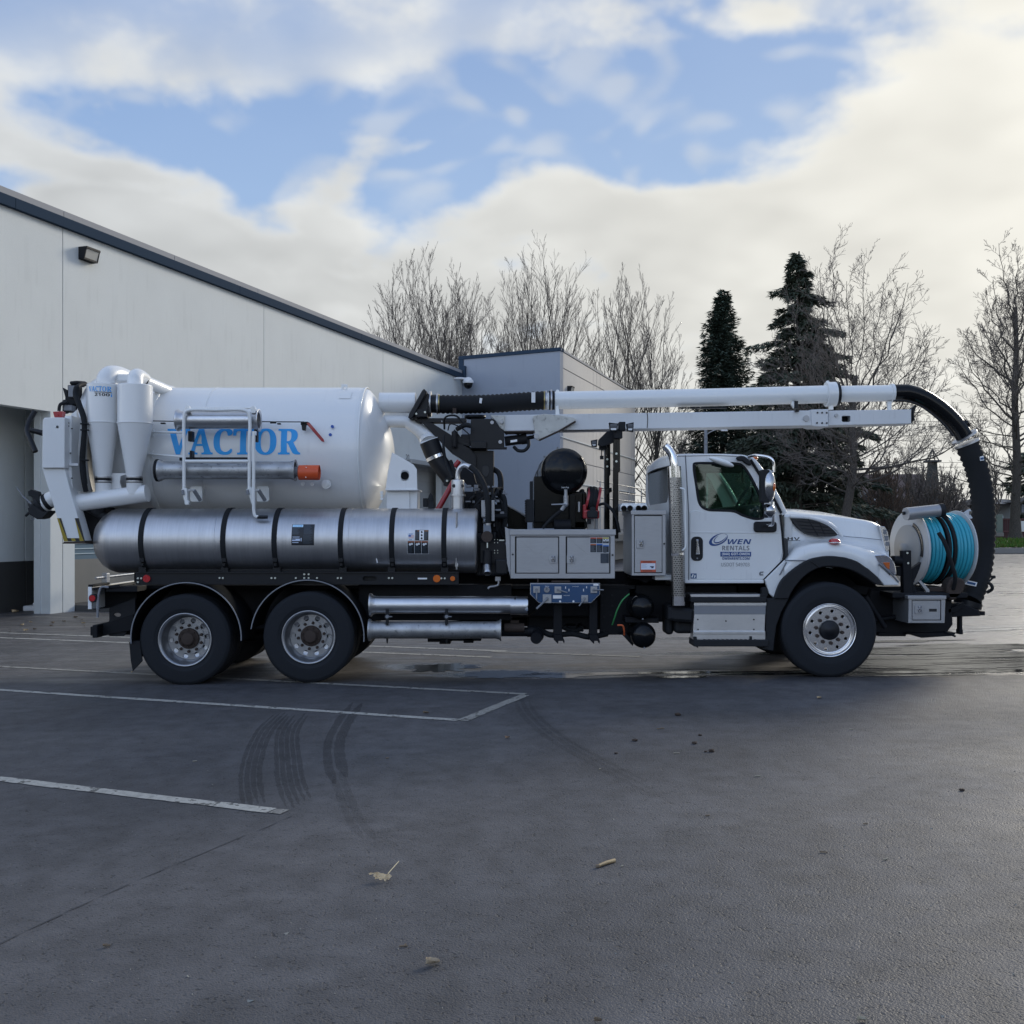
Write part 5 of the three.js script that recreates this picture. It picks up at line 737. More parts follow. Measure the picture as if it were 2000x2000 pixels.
tp('manifold', [[940, 977, 950, 1010], [960, 977, 966, 1018]].map(([a, b, c, d]) => box(a, b, c, d, .32, .03)), MT.plate);
tp('hydraulic_fittings', Array.from({ length: 34 }, () => { const x = 905 + mr() * 80, y = 935 + mr() * 90; return box(x, y, x + 3 + mr() * 8, y + 2 + mr() * 5, .4 + mr() * .4, .06, .006); }), MT.grey);
tp('hydraulic_block', [box(905, 960, 942, 1060, .55, .5, .02), box(960, 985, 990, 1060, .6, .5, .02), box(928, 985, 938, 1040, .4, .1, .01), poly([[905, 910], [925, 925], [932, 950], [915, 950], [896, 930]], .6, .2), rod([958, 1010, .45], [990, 1008, .45], .03)], MT.frame);
tp('lift_strut', [rod([855, 996, .8], [886, 940, .9], M(5.5, .8), 12), rod([888, 912, 1], [897, 900, 1], M(5, 1), 12)], MT.red);
tp('tank_gauge', [box(826, 973, 836, 990, .42, .06), poly([[837, 968], [841, 962], [845, 968], [848, 993], [836, 993]], .35, .06), disc(839.5, 974, .34, M(4), .04, 14)], MT.plastic);
tp('far_cover', [poly([[985, 986], [1030, 1012], [1030, 1036], [986, 1032]], 1.9, .4)], MT.gloss); tp('cover_trim', poly([[985, 981], [1030, 1007], [1030, 1011], [985, 985.5]], 1.88, .3), MT.plate);

// -- silencer / air receiver stack behind the tool box
const av = P(1103, 919, .55);
const rc = tp('air_receiver', [latheZ([[0, av.z], [.1, av.z - .008], [.2, av.z - .045], [.25, av.z - .09], [.272, av.z - .14], [.28, av.z - .2], [.28, av.z - 1.5]], av.x, av.y, 0, 64)], MT.gloss);
tp('receiver_label', text('Drain Hose', SANS, 1097, 950.5, 1111, 953.5, .545), MT.paper, rc);
tp('receiver_cabinet', [box(1043, 930, 1112, 1020, .75, 1, .01), box(1105, 960, 1145, 1034, .8, .9, .02), box(1042, 1018, 1146, 1032, .8, .9, .01), box(1112, 965, 1124, 1030, .68, .1, .01)], MT.gloss);
tp('blower_flange', [rod([1082, 1026, .7], [1114, 1026, .7], .07, 20), latheY([[M(17, .7), Y(1016, .7)], [M(17, .7), Y(1020, .7)], [M(15, .7), Y(1022, .7)], [M(17, .7), Y(1025, .7)], [M(17, .7), Y(1031, .7)]], X(1097, .7), -(D0 + .9), 24)], MT.frame);
tp('finned_cooler', [box(1027, 975, 1042, 1020, .7, .4, .01), ...Array.from({ length: 9 }, (_, i) => box(1025.5, 977 + i * 4.6, 1029, 979 + i * 4.6, .69, .4, 0)), box(1035, 940, 1041, 975, .75, .2, .005)], MT.plastic);
const bv = tp('ball_valve', [rod([1105, 956, .5], [1105, 968, .5], M(3.4, .5), 12), rod([1105, 968, .48], [1105, 984, .48], M(5, .5), 12), ball(1105, 985, .48, M(5.4, .5)), rod([1105, 985, .48], [1097, 996, .5], M(4, .5), 12)], MT.galv);
tp('valve_handle', rod([1105, 984.5, .43], [1077, 985.5, .42], .008, 6), MT.plate, bv);
tp('drain_line', hose([[1097, 996, .5], [1082, 1008, .5], [1066, 1024, .5], [1060, 1032, .5]], .018, 14), MT.rubber, bv);
tp('receiver_lines', [hose([[1078, 893, .7], [1060, 905, .9], [1048, 922, 1], [1044, 935, 1.1]], .008, 16), hose([[1070, 890, .8], [1052, 912, 1], [1049, 935, 1.1]], .008, 14), rod([1089, 873, 1.2], [1089, 878, 1.2], .01), box(1061, 890, 1068, 893, .9, .05)], MT.grey);
// -- small red hose reel
const sr = tp('utility_reel', [...[[1146, 0], [1167, .0]].map(([x]) => rod([x - 2.5, 978, .85], [x + 2, 979, .85], M(28, .85), 32)), box(1139, 996, 1171, 1013, .62, .1, .02), box(1139, 985, 1145, 1010, .66, .4, .01)], MT.red);
tp('reel_hose', Array.from({ length: 5 }, (_, i) => { const g = new THREE.TorusGeometry(M(24 + (i % 2), .8), .022, 10, 36); g.rotateY(Math.PI / 2); const p = P(1150.5 + i * 3.2, 978, .85); g.translate(p.x, p.y, p.z); return g; }), MT.rubber, sr);
tp('reel_motor', [box(1147, 997, 1168, 1012, .56, .1, .02), disc(1158, 995, .58, M(6), .08, 16), rod([1151, 1014, .66], [1151, 1024, .66], .02), box(1134, 955, 1142, 995, .8, .3, .02)], MT.plastic, sr);
tp('reel_bracket', [box(1129, 980, 1133, 1000, .75, .05, .003), box(1147, 1013, 1161, 1034, .9, .1, .003), box(1162, 1005, 1169, 1034, .95, .06, .003)], MT.plate, sr);
tp('reel_lead', hose([[1170, 986, .7], [1180, 984, .6], [1192, 992, .5], [1203, 1010, .5], [1210, 1040, .5]], .017, 20), MT.rubber, sr);
// -- light tower
const lt = tp('light_post', [poly([[1181, 862], [1192, 862], [1192.5, 927], [1190.5, 930], [1191, 1034], [1180.5, 1034]], 1.0, .09, .004, [...[0, 1].map(i => rrect(1183, 887 + i * 9, 1187, 890 + i * 9, 1.4, 3))]), poly([[1199, 838], [1211, 838], [1211.5, 920], [1208, 923], [1208, 1052], [1197.5, 1052]], .6, .09, .004, Array.from({ length: 5 }, (_, i) => rrect(1202, 860 + i * 4.9, 1206.5, 862.4 + i * 4.9, 1.1, 3))), poly([[1181, 955], [1195, 952], [1195, 960], [1186, 966], [1185, 1000], [1181, 1000]], .9, .05)], MT.gloss);
tp('bolt', bolts([[1204, 886], [1204, 901]], .585, .014).concat(bolts([[1186, 897], [1186, 911]], .985, .013)), MT.bolt, lt);
tp('tower_head', [box(1209, 823.5, 1222, 841, .5, .14, .01), poly([[1170, 858], [1186, 842], [1206, 840], [1214, 850], [1208, 860], [1194, 866], [1175, 872], [1169, 868]], .7, .12), box(1200, 838, 1216, 856, .52, .1, .01), rod([1175, 876, .8], [1175, 892, .8], .006), box(1172, 890, 1179, 897, .8, .03, .004), box(1171, 870, 1186, 878, .85, .1, .008)], MT.plastic);
[[1190, 826, 1207, 841.5, .45, -3], [1224, 826, 1238, 842, .48, 5], [1154.5, 859, 1167, 872, .85, 4]].forEach(([a, b, c, d, o, t]) => { const w = tp('work_lamp', poly([[a, b + t * .3], [c, b - t * .3], [c - 1, d + t * .2], [a + 2, d - t * .2]], o, .09, .006), MT.plastic, lt); tp('lamp_lens', [poly([[a + 2.5, d - 5], [c - 3, d - 5.5], [c - 3.5, d - 1.6], [a + 3.5, d - 1.6]], o - .006, .01, .001)], MT.paper, w); tp('lamp_fins', [0, 1, 2].map(i => box(a + 2, b + 2.2 + i * 2.6, c - 2, b + 3.4 + i * 2.6, o - .008, .01, 0)), MT.grey, w); });
// -- tall tool box, exhaust stack
const tall = tp('tall_tool_box', [poly([[1234, 998], [1300.5, 998], [1300.5, 1124.5], [1234, 1124.5]], .06, .9, .004, [[[1237.5, 1005], [1294.5, 1005], [1294.5, 1120], [1237.5, 1120]]]), box(1232.5, 997, 1301.5, 1005, .05, .94, .004)], MT.plate);
tp('dark_box_fill', box(1237, 1003, 1296, 1121, .1, .7, 0), MT.ink, tall);  // black fill again, shade around the door put into its colour
const td = tp('box_door', poly([[1239.5, 1007.5], [1293, 1007.5], [1293, 1118], [1239.5, 1118]], .064, .02, .003), MT.plate, tall);
latch(1252, 1062, .054, -1, td);
tp('warning_sticker', sheet(1251, 1095, 1281, 1117.5, .0595), sticker(200, 150, (x, w, h) => { x.fillStyle = '#b5523a'; x.fillRect(0, 0, w, h); x.fillStyle = '#d3d9e4'; x.fillRect(6, 34, w - 12, 82); x.fillStyle = '#3b1712'; x.font = 'bold 24px sans-serif'; x.fillText('▲WARNING', 20, 26); x.fillText('▲WARNING', 20, 142); linesOf(x, 14, 48, 90, 5, 11, '#a9b2c4', rng(6)); x.fillStyle = '#2a3350'; x.fillRect(124, 72, 50, 12); x.fillRect(140, 84, 30, 14); }), td);
tp('rubber_stop', disc(1297.5, 1062, .05, M(2), .02, 12), MT.ink, tall);
tp('box_bracket', [poly([[1230, 1125], [1300, 1125], [1296, 1131], [1268, 1134], [1262, 1140], [1250, 1133], [1232, 1130]], .4, .3), box(1212, 1118, 1300, 1126, .9, .5, 0)], MT.frame);
const pr = tp('nozzle_holder', [[1218.5, 993], [1230.5, 992.5], [1247, 992.5], [1258.5, 992.5]].map(([x, y]) => sweep([P(x, y, .1), P(x, y - .5, 1.1)], M(5.6), 18, false)), MT.white);
tp('holder_bore', [[1218.5, 993], [1230.5, 992.5], [1247, 992.5], [1258.5, 992.5]].map(([x, y]) => sweep([P(x, y, .098), P(x, y - .5, 1.1)], M(4.4), 18, false).toNonIndexed()), MT.tint, pr);
tp('holder_shelf', [poly([[1212, 989], [1216, 983], [1262, 983], [1266, 992], [1264, 997], [1212, 998]], .35, .7)], MT.white, pr);
const ex = tp('exhaust_stack', [sweep(curve(pp([[1318, 990, .05], [1317, 925, .05], [1316.2, 905, .05], [1313, 890, .06], [1307, 879, .07], [1299.5, 871.5, .08]]), 30), M(8, .05), 24, false), rod([1317.5, 925, .05], [1318, 945, .05], M(8, .05), 20)], MT.chrome);
tp('inner_pipe', [rod([1324, 1070, .05], [1324.5, 1170, .05], M(9, .05), 20), rod([1318, 940, .05], [1324, 1075, .05], M(8, .05), 20)], MT.frame, ex);
tp('stack_tip', sweep([P(1299.8, 871.8, .08), P(1298.2, 870.4, .08)], M(7.2, .05), 20), MT.ink, ex);
const shield = (x0, y0, x1, y1, r) => { const g = new THREE.CylinderGeometry(r, r, 1, 40, 1, true), a = P(x0, y0, .05), b = P(x1, y1, .05), h = a.y - b.y, uv = g.attributes.uv; g.scale(1, h, 1); for (let i = 0; i < uv.count; i++) uv.setXY(i, uv.getX(i) * 3.1 * r * 2, uv.getY(i) * h * 1.3); const p = g.attributes.position; for (let i = 0; i < p.count; i++) p.setX(i, p.getX(i) + (p.getY(i) / h) * (a.x - b.x)); g.translate((a.x + b.x) / 2, (a.y + b.y) / 2, a.z); const q = g.toNonIndexed(); q.userData.keepUV = true; return q; };
tp('heat_shield', [shield(1317.5, 933, 1323.2, 1080, M(13.6)), shield(1323.6, 1085, 1325, 1165, M(13.8))], MT.perf, ex);
tp('shield_band', [rod([1316.8, 911, .05], [1317.4, 934, .05], M(13.4), 24), rod([1323, 1080, .05], [1323.4, 1084.5, .05], M(14.2), 24), rod([1325, 1163, .05], [1325, 1182, .05], M(13.8), 24)], MT.chrome, ex);
tp('stack_rail', [hose([[1328, 953, 0], [1336, 956, -.02], [1338, 962, -.02], [1338.5, 1010, -.02], [1339.5, 1066, -.02], [1338, 1071, -.02], [1331, 1076, 0]], .012, 30)], MT.white, ex);
tp('aftertreatment', [poly([[1306, 1186], [1356, 1190], [1354, 1216], [1318, 1214], [1306, 1210]], .05, .35, .03), box(1300, 1180, 1316, 1240, .3, .3, .04), box(1318, 1212, 1356, 1238, .2, .4, .05)], MT.plastic);
// -- air tanks
for (const [x, y, r, o] of [[1255.6, 1187, 25, .1], [1258.7, 1243, 25.3, .06]]) { const p = P(x, y, o), R = M(r, o); const a = tp('air_tank', latheZ([[0, p.z], [R * .35, p.z - .006], [R * .7, p.z - .03], [R * .9, p.z - .06], [R * .98, p.z - .1], [R, p.z - .14], [R, p.z - .7]], p.x, p.y, 0, 48), MT.gloss); tp('drain_plug', disc(x, y + r - 3, o + .02, M(1.6), .02, 8), MT.grey, a); }
tp('tank_bracket', [poly([[1220, 1205], [1286, 1208], [1287, 1217], [1222, 1216]], .25, .3), poly([[1222, 1235], [1238, 1255], [1236, 1262], [1214, 1238]], .3, .2), box(1172, 1150, 1230, 1240, .5, .1, .01)], MT.frame);
tp('bolt', bolts([[1176, 1163], [1196, 1163], [1176, 1183], [1196, 1183], [1180, 1205], [1193, 1202], [1180, 1232], [1158, 1182]], .49, .014), MT.plastic);
tp('air_line', [hose([[1229, 1160, .05], [1216, 1172, .02], [1206, 1190, .02], [1200, 1208, .05], [1196, 1220, .1]], .009, 20)], MT.green);
tp('air_line', hose([[1206, 1221, .05], [1216, 1222, .04], [1219, 1232, .06], [1219, 1240, .1]], .01, 14), MT.hot);
// -- steps
const sp = tp('cab_step', [poly([[1356, 1182], [1496, 1182], [1494, 1234], [1354, 1234]], .06, .25, .006), box(1354, 1237, 1495, 1250, .05, .2, .004)], MT.alum);
tp('step_trim', [box(1355.5, 1177, 1497, 1183, .05, .2, .003), box(1354, 1233, 1495, 1238.5, .03, .25, .004), poly([[1347, 1160.5], [1487, 1160.5], [1489, 1166], [1350, 1167]], .1, .3)], MT.alum, sp);
tp('step_recess', box(1356, 1183.5, 1495.5, 1200, .055, .02, .002), MT.grey, sp);
tp('step_tread', [box(1349, 1166.5, 1497, 1176.5, .02, .3, .01), box(1355, 1250, 1501, 1263, -.01, .32, .01), poly([[1355, 1244], [1361, 1244], [1364, 1266], [1357, 1262]], .0, .05), box(1465, 1243, 1469, 1252, .02, .03, .003), ...Array.from({ length: 12 }, (_, i) => box(1375 + i * 9, 1249.2, 1379 + i * 9, 1250.5, .0, .25, 0))], MT.plastic, sp);
tp('bolt', bolts([[1363, 1210], [1472.5, 1210], [1418, 1213], [1363.5, 1229.5], [1472.5, 1229.5]], .05, .009), MT.ink, sp);
// -- cab
const winHole = [...smooth([[1353.7, 910], [1355, 905], [1361, 903.5], [1400, 903.5], [1436, 904], [1450, 908], [1463, 924], [1480, 956], [1490.7, 982], [1493.5, 1004], [1492, 1011], [1486, 1014], [1472, 1014], [1464, 1012], [1449, 1007], [1434, 1000], [1405, 998], [1384, 997], [1372, 992], [1365, 983], [1359, 950]], 4)];
const grow = (pts, d) => { const cx = pts.reduce((s, p) => s + p[0], 0) / pts.length, cy = pts.reduce((s, p) => s + p[1], 0) / pts.length; return pts.map(([x, y], i) => { const a = pts[(i + pts.length - 1) % pts.length], b = pts[(i + 1) % pts.length]; let nx = b[1] - a[1], ny = a[0] - b[0]; const l = Math.hypot(nx, ny) || 1; nx /= l; ny /= l; if (nx * (x - cx) + ny * (y - cy) < 0) { nx = -nx; ny = -ny; } return [x + nx * d, y + ny * d]; }); };
const roofPts = [[1311, 1000], [1311, 930], [1311.5, 908], [1313.5, 896], [1318, 889], [1326, 887], [1380, 886], [1440, 887.5], [1458, 890], [1472, 900], [1490, 925], [1510, 962], [1528, 996]];
const sideOutline = [...smooth(roofPts.slice(0, 12), 4, false), [1524, 994], [1528, 1020], [1531.5, 1081], [1526, 1103], [1492, 1135], [1340, 1136], [1311, 1136]];
const O1 = .14, O2 = 2.36;
const worldPts = (pts, o) => pts.map(([x, y]) => [X(x, O1), Y(y, O1)]);
function slab(pts, holes, z, th) { const s = new THREE.Shape(worldPts(pts).map(p => new THREE.Vector2(...p))); for (const h of holes) s.holes.push(new THREE.Path(worldPts(h).map(p => new THREE.Vector2(...p)))); return extr(s, z, th, .006); }
const zN = -(D0 + O1), zF = -(D0 + O2);
function ribbon(pts, z0, z1, th, crown = 0, nz = 12) {                               // bent sheet running across the cab
  const w = worldPts(pts), pos = [], idx = [], n = w.length;
  for (let s = 0; s < 2; s++) for (let j = 0; j <= nz; j++) for (let i = 0; i < n; i++) { const t = j / nz, e = Math.sin(Math.PI * t) * crown, a = w[Math.max(0, i - 1)], b = w[Math.min(n - 1, i + 1)], l = Math.hypot(b[0] - a[0], b[1] - a[1]) || 1, nx = -(b[1] - a[1]) / l, ny = (b[0] - a[0]) / l, q = e - s * th; pos.push(w[i][0] + nx * q, w[i][1] + ny * q, mix(z0, z1, t)); }
  for (let s = 0; s < 2; s++) for (let j = 0; j < nz; j++) for (let i = 0; i < n - 1; i++) { const a = s * (nz + 1) * n + j * n + i, b = a + n; s ? idx.push(a, a + 1, b, a + 1, b + 1, b) : idx.push(a, b, a + 1, a + 1, b, b + 1); }
  const g = new THREE.BufferGeometry(); g.setAttribute('position', new THREE.Float32BufferAttribute(pos, 3)); g.setIndex(idx); g.computeVertexNormals(); return g;
}
function backWall(open) {                                                            // rear face of the cab with its wide window
  const rr = (z0, y0, z1, y1, r) => rrect(z0, y0, z1, y1, r, 6).map(p => new THREE.Vector2(...p)), yT = Y(889, O1), yB = Y(1136, O1);
  const win = rr(-zN + .22, 2.02, -zF - .2, 2.5, .16), s = new THREE.Shape(open ? rr(-zN, yB, -zF, yT, .2) : win); if (open) s.holes.push(new THREE.Path(win));
  const g = new THREE.ExtrudeGeometry(s, { depth: open ? .04 : .006, bevelEnabled: false }); g.rotateY(Math.PI / 2); g.translate(X(1311, O1) + (open ? .002 : .01), 0, 0); return g;
}
const roofLine = smooth(roofPts.slice(2, 9), 5, false);
const cab = tp('cab', [slab(sideOutline, [winHole], zN, .04), slab(sideOutline.map(([x, y]) => [x, Math.max(y, 898)]), [winHole], zF + .04, .04), ribbon(roofLine, zN - .004, zF + .004, .03, .05), backWall(true), wbox(X(1400, O1), Y(1128, O1), (zN + zF) / 2, 1.4, .06, 2.2, .01), wbox(X(1515, O1), Y(1060, O1), (zN + zF) / 2, .05, .75, 2.15, .01)], MT.cab);
tp('rear_panel_rib', [.5, .75, 1, 1.25, 1.5].map(o => wbox(X(1311, O1) - .006, Y(899, O1), -(D0 + o), .016, .07, .09, .006)), MT.cab, cab);
tp('cab_rear_window', backWall(false), MT.smoke, cab);
tp('roof_seam', [sweep(pp([[1338.5, 889, O1 - .002], [1341, 930, O1 - .002], [1345, 1000, O1 - .002], [1345.5, 1060, O1 - .002], [1345, 1133, O1 - .002]]), .006, 6), sweep(pp([[1320, 891, O1 - .002], [1400, 889.5, O1 - .002], [1450, 892, O1 - .002]]), .004, 6)], MT.tint, cab);
const door = tp('cab_door', [slab([[1347, 1000], [1358, 996], [1372, 999.5], [1420, 1001], [1436, 1004], [1462, 1016], [1475, 1018], [1492, 1018], [1499, 1012], [1517, 1008], [1526, 1030], [1528.5, 1078], [1523, 1100], [1491, 1131.5], [1347, 1131.5]], [], zN + .008, .02), slab([[1347.5, 1038.5], [1520, 1039.5], [1522, 1042], [1347.5, 1041]], [], zN + .0125, .01)], MT.cab);
tp('door_window', slab(grow(winHole, -1), [], zN - .01, .005), MT.glass, door);
tp('window_seal', slab(grow(winHole, 1.2), [grow(winHole, -2.4)], zN + .010, .03), MT.rubber, door);
tp('far_window', slab(grow(winHole, -1), [], zF + .02, .005), MT.glass, cab);
tp('window_divider', box(1449, 907, 1452, 943, O1 + .03, .02, .002), MT.ink, door);
const dh = tp('door_handle', poly(rrect(1350, 1048, 1373, 1095.5, 9), O1 - .022, .02, .006), MT.plastic, door);
tp('handle_grip', [poly([[1359.5, 1054], [1364.5, 1054], [1366, 1076], [1367, 1082.5], [1358.5, 1082.5], [1360, 1070]], O1 - .05, .022, .006)], MT.chrome, dh);
tp('lock', disc(1362, 1090.5, O1 - .028, M(1.6), .01, 10), MT.grey, dh);
tp('door_sill', [box(1338, 1133.5, 1492, 1139, O1 - .02, .2, .006)], MT.cab, cab);
const oL = O1 - .0115;
tp('company_logo', [(() => { const o = oL, cx = 1401, cy = 1054.5, a = []; const s = new THREE.Shape(); const e = (px, py) => [X(px, o), Y(py, o)];
  for (let i = 0; i <= 60; i++) { const t = i / 60 * 2 * Math.PI, x = 19.5 * Math.cos(t), y = 10.2 * Math.sin(t), r = -.42; const p = e(cx + 2 + x * Math.cos(r) - y * Math.sin(r), cy - .5 + x * Math.sin(r) + y * Math.cos(r)); i ? s.lineTo(...p) : s.moveTo(...p); }
  const h = new THREE.Path(); for (let i = 0; i <= 60; i++) { const t = -i / 60 * 2 * Math.PI, x = 16.3 * Math.cos(t), y = 8.0 * Math.sin(t), r = -.5; const p = e(cx + 4.2 + x * Math.cos(r) - y * Math.sin(r), cy - 2 + x * Math.sin(r) + y * Math.cos(r)); i ? h.lineTo(...p) : h.moveTo(...p); }
  s.holes.push(h); const g = new THREE.ShapeGeometry(s); g.translate(0, 0, -(D0 + o));
  const t = []; for (let i = 0; i <= 30; i++) { const q = mix(.6, 4.6, i / 30), x = 14 * Math.cos(q), y = 6.2 * Math.sin(q), r = -.55; t.push(P(cx + 6 + x * Math.cos(r) - y * Math.sin(r), cy - 3.5 + x * Math.sin(r) + y * Math.cos(r), o - .001)); }
  return [g, sweep(t, u => .0055 * Math.sin(Math.PI * u) + .001, 5)]; })(), text('WEN', BOLD, 1418, 1053, 1464, 1062.8, oL, .35)], MT.navy, door);
tp('company_lettering', text('RENTALS', BOLD, 1410.5, 1065.8, 1463.7, 1075, oL), MT.grey, door);
const bar = tp('phone_bar', box(1407, 1077.7, 1467, 1087, O1 - .012, .003, 0), MT.navy, door);
tp('phone_lettering', text('(844) GOT-OWEN', BOLD, 1410, 1079.3, 1464, 1085.6, O1 - .0135), MT.paper, bar);
tp('company_lettering', text('OWENRENTS.COM', BOLD, 1410.5, 1088.2, 1464, 1093.4, oL), MT.navy, door);
tp('number_lettering', text('USDOT 549703', SANS, 1408.7, 1099, 1464, 1106.2, oL), MT.grey, door);
tp('engine_badge', poly([[1483, 1119], [1485, 1116.4], [1491.6, 1116.2], [1490.5, 1118.4], [1486.6, 1118.6], [1486, 1121.5], [1491.2, 1121.5], [1490.6, 1123.8], [1484.5, 1123.8], [1482.8, 1122]], O1 - .016, .006, .001), MT.tint, door);
tp('blue_sticker', [box(1349, 1120, 1360.6, 1130, O1 - .0105, .002, 0)], MT.blue, door); tp('sticker_print', [poly([[1350, 1127], [1353, 1121], [1355, 1122], [1352, 1129]], O1 - .0125, .001, 0), poly([[1355, 1128], [1357, 1122], [1359, 1125], [1357, 1129]], O1 - .0125, .001, 0)], MT.paper, door);
// cab interior
tp('seat', [wbox(X(1384, .6), Y(1018, .6), -(D0 + .65), .5, .14, .5, .05, 3), wbox(X(1364, .6), Y(965, .6), -(D0 + .65), .14, .72, .46, .05, 3), wbox(X(1364, .6), Y(915, .6), -(D0 + .65), .1, .2, .28, .04, 3), wbox(X(1364, .6), Y(965, .6), -(D0 + 1.7), .14, .72, .46, .05, 3), wbox(X(1384, .6), Y(1018, .6), -(D0 + 1.7), .5, .14, .5, .05, 3)], MT.seat, cab);
tp('dashboard', [wbox(X(1478, .6) - .02, Y(1010, .6), -(D0 + 1.2), .4, .28, 2.0, .06, 3), wbox(X(1440, .6), Y(1075, .6), -(D0 + 1.2), 1, .3, 2.0, .03)], MT.seat, cab);
{ const g = new THREE.TorusGeometry(.22, .017, 8, 32); g.rotateY(1.1); g.rotateZ(-.5); const p = P(1452, 985, .55); g.translate(p.x, p.y, p.z); tp('steering_wheel', [g, rod([1452, 985, .55], [1475, 1005, .6], .03)], MT.seat, cab); }
tp('sun_visor', wbox(X(1395, .6), Y(914, .4), -(D0 + .35), .55, .12, .08, .03, 2), MT.seat, cab);
tp('windscreen', ribbon(smooth([[1462, 893], [1474, 903], [1494, 930], [1516, 968], [1534, 1003]], 4, false), zN - .05, zF + .05, .006, .07, 16), MT.glass);
tp('windscreen_pillar', [sweep(curve(pp([[1462, 893, .15], [1474, 903, .15], [1494, 930, .15], [1516, 968, .15], [1533, 1003, .15]]), 16), .03, 8), sweep(curve(pp([[1462, 893, 2.3], [1474, 903, 2.3], [1494, 930, 2.3], [1516, 968, 2.3], [1533, 1003, 2.3]].map(([x, y, o]) => [1000 + (x - 1000) * (D0 + .15) / (D0 + o), HOR + (y - HOR) * (D0 + .15) / (D0 + o), o])), 16), .03, 8), sweep(curve(pp([[1470, 905, .13], [1490, 935, .13], [1512, 975, .13], [1529, 1006, .13]]), 12), .014, 8)], MT.cab);
tp('pillar_seal', [sweep(curve(pp([[1466, 898, .12], [1487, 932, .12], [1509, 970, .12], [1526, 1002, .12]]), 12), .016, 6), sweep(pp([[1524, 1005, .13], [1528, 1040, .13], [1531.8, 1081, .13], [1529, 1095, .13], [1492, 1133, .13]]), .013, 6)], MT.rubber);
// mirrors and trim
const mi = tp('mirror', [poly(rrect(1487, 917, 1504, 982, 4), -.26, .12, .01)], MT.plastic);
tp('mirror_shell', [ball(1501, 949.5, -.2, 1, M(13), M(32.5), .1, 24)], MT.mirror, mi);
tp('mirror_lamp', ball(1511.5, 951, -.27, 1, M(3.4), M(9), .03, 14), MT.amber, mi);
tp('mirror_arm', [hose([[1462, 892, .1], [1472, 889.5, 0], [1480, 889.5, -.06], [1503, 894, -.16], [1509, 899, -.18], [1511, 906, -.18], [1511, 922, -.18]], .016, 30), hose([[1510, 980, -.18], [1510, 1012, -.18], [1509, 1024, -.14], [1503, 1026, -.06], [1494, 1026, .1]], .016, 20)], MT.chrome, mi);
tp('convex_mirror', [poly(rrect(1494.5, 984, 1503, 1011.5, 4), -.22, .07, .01)], MT.plastic, mi);
tp('convex_shell', ball(1503, 998, -.19, 1, M(11), M(13.5), .08, 18), MT.mirror, mi);
tp('mirror_foot', poly(rrect(1473, 1018.5, 1517.5, 1039.5, 6), .1, .05, .01), MT.plastic, mi);
const lm = tp('look_down_mirror', (() => { const g = new THREE.SphereGeometry(1, 24, 16); g.scale(M(26), M(6.3), .06); g.rotateZ(-.34); const p = P(1409, 902, 0); g.translate(p.x, p.y, p.z); return g; })(), MT.white);
tp('mirror_mount', poly(smooth([[1439, 894], [1446, 890], [1456, 892], [1462, 897], [1468, 904], [1466, 909], [1458, 906], [1450, 900], [1442, 899]], 3), .06, .06, .01), MT.plastic);
tp('roof_lamp', ball(1471, 895, .5, .05, 1.2, .6, 1), MT.amber);

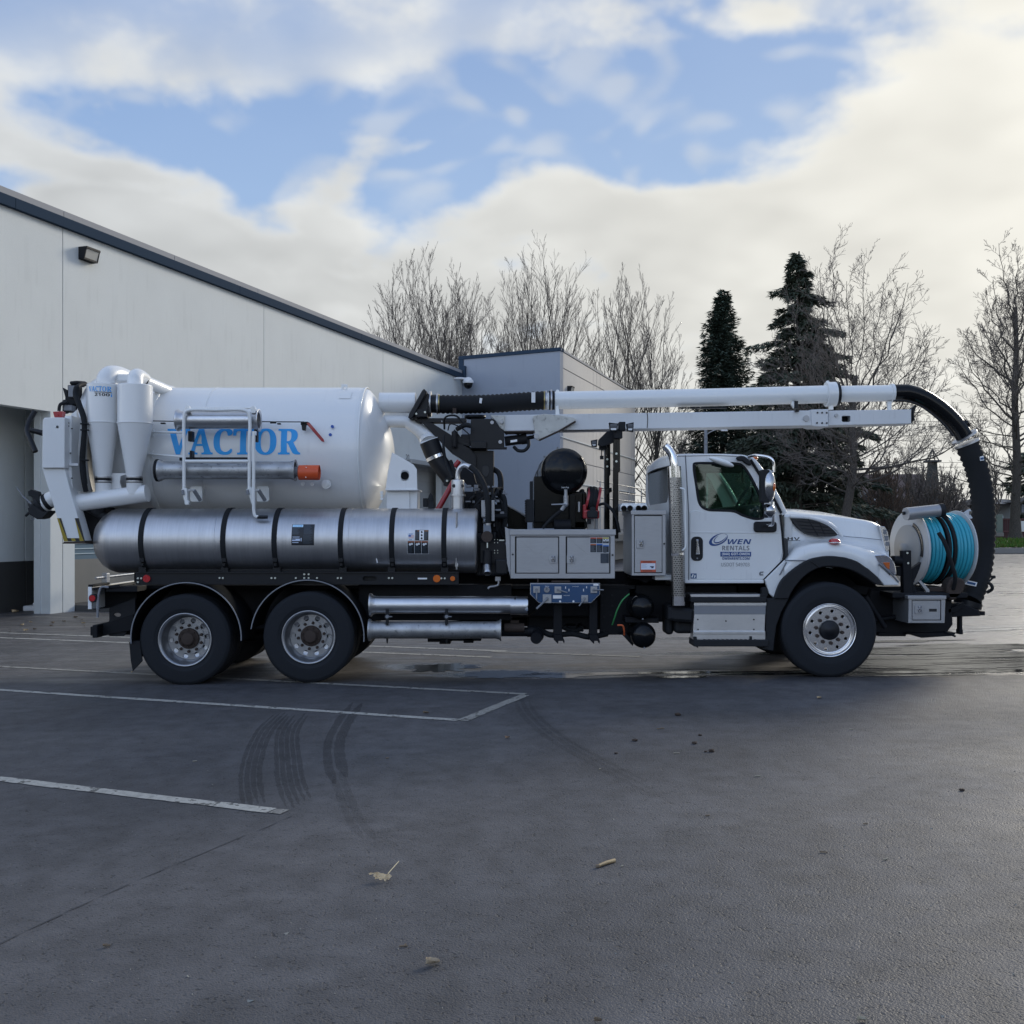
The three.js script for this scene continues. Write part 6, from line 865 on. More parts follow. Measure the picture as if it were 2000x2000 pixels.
// -- bonnet, wings
function bonnet() {
  const st = [[1533, 995.5, 1006], [1545, 995, 1005.5], [1561, 995, 1005.5], [1581, 996, 1006], [1604, 998.5, 1007], [1621, 1000, 1008.5], [1645, 1004, 1011], [1666, 1008, 1013.5], [1690, 1013, 1017], [1708, 1017, 1020.5], [1722, 1022, 1026], [1730, 1030, 1034], [1735, 1046, 1050]];
  const wing = [[1532, 1093.5], [1540, 1083], [1550, 1072], [1565, 1065], [1581, 1061], [1604, 1058.5], [1621, 1058.5], [1635, 1059], [1656, 1063], [1674, 1067], [1695, 1072.5], [1713, 1078], [1727, 1082], [1735, 1086]];
  const arch = px => { const a = [[1512, 1170], [1526.6, 1134], [1550, 1110], [1581, 1092], [1620, 1085.5], [1651, 1088.5], [1674, 1096], [1697.4, 1112], [1716, 1129], [1727, 1143], [1760, 1143]]; for (let i = 0; i < a.length - 1; i++) if (px <= a[i + 1][0]) return mix(a[i][1], a[i + 1][1], (px - a[i][0]) / (a[i + 1][0] - a[i][0])); return 1143; };
  const lerpT = (t, px, k) => { for (let i = 0; i < t.length - 1; i++) if (px <= t[i + 1][0]) { const f = clamp((px - t[i][0]) / (t[i + 1][0] - t[i][0]), 0, 1); return mix(t[i][k], t[i + 1][k], f); } return t[t.length - 1][k]; };
  const N = 44, rows = [];
  for (let i = 0; i <= N; i++) {
    const px = mix(1532, 1736, i / N), x = X(px, .12), yT = EYE + (HOR - lerpT(st, px, 1)) * 12.4 / F, yC = EYE + (HOR - lerpT(st, px, 2)) * (D0 + .5) / F, yW = Y(lerpT(wing, px, 1), .2), yA = Y(Math.max(arch(px), lerpT(wing, px, 1) + 8), .08), s = sstep(1690, 1738, px), side = mix(.42, .5, sstep(1540, 1640, px)) + s * .05;
    const near = .07 + s * .16;
    const pr = [[near + .01, yA], [near, mix(yA, yW, .35)], [near + .015, mix(yA, yW, .7)], [near + .06, mix(yA, yW, .92)], [near + .13, yW], [side - .1, yW + .015], [side - .03, yW + .035], [side, yW + .08], [side + .02, mix(yW, yC, .55)], [side + .035, mix(yW, yC, .85)], [side + .06, yC - .01], [side + .11, yC + .012], [side + .2, mix(yC, yT, .35)], [side + .32, mix(yC, yT, .9)], [1.05, yT + .012], [1.25, yT + .018]];
    const xo = o => X(px, Math.min(o, .55)); rows.push([...pr.map(([o, y]) => [xo(o), y, -(D0 + o)]), ...pr.slice(0, -1).reverse().map(([o, y]) => [xo(o), y, -(D0 + 2.5 - o)])]);
  }
  const w = rows[0].length, pos = rows.flat(2), idx = [];
  for (let i = 0; i < N; i++) for (let j = 0; j < w - 1; j++) { const a = i * w + j, b = a + w; idx.push(a, b, a + 1, a + 1, b, b + 1); }
  const g = new THREE.BufferGeometry(); g.setAttribute('position', new THREE.Float32BufferAttribute(pos, 3)); g.setIndex(idx); g.computeVertexNormals(); return [g];
}
const hood = tp('bonnet', [bonnet(), poly([[1494, 1132.5], [1533, 1094], [1552, 1094], [1546, 1112], [1526, 1138], [1513.5, 1169.5], [1503, 1160]], .09, .05, .008), poly([[1697, 1110], [1718, 1103], [1740, 1126], [1756, 1138.6], [1755.5, 1143], [1727, 1143.5], [1716, 1129]], .17, .06, .008), poly([[1532, 1008], [1548, 1008], [1548, 1096], [1531.5, 1094]], .42, .1, .01)], MT.cab);
tp('bonnet_seam', [sweep(pp([[1533, 1094.5, .06], [1580, 1094.8, .06]]), .006, 6), sweep(curve(pp([[1635, 1044, .44], [1647, 1047, .45], [1690, 1051, .47], [1722, 1054.5, .5]]), 10), .004, 5), sweep(curve(pp([[1712, 1018, .56], [1718, 1030, .54], [1724, 1050, .53], [1730, 1076, .5]]), 10), .005, 5), sweep(pp([[1536, 1098, .08], [1523, 1123, .08]]), .008, 6)], MT.tint, hood);
const vent = tp('side_vent', [poly(smooth([[1545, 1012], [1579, 1014], [1612, 1023.7], [1627.5, 1034.5], [1635.5, 1045.5], [1581, 1044.6], [1564, 1036], [1553, 1025]], 5), .40, .06, .003)], MT.ink, hood);
tp('vent_slat', [[1556, 1018, 1600, 1021.5], [1560, 1025, 1618, 1029.5], [1566, 1032, 1626, 1036.5], [1574, 1039, 1632, 1042]].map(([a, b, c, d]) => sweep(pp([[a, b, .395], [c, d, .395]]), .005, 5)).concat([[1578, 1013, 1598, 1046], [1600, 1020, 1612, 1045]].map(([a, b, c, d]) => sweep(pp([[a, b, .396], [c, d, .396]]), .005, 5))), MT.plastic, vent);
tp('vent_surround', sweep(curve(pp([[1543, 1009, .4], [1579, 1011, .4], [1614, 1020, .4], [1632, 1032, .41], [1645, 1047, .42]]), 20), .02, 8), MT.cab, hood);
tp('model_badge', [text('HV', BOLD, 1538, 1049.3, 1562, 1055, .31), box(1538, 1055.5, 1563, 1056.6, .32, .01, 0)], MT.ink, hood);
tp('turn_lamp', [ball(1630, 1058, .12, 1, M(11.5), M(7), .07, 18)], MT.redLamp, hood); tp('lamp_bezel', [ball(1630, 1059.5, .12, 1, M(12.5), M(2.4), .085, 18)], MT.chrome, hood);
const hl = tp('headlight', poly(smooth([[1706.7, 1085.8], [1718, 1083.6], [1731.5, 1084], [1742.4, 1092], [1749, 1106], [1750, 1124], [1736, 1115], [1717.6, 1101]], 4), .16, .12, .008), MT.chrome, hood);
tp('headlight_lens', [poly(smooth([[1708, 1086.4], [1718, 1084.5], [1731, 1085], [1741, 1092], [1747, 1106], [1748, 1121], [1736, 1114], [1718, 1100]], 4), .148, .006, .001)], MT.clear, hl);
tp('headlight_amber', poly([[1724.5, 1098.5], [1738, 1098.5], [1737.5, 1112], [1733, 1110]], .15, .02, .003), MT.amber, hl); tp('headlight_bezel', sweep(pp([[1717, 1101.5, .15], [1736, 1116, .15], [1755, 1137, .17]]), .012, 6), MT.tint, hl);
tp('grille', [ribbon([[1716, 1027], [1727, 1030], [1733, 1044], [1738, 1062], [1739, 1078], [1739, 1130]].map(([x, y]) => [1000 + (x - 1000) * (D0 + .55) / (D0 + O1), y]), -(D0 + .55), -(D0 + 1.95), .03, .05), poly([[1717.6, 1027], [1728, 1028.5], [1734, 1038], [1738, 1060], [1737, 1076], [1729, 1076], [1722, 1047]], .5, .05, .004)], MT.polish, hood);
tp('grille_mesh', [[1726, 1034, 1732, 1044], [1728, 1046, 1735, 1056], [1730, 1058, 1737, 1066]].map(([a, b, c, d]) => box(a, b, c, d, .49, .02, .003)), MT.tint, hood);
const flo = [[1513, 1170], [1517, 1157], [1526.6, 1135], [1550, 1112], [1581, 1093], [1600, 1088], [1620, 1085.8], [1651, 1089], [1674, 1096.6], [1697.4, 1113], [1716, 1129], [1727.5, 1144]], fli = [[1711, 1142], [1689.6, 1127.7], [1666, 1115], [1635, 1107.5], [1601, 1109], [1573, 1124.6], [1554.5, 1145], [1545, 1160], [1540.6, 1170]];
const fl2 = tp('fender_flare', poly([...smooth(flo, 4, false), ...smooth(fli, 4, false)], .02, .38, .012), MT.plastic);
tp('flare_joint', sweep(pp([[1584, 1096, .012], [1601, 1108, .015]]), .005, 5), MT.ink, fl2);
tp('wheel_well', [ribbon([[1532, 1215], [1540, 1165], [1560, 1135], [1590, 1112], [1620, 1106], [1660, 1113], [1690, 1128], [1712, 1146]], -(D0 + .1), -(D0 + .8), .02), box(1545, 1110, 1710, 1200, .75, .05, 0)], MT.frame);
tp('splash_guard', [poly([[1497, 1169], [1541, 1169], [1527, 1195], [1517, 1222], [1513, 1250], [1511, 1272], [1490, 1268.5], [1497, 1240]], .04, .3, .01), poly(rrect(1488, 1147, 1500, 1166, 4), .1, .08), box(1486, 1160, 1498, 1170, .06, .06, .005)], MT.plastic);

// -- front bumper, hose reel and lower hose rest
tp('front_frame', [poly([[1700, 1150], [1746, 1156], [1860, 1172], [1862, 1220], [1850, 1236], [1760, 1240], [1716, 1237], [1690, 1245], [1688, 1190]], .7, .9, .02), box(1743, 1158, 1850, 1168, .3, 1.6, .01), box(1715, 1235, 1770, 1243, .7, .7, .01), poly([[1770, 1236], [1868, 1236], [1862, 1242], [1800, 1246]], .6, .5), rod([1845, 1234, .6], [1866, 1243, .6], .012)], MT.frame);
const ft = tp('front_tool_box', [poly([[1775, 1165], [1847, 1165], [1845, 1217], [1774, 1217]], .22, .66, .004, [[[1780, 1171], [1839, 1171], [1839, 1212.5], [1780, 1212.5]]]), box(1779, 1169, 1841, 1214, .3, .5, 0), box(1773.5, 1163.5, 1848.5, 1170, .2, .7, .004)], MT.plate);
const fd = tp('box_door', poly([[1782, 1173], [1837, 1173], [1836.5, 1210.5], [1782, 1210.5]], .225, .02, .003), MT.plate, ft); latch(1796, 1190, .215, -1, fd); tp('name_tag', box(1815, 1189, 1830, 1194.5, .22, .006, .002), MT.ink, fd);
// reel
const RD = V3(Math.cos(.16), 0, -Math.sin(.16)), RC = at(1820, 1071, 12.5);
function onReel(g) { g.rotateY(.16); g.translate(RC.x, RC.y, RC.z); return g; }
const RR = .455;
const reel = tp('hose_reel', [onReel(latheX([[-.30, .05], [-.31, RR - .01], [-.30, RR + .006], [-.285, RR], [-.28, .05]], 0, 0, 72)), onReel(latheX([[.30, .05], [.30, RR], [.315, RR + .006], [.325, RR - .01], [.32, .05]], 0, 0, 72))], MT.dirty2);
tp('reel_drum', onReel(latheX([[-.29, RR - .075], [.3, RR - .075]], 0, 0, 40)), MT.ink, reel);
tp('reel_core', [onReel(latheX([[-.312, .285], [-.335, .285], [-.337, .06], [-.4, .06], [-.4, 0]], 0, 0, 48))], MT.grey2, reel);
for (let i = 0; i < 13; i++) { const dark = i === 5 || i === 7, g = new THREE.TorusGeometry(RR - .055 + (dark ? .02 : (i % 3) * .006), .0225, 10, 64); g.rotateY(Math.PI / 2 + (i === 5 ? .05 : 0)); g.translate(-.27 + i * .0455, 0, 0); tp('hose_coil', onReel(g), dark ? MT.rubber : MT.teal, reel, dark ? 'black hose turn' : 'teal hose turn'); }
tp('reel_slot', onReel((() => { const s = new THREE.Shape(); s.absarc(0, 0, .33, -.3, 1.2); s.absarc(0, 0, .27, 1.2, -.3, true); const g = new THREE.ExtrudeGeometry(s, { depth: .01, bevelEnabled: false, curveSegments: 30 }); g.rotateY(-Math.PI / 2); g.translate(-.309, 0, 0); return g; })()), MT.ink, reel);
tp('reel_stand', [poly([[1763, 1076], [1780, 1075], [1781, 1160], [1765, 1160]], .35, .1, .006), poly([[1779, 1112], [1800, 1098], [1796, 1112], [1784, 1140], [1794, 1160], [1780, 1160]], .4, .08), rod([1745, 1094, .4], [1764, 1096, .4], .05), box(1748, 1086, 1764, 1106, .42, .16, .02), box(1752, 1107, 1765, 1125, .4, .1, .01), box(1770, 1158, 1890, 1168, .5, 1.0, .01)], MT.frame);
tp('bolt', bolts([[1772.5, 1080], [1774, 1100]], .34, .012), MT.bolt, reel);
tp('reel_foot', poly([[1794, 1136], [1799, 1134], [1816, 1152], [1816, 1168], [1810, 1168], [1808, 1154]], .45, .06), MT.plate);
tp('hose_guide', [rod([1769, 1004, .6], [1834, 997, .7], .075, 20)], MT.plate); tp('guide_end', [rod([1834, 997, .7], [1843, 996, .7], .08, 18)], MT.plastic);
tp('guide_arm', [rod([1763, 1003, .62], [1775, 1000, .62], .02), rod([1842, 1000, .75], [1900, 1075, 1.0], .01)], MT.plastic);
tp('hose_tail', hose([[1833, 1040, .38], [1845, 1060, .36], [1858, 1100, .38], [1866, 1130, .42], [1862, 1150, .5]], .024, 24), MT.rubber);
tp('hose_end_fitting', [poly(smooth([[1855, 1135], [1866, 1128], [1884, 1133], [1884, 1150], [1872, 1168], [1856, 1172], [1850, 1155]], 3), .5, .2, .02), box(1815, 1147, 1852, 1156, .6, .5, .01)], MT.rust);
tp('hose_rest', [poly([[1850, 1178], [1880, 1178], [1912, 1192], [1916, 1203], [1850, 1206]], .75, .5, .01), poly([[1852, 1190], [1868, 1183], [1884, 1176], [1882, 1186], [1866, 1196], [1852, 1197]], .7, .06), box(1915, 1194, 1924, 1202, .8, .4, .004), box(1874, 1200, 1880, 1238, .8, .08, .006), box(1874, 1230, 1881, 1239, .79, .1, .004)], MT.frame);
tp('latch_hook', [hose([[1928, 1157, .9], [1938, 1150, .85], [1936, 1142, .85], [1930, 1138, .9]], .02, 12), rod([1931, 1136, .9], [1940, 1128, .9], .012), box(1938, 1124, 1945, 1130, .88, .04, .006)], MT.plastic);
// suction hose over the front, straight pipe, boom
const BO = 1.25, bp = a => a.map(([x, y, o]) => P(x, y, o ?? BO));
const elbow = curve(bp([[1742, 767], [1758, 766.5], [1772.7, 767], [1800, 775.5], [1829, 793], [1854, 814], [1875.4, 839], [1885, 856]]), 60);
tp('boom_elbow', [sweep(elbow, M(16, BO), 28), sweep(bp([[1871, 840], [1888, 826]]), M(10, BO), 16)], MT.gloss);
tp('elbow_seam', sweep(curve(pp([[1745, 783, 1.1], [1772, 784, 1.1], [1796, 792, 1.1], [1822, 810, 1.1], [1846, 832, 1.1], [1862, 852, 1.1]]), 30), .012, 6), MT.plastic);
tp('hose_clamp', [[1883, 852, 1887, 858], [1888, 864, 1891, 871]].map(([a, b, c, d], i) => { const p = P(a, b, BO), q = P(c, d, BO); return sweep([p, p.clone().lerp(q, .55)], M(i ? 24 : 26, BO), 28); }), MT.steel);
tp('suction_hose', ribbed(bp([[1890, 868], [1893.7, 879], [1907, 912], [1916.5, 953], [1920.5, 993], [1921.5, 1026], [1919.5, 1067.7], [1914.5, 1109, 1.2], [1902, 1150.5, 1.1], [1893, 1173, 1.05]]), M(21.3, BO), .075, .02, 28), MT.rubber);
tp('hose_collar', [sweep(bp([[1892, 1174, 1.05], [1889, 1184, 1.05]]), M(26, BO), 28), sweep(bp([[1890, 1182, 1.05], [1887, 1192, 1.05]]), M(22, BO), 28)], MT.black);
tp('hose_label', [poly([[1887, 1132.5], [1909, 1137.5], [1906.5, 1145.5], [1885, 1141]], .88, .01, 0), poly([[1914, 892], [1921, 890], [1922.5, 899], [1915, 900]], 1.0, .01, 0)], MT.paper); tp('label_print', [poly([[1889.5, 1135], [1906, 1139], [1904.5, 1143], [1888.5, 1139.5]], .876, .005, 0), poly([[1915, 894], [1921, 893], [1921.5, 897], [1915.5, 898]], .996, .004, 0)], MT.blue);
const bt = tp('boom_pipe', [sweep(bp([[1068, 782.5], [1400, 776], [1630, 769.8]]), M(17.3, BO), 32), sweep(bp([[1630, 769.8], [1742, 768]]), M(16, BO), 32), sweep(bp([[1613, 770.5], [1631, 770]]), M(24, BO), 32), sweep(bp([[1739, 768], [1744, 768]]), M(18.5, BO), 28), ...[[1086, 764], [1614, 746.5]].map(([x, y]) => poly(circ(x + 3, y, 3.4, 12), 1.25, .02, .002))], MT.white);
tp('pipe_seal', sweep(bp([[1631, 770], [1637, 769.8]]), M(23, BO), 32), MT.black, bt);
tp('pipe_bracket', [poly([[1734, 784], [1742, 784], [1741, 806], [1735, 803]], 1.2, .05), poly([[1085, 793], [1091, 792], [1093, 810], [1085, 812]], 1.15, .1), poly([[1548, 784], [1555, 784], [1551, 797], [1546, 790]], 1.12, .05), box(1620, 790, 1628, 800, 1.2, .05, .004)], MT.white);
tp('pipe_clip', [box(1552, 783, 1559, 798, 1.1, .08, .004), box(1325, 795.5, 1420, 797.5, 1.15, .05, 0), box(1554, 801, 1561, 804, 1.0, .1, .004)], MT.black);
const bm = tp('boom_beam', [poly([[958, 811], [1400, 804.5], [1588, 801.5], [1588, 831], [1400, 834.6], [1125, 840], [986, 842], [966, 826]], 1.05, .34, .006), poly([[1584, 800], [1618, 799], [1618, 833], [1593, 833], [1586, 831]], 1.03, .38, .006), poly([[1618, 802], [1780, 799.5], [1780, 827.5], [1618, 831]], 1.08, .28, .006, [rrect(1643, 811, 1662, 825, 4)])], MT.beam);
tp('beam_gusset', [poly(smooth([[1042, 812], [1118, 815], [1124, 818], [1124, 822], [1098, 838], [1060, 858], [1050, 860], [1046, 852], [1044, 835]], 3), 1.0, .04, .004), poly([[958, 811], [986, 811], [986, 842], [977, 836], [968, 822]], 1.02, .03)], MT.dirty, bm);
tp('beam_edge', [sweep(pp([[1053, 860, .99], [1092, 842, .99], [1124, 823, .99]]), .012, 6), box(986, 841.5, 1043, 844, 1.06, .3, 0), rod([1098, 841.5, 1.1], [1190, 838.5, 1.1], .01)], MT.rust, bm);
tp('beam_joint', [hose([[1264, 806, 1.048], [1265, 820, 1.048], [1264, 836, 1.048]], .005, 6, 5)], MT.ink, bm);
tp('bolt', bolts([[1597, 806], [1606, 806], [1615, 806], [1596, 826], [1606, 826], [1615, 826]], 1.02, .011), MT.ink, bm); tp('pin', [disc(1634, 811, 1.06, M(3.4, 1.1), .03, 16), disc(1575, 817, 1.035, M(6, 1.1), .02, 20), disc(979.5, 823.5, .99, M(3.6, 1), .04, 16), disc(1048, 852, .98, M(5, 1), .04, 16)], MT.plate, bm);
tp('beam_bore', box(1641, 809, 1664, 827, 1.2, .02, 0), MT.frame, bm);
tp('boom_stay', [poly([[1781, 797], [1790, 790], [1786, 806], [1783, 826], [1779, 826]], 1.15, .1), hose([[1788, 792, 1.15], [1783, 810, 1.15], [1785, 822, 1.15]], .015, 10)], MT.black);
// boom root
const bc = tp('boom_column', [poly([[924, 880], [964, 880], [964, 1010], [924, 1010]], 1.05, .42, .006, []), poly([[822, 823], [842, 825], [917, 872], [927, 880], [927, 912], [880, 883]], 1.1, .3, .004), poly([[882, 856], [918, 876], [930, 890], [930, 915], [882, 884]], 1.0, .1, .004), box(905, 960, 964, 1010, .95, .5, .01)], MT.black);
tp('column_gate', poly(smooth([[944, 910], [953, 910], [955.5, 922], [950, 932], [943, 928], [941, 918]], 3), 1.04, .02, .003), MT.ink, bc);
tp('boom_head', [poly([[919.6, 818], [963, 818], [967.7, 821], [975.5, 835], [984.8, 842.7], [984.8, 873], [990, 873], [990, 877.6], [924, 877.6], [918, 870.6], [916, 852], [919, 846]], .98, .05, .006), poly([[930, 818], [963, 818], [984, 842], [984, 877], [924, 877]], 1.5, .05, .006), box(919, 862, 950, 876, .93, .6, .01), box(920, 818, 930, 877, .99, .5, .006), latheY([[0, Y(811, 1.25)], [M(21, 1.25), Y(812, 1.25)], [M(21, 1.25), Y(816, 1.25)], [M(17, 1.25), Y(818, 1.25)]], X(928, 1.25), -(D0 + 1.25), 32), box(814, 816.5, 910, 825, 1.1, .2, .006), box(900, 848, 920, 868, 1.02, .25, .02)], MT.black);
tp('bolt', [disc(961, 825, .96, M(3.5, 1), .03, 14), disc(977, 863, .96, M(3.6, 1), .03, 14), disc(898, 817.5, 1.08, M(2, 1), .03, 10), disc(863, 823, 1.09, M(1.4, 1), .02, 8)], MT.plate, bc);
const lc = tp('lift_cylinder', [rod([986, 862, 1.2], [1028, 857, 1.2], M(9.5, 1.2), 20), rod([1018, 858, 1.2], [1029, 856.5, 1.2], M(10.5, 1.2), 20), rod([1028, 856, 1.2], [1048, 852, 1.2], M(3.6, 1.2), 14), hose([[1004, 873, 1.15], [1012, 880, 1.1], [1024, 880, 1.1], [1032, 872, 1.1], [1032, 860, 1.15]], .022, 20), hose([[988, 848, 1.3], [1000, 844, 1.3], [1012, 848, 1.3], [1020, 843, 1.3]], .01, 14)], MT.plastic); tp('cylinder_tag', poly([[997, 860], [1010, 858], [1010, 862.5], [997, 864.5]], .98, .006, 0), MT.paper, lc);
tp('slew_motor', [latheY([[0, Y(838, .95)], [M(3, .95), Y(842, .95)], [M(6, .95), Y(843, .95)], [M(6, .95), Y(850, .95)], [M(5, .95), Y(852, .95)], [M(5, .95), Y(872, .95)], [M(3.5, .95), Y(875, .95)], [0, Y(875, .95)]], X(888, .95), -(D0 + .95), 18), poly([[893, 845], [906, 860], [920, 868], [916, 872], [893, 866]], 1, .08)], MT.black);
// boom inlet
const bi = tp('boom_inlet', [sweep(bp([[742, 787, 1.2], [812, 787, 1.2]]), M(20, 1.2), 32), sweep(curve(bp([[742, 822.5, 1.2], [780, 822.5, 1.2], [795, 824, 1.2], [806, 831, 1.2], [826, 846, 1.2], [834, 854, 1.2], [838, 864, 1.15]]), 40), t => M(mix(12.6, 17.5, sstep(.55, .8, t)), 1.2), 28), sweep(bp([[822, 866, 1.1], [855, 856, 1.1]]), .02, 8)], MT.tank);
tp('inlet_flange', [poly([[797, 815], [799, 808], [824, 763], [828, 759], [833, 764], [832, 769], [806, 816], [801, 819]], .98, .5, .01), poly([[810, 806], [824, 770], [838, 769], [838, 808]], 1.05, .4, .02), box(811, 799, 834, 814, 1.0, .4, .006), sweep(bp([[830, 788.5, 1.22], [858, 788.8, 1.22]]), M(18, 1.2), 24)], MT.black);
tp('bolt', [disc(813, 808, .98, M(2, 1), .03, 10), disc(830, 805, .98, M(2, 1), .03, 10)], MT.bolt, bi);
tp('hose_clamp', [sweep(bp([[839.5, 789, 1.22], [842.5, 789, 1.22]]), M(25, 1.2), 28), sweep(bp([[853, 789, 1.22], [856, 789, 1.22]]), M(20, 1.2), 28), sweep(bp([[1065, 782, 1.25], [1068, 782, 1.25]]), M(19, 1.2), 28), sweep(bp([[1075, 781.5, 1.25], [1078, 781.5, 1.25]]), M(20.5, 1.2), 28)], MT.steel);
tp('clamp_band', [sweep(bp([[857, 789, 1.22], [859, 789, 1.22]]), M(18.6, 1.2), 28), sweep(bp([[1062, 782, 1.25], [1064, 782, 1.25]]), M(18.4, 1.2), 28)], MT.brass);
const bh = tp('boom_hose', [ribbed(bp([[857, 789.5, 1.22], [900, 790, 1.22], [960, 788.5, 1.22], [1020, 784.5, 1.25], [1066, 781.8, 1.25]]), M(17.6, 1.22), .056, .012, 28), sweep(bp([[1064, 781.8], [1084, 781.8]]), M(16.8, BO), 24), sweep(bp([[1072, 781.8], [1083, 781.8]]), M(18.6, BO), 24)], MT.rubber);
tp('hose_tag', [poly([[937, 777], [942, 778], [940.5, 788], [936, 787]], 1.09, .01, 0), box(1038, 766, 1045.5, 786, 1.08, .01, 0)], MT.paper, bh); tp('hose_tag', box(884, 797, 891, 807, 1.1, .01, 0), MT.rust, bh);
const bb = tp('inlet_boot', [sweep(curve(bp([[838, 862, 1.1], [846, 882, 1.1], [851, 893, 1.1]]), 12), M(19, 1.1), 28), sweep(curve(bp([[851, 893, 1.1], [858, 904, 1.1], [872, 922, 1.1], [884, 938, 1.1]]), 14), M(18, 1.1), 28), poly([[866, 948], [867, 936], [884, 926], [888, 934], [884, 950]], .95, .3)], MT.black);
tp('boot_clamp', sweep(bp([[850, 890, 1.1], [852.5, 896, 1.1]]), M(20, 1.1), 28), MT.chrome, bb);
tp('bolt', disc(873, 939, .9, M(2.4), .05, 10), MT.bolt, bb);

// ---------------------------------------------------------------- loose tubes carried on the truck
function flangedTube(name, x0, x1, y, r, o, fl, fr, mat, label, cat, group) {
  const b = P((x0 + x1) / 2, y + r, o), z = -(D0 + o), cy = Y(y, o), R = M(r, o), t = thing(name, b, label, cat, group);
  const w = M(1.2, o), xa = X(x0, o), xb = X(x1, o), q = [];
  part(t, 'tube', [latheX([[xa, R], [xb, R]], cy, z, 40), latheX([[xa, R - .006], [xb, R - .006]], cy, z, 40), ...[.02, .045, .07].map(d => latheX([[xa + d, R], [xa + d + .006, R + .003], [xa + d + .012, R]], cy, z, 40))], mat);
  if (fl) part(t, 'flange', latheX([[xa + .06, R + .001], [xa + .03, R + .008], [xa + .012, R + fl], [xa - .004, R + fl + .004], [xa - .012, R + fl], [xa - .004, R - .006]], cy, z, 40), mat);
  if (fr) part(t, 'flange', latheX([[xb - .05, R + .001], [xb - .012, R + .012], [xb, R + fr], [xb + .01, R + fr + .002], [xb + .012, R + fr - .006], [xb + .002, R - .006]], cy, z, 40), mat);
  return t;
}
const ut = flangedTube('suction_tube', 348, 505, 821, 16.8, .2, .024, .03, MT.alum, 'short smooth metal tube in the upper hooks of the white rack on the tank', 'tube');
const lgt = flangedTube('suction_tube', 313, 576, 918.6, 17.2, .22, .022, .022, MT.galv, 'long scuffed metal tube in the lower rack with an orange nozzle in its right end', 'tube');
part(lgt, 'end_band', latheX([[X(306, .22), M(19, .22)], [X(306, .22), M(22, .22)], [X(311, .22), M(22, .22)], [X(311, .22), M(19, .22)]], Y(918.6, .22), -(D0 + .22), 40), MT.rubber);
const nz = thing('nozzle', P(606, 938, .22), 'bright orange plastic nozzle sticking out of the long scuffed tube beside the tank', 'nozzle');
part(nz, 'nozzle_body', latheX([[X(584, .22), M(8, .22)], [X(584, .22), M(14.6, .22)], [X(585, .22), M(15, .22)], [X(624, .22), M(15, .22)], [X(624, .22), M(13, .22)], [X(600, .22), M(12, .22)]], Y(923, .22), -(D0 + .22), 10), MT.orange);
part(nz, 'nozzle_neck', latheX([[X(570, .22), M(9.5, .22)], [X(586, .22), M(9.5, .22)]], Y(921, .22), -(D0 + .22), 20), MT.grey);
part(nz, 'screw', [[598, 913], [597, 932]].map(([x, y]) => disc(x, y, .14, M(1), .03, 8)), MT.paper);
const u1 = flangedTube('suction_tube', 724, 1010, 1181.5, 17, .12, .03, 0, MT.alum, 'upper of two metal tubes slung under the water tank, notched sleeve at its right end', 'tube');
part(u1, 'notched_sleeve', (() => { const R = M(17.9, .12), g = new THREE.CylinderGeometry(R, R, 1, 48, 1, true), a = X(997, .12), b = X(1031, .12), p = g.attributes.position; for (let i = 0; i < p.count; i++) { const e = p.getY(i) > 0, t = Math.atan2(p.getZ(i), p.getX(i)); const x = e ? b - .04 * Math.pow(Math.abs(Math.sin(t * 2 + .9)), 6) : a; const y = p.getX(i), z = p.getZ(i); p.setXYZ(i, x, Y(1183, .12) + y, -(D0 + .12) + z); } g.computeVertexNormals(); return g; })(), MT.alum);
part(u1, 'bolt_hole', [[1006, 1168.5], [1006, 1193]].map(([x, y]) => disc(x, y, .04, M(1.6), .03, 10)), MT.ink);
const u2 = flangedTube('suction_tube', 722, 977, 1230.5, 16.8, .1, .026, .026, MT.galv, 'lower scuffed metal tube slung under the water tank, flanged at both ends', 'tube');
[756, 872].forEach(x => { const h = tp('tube_hanger', [poly([[x - 3, 1190], [x + 3, 1190], [x + 3, 1198], [x + 6, 1202], [x + 6, 1206], [x + 3, 1210], [x + 3, 1218], [x + 1, 1221], [x - 3, 1220], [x - 3, 1209], [x - 6, 1205], [x - 3, 1200]], .0, .03, .005), poly([[x - 2, 1246], [x + 2, 1246], [x + 1.5, 1254], [x, 1258], [x - 1.5, 1254]], .1, .03)], MT.plastic); tp('hanger_nut', [rod([x, 1204.5, -.02], [x + 10, 1204.5, -.02], .006), disc(x, 1204.5, -.03, M(3.4), .04, 10)], MT.grey, h); });
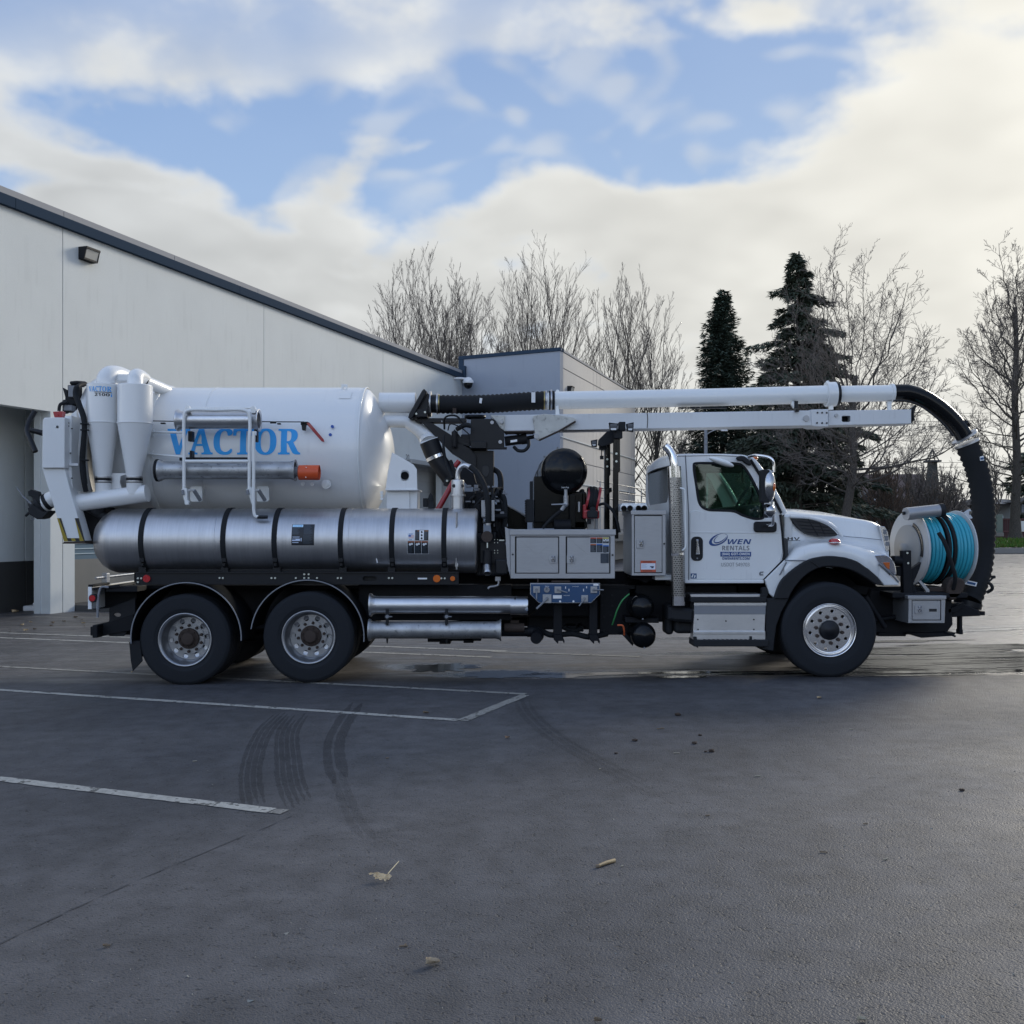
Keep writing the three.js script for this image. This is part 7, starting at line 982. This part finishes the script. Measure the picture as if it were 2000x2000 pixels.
// ---------------------------------------------------------------- leaves, cones and litter on the ground
const leafM = std(.62, .47, .28, .7), leafD = std(.16, .12, .08, .8), coneM = std(.035, .022, .015, .8);
const dead = ['curled', 'flat'];
{ // big lobed leaf standing on its edge
  const b = onGround(742, 1722), s = .00172 * 1, px = 2003, d = -b.z, k = d / F; const L = thing('fallen_leaf', b, 'large pale curled leaf with a long stem, lying in the near centre-left of the asphalt', 'leaf');
  const out = [[-22, 0], [-21, 3], [-17, 4], [-13, 3], [-13, 8], [-10, 9], [-10.5, 13], [-6, 13], [-3, 12], [0, 13.5], [4, 13], [7, 10.5], [9, 14], [11, 15.5], [13, 12], [17, 14], [19, 11], [23, 7.5], [20, 4.5], [17, 3], [12, 2.5], [6, 1], [-6, .5], [-16, 1], [-19, -.5]];
  const pos = [], idx = [], N = out.length; const bend = (x, y) => V3(b.x + x * k, b.y + (15.5 - y) * k * .95 + .004, b.z + .008 * Math.sin(x * .2) - Math.max(0, 15 - y) * k * .35 + .003 * Math.cos(x * .6));
  const sh = new THREE.Shape(out.map(([x, y]) => new THREE.Vector2(x, y))); let g = new THREE.ShapeGeometry(sh); g = new TessellateModifier(3, 4).modify(g.toNonIndexed()); const p = g.attributes.position; for (let i = 0; i < p.count; i++) { const v = bend(p.getX(i), p.getY(i)); p.setXYZ(i, v.x, v.y, v.z); } g.computeVertexNormals();
  part(L, 'blade', g, leafM); part(L, 'stem', sweep(curve([bend(15, 2.5), b.clone().add(V3(20 * k, .04, -.06)), b.clone().add(V3(30 * k, .05, -.15))], 10), .0022, 6), std(.55, .47, .3, .6));
}
function cupLeaf(px, py, w, h, rot, mat, label, group) {
  const b = onGround(px, py), k = -b.z / F, g0 = new THREE.PlaneGeometry(1, 1, 10, 8), p = g0.attributes.position; for (let i = 0; i < p.count; i++) { const x = p.getX(i) * 2, y = p.getY(i) * 2, e = Math.sqrt(Math.max(0, 1 - x * x)) * (1 - .18 * Math.sin(x * 9 + y)); p.setXYZ(i, x * w * k / 2, h * k * (.25 + .75 * y * y * (1 - .4 * x)) * .95, y * e * w * k * .36); }
  g0.rotateY(rot); g0.translate(b.x, b.y + .003, b.z); g0.computeVertexNormals(); return solo('fallen_leaf', g0, mat, b, label, 'leaf', group);
}
cupLeaf(845, 1885, 28, 11, .35, std(.36, .29, .2, .8), 'brown cupped leaf nearest the camera, right of and below the big pale leaf');
cupLeaf(991, 1443, 12, 5, 1, std(.3, .2, .13, .8), 'small brown leaf right of the slanted white line');
cupLeaf(208, 1850, 14, 4, .2, leafD, 'small dark leaf at the lower left on the asphalt');
cupLeaf(1168, 1997, 16, 7, .2, leafD, 'small dark leaf cut by the bottom edge of the picture');
cupLeaf(1684, 1995, 20, 6, .1, std(.3, .27, .2, .8), 'pale leaf at the bottom edge, right of centre');
cupLeaf(1600, 1364, 11, 3, .6, leafM, 'small straw-coloured leaf below the front wheel');
cupLeaf(832, 1394, 12, 4, .4, leafD, 'small grey leaf just past the end of the second white line');
{ const a = onGround(1167, 1695), b = onGround(1201, 1684); const t = thing('wood_chip', a.clone().lerp(b, .5), 'pale splinter of wood lying in the middle of the near asphalt', 'stick'); part(t, 'splinter', [sweep([a.clone().add(V3(0, .008, 0)), a.clone().lerp(b, .5).add(V3(.002, .012, 0)), b.clone().add(V3(0, .008, 0))], u => .009 + .003 * u, 6, true, .55)], std(.42, .31, .17, .7)); part(t, 'dark_end', sweep([a.clone().add(V3(-.006, .008, .001)), a.clone().add(V3(.008, .0085, -.001))], .0098, 6), leafD); }
[[1324, 1397.5, 5, 'flat dark clod below the air tanks'], [1240, 1447.5, 4.5, 'small brown cone, leftmost of the cones on the asphalt'], [1356.5, 1453, 4.5, 'small brown cone, middle of the three cones on the asphalt'], [1390, 1468.5, 5, 'small brown cone, rightmost of the three cones, tiny crumb beside it'], [1367, 1437, 3, 'tiny dark crumb just above the middle cone'], [1378, 1469, 2.6, 'tiny crumb left of the rightmost cone'], [1879, 1544.5, 4.2, 'dark crumb at the right of the asphalt, below a pale streak'], [1203, 1472.5, 3, 'tiny dark crumb left of the cones']].forEach(([px, py, s, label], i) => { const b = onGround(px, py), k = -b.z / F, g = new THREE.IcosahedronGeometry(s * k, 2), p = g.attributes.position, seen = {}; for (let j = 0; j < p.count; j++) { const n = 1 + .28 * n2a(p.getX(j) * 60 + i * 9, p.getY(j) * 60 + p.getZ(j) * 45); p.setXYZ(j, p.getX(j) * n * 1.15, p.getY(j) * n * .62, p.getZ(j) * n); } g.computeVertexNormals(); g.translate(b.x, b.y + s * k * .5, b.z); solo(i > 0 && i < 4 ? 'fir_cone' : 'clod', g, coneM, b, label, i > 0 && i < 4 ? 'fir cone' : 'clod'); });
[[380, 1488, 8, .4, 'pale twig'], [1290, 1424, 16, .3, 'forked twig right of the slanted line'], [1321, 1472, 12, .1, 'thin dark twig below the cones'], [1382, 1594.5, 10, .5, 'dark twig above and right of the wood splinter'], [1480, 1517, 14, .2, 'curved dark twig in the middle right of the asphalt'], [1608, 1665.5, 14, -.2, 'grey twig in the near right of the asphalt'], [1730, 1680, 12, .6, 'pale twig at the near right'], [788, 1850, 16, .2, 'forked grey twig above the brown cupped leaf'], [1172, 1503, 7, 1, 'tiny straw left of the cones'], [756, 1482, 6, .4, 'tiny straw right of the tyre marks'], [1215, 1693.5, 6, .8, 'tiny chip right of the wood splinter'], [1690, 1610, 10, .3, 'grey twig at the right'], [1663, 1426, 8, -.3, 'pale twig below and right of the front wheel']].forEach(([px, py, l, a, label], i) => { const b = onGround(px, py), k = -b.z / F * l / 2, u = V3(Math.cos(a), 0, -Math.sin(a)), q = s => b.clone().add(u.clone().multiplyScalar(s * k)).add(V3(0, .006, (i % 3 - 1) * .3 * k * s * s)); const g = [sweep(curve([q(-1), q(0), q(1)], 8), .0035, 5)]; if (/fork/.test(label)) g.push(sweep([q(.1), q(.5).add(V3(0, .004, -k * .6))], .003, 5)); solo('twig', g, i % 2 ? leafD : std(.3, .28, .22, .8), b, label.startsWith('pale twig') && i === 0 ? 'pale straw between the first and second white lines' : label, 'twig'); });
// litter by the pillar foot
{ const R = rng(88), spots = [[43, 1222, 9], [103, 1218, 10], [125, 1215, 9], [163, 1218, 8], [148, 1207, 9], [58, 1245, 3], [50, 1233, 12], [68, 1230, 8], [20, 1234, 4], [60, 1216, 6], [100, 1223, 6], [160, 1212, 6], [30, 1197, 16], [14, 1196, 12], [165, 1224, 5], [258, 1314, 6]]; spots.forEach(([px, py, w], i) => { const m = [leafM, leafD, std(.3, .26, .2, .8)][i % 3]; cupLeaf(px, py, w, w * .35, R() * 3, m, 'dead leaf in the scatter on the asphalt at the foot of the white pillar', 'dead leaves at the foot of the white pillar'); }); }
{ const p = onGround(58, 1196), t = thing('plastic_tray', V3(p.x, p.y, p.z - .4), 'white plastic tray with a handle lying behind the white pillar', 'tray'), c = V3(p.x + .1, p.y, p.z - .5); part(t, 'tray_body', [wbox(c.x, c.y + .06, c.z, .75, .12, .5, .03, 2), wbox(c.x + .05, c.y + .15, c.z, .5, .07, .35, .03, 2)], MT.paper); part(t, 'handle', sweep(curve([V3(c.x - .15, c.y + .18, c.z + .15), V3(c.x - .1, c.y + .26, c.z + .15), V3(c.x + .15, c.y + .26, c.z + .15), V3(c.x + .2, c.y + .18, c.z + .15)], 12), .015, 6), MT.paper); }
{ const R = rng(99), gs = []; for (let i = 0; i < 700; i++) { const px = R() * 2000, py = 1345 + Math.pow(R(), 1.2) * 650, b = onGround(px, py), s = .002 + R() * .004; const g = new THREE.TetrahedronGeometry(s * (.8 + (R() > .96 ? 1.2 : 0))); g.scale(1 + R(), .5, 1); g.rotateY(R() * 6); g.translate(b.x, b.y + s * .3, b.z); gs.push(g); } const m = mesh('grit', gs, std(.22, .22, .2, .8), V3(0, 0, -6)); m.position.set(0, 0, -6); scene.add(m); meta(m, 'fine grit and crumbs scattered over the asphalt', 'grit', null, 'stuff'); }

const renderer = new THREE.WebGLRenderer({ antialias: true });
renderer.setSize(1024, 1024);
renderer.toneMapping = THREE.LinearToneMapping;
renderer.toneMappingExposure = EXPOSURE;
renderer.shadowMap.enabled = true;
renderer.render(scene, camera);
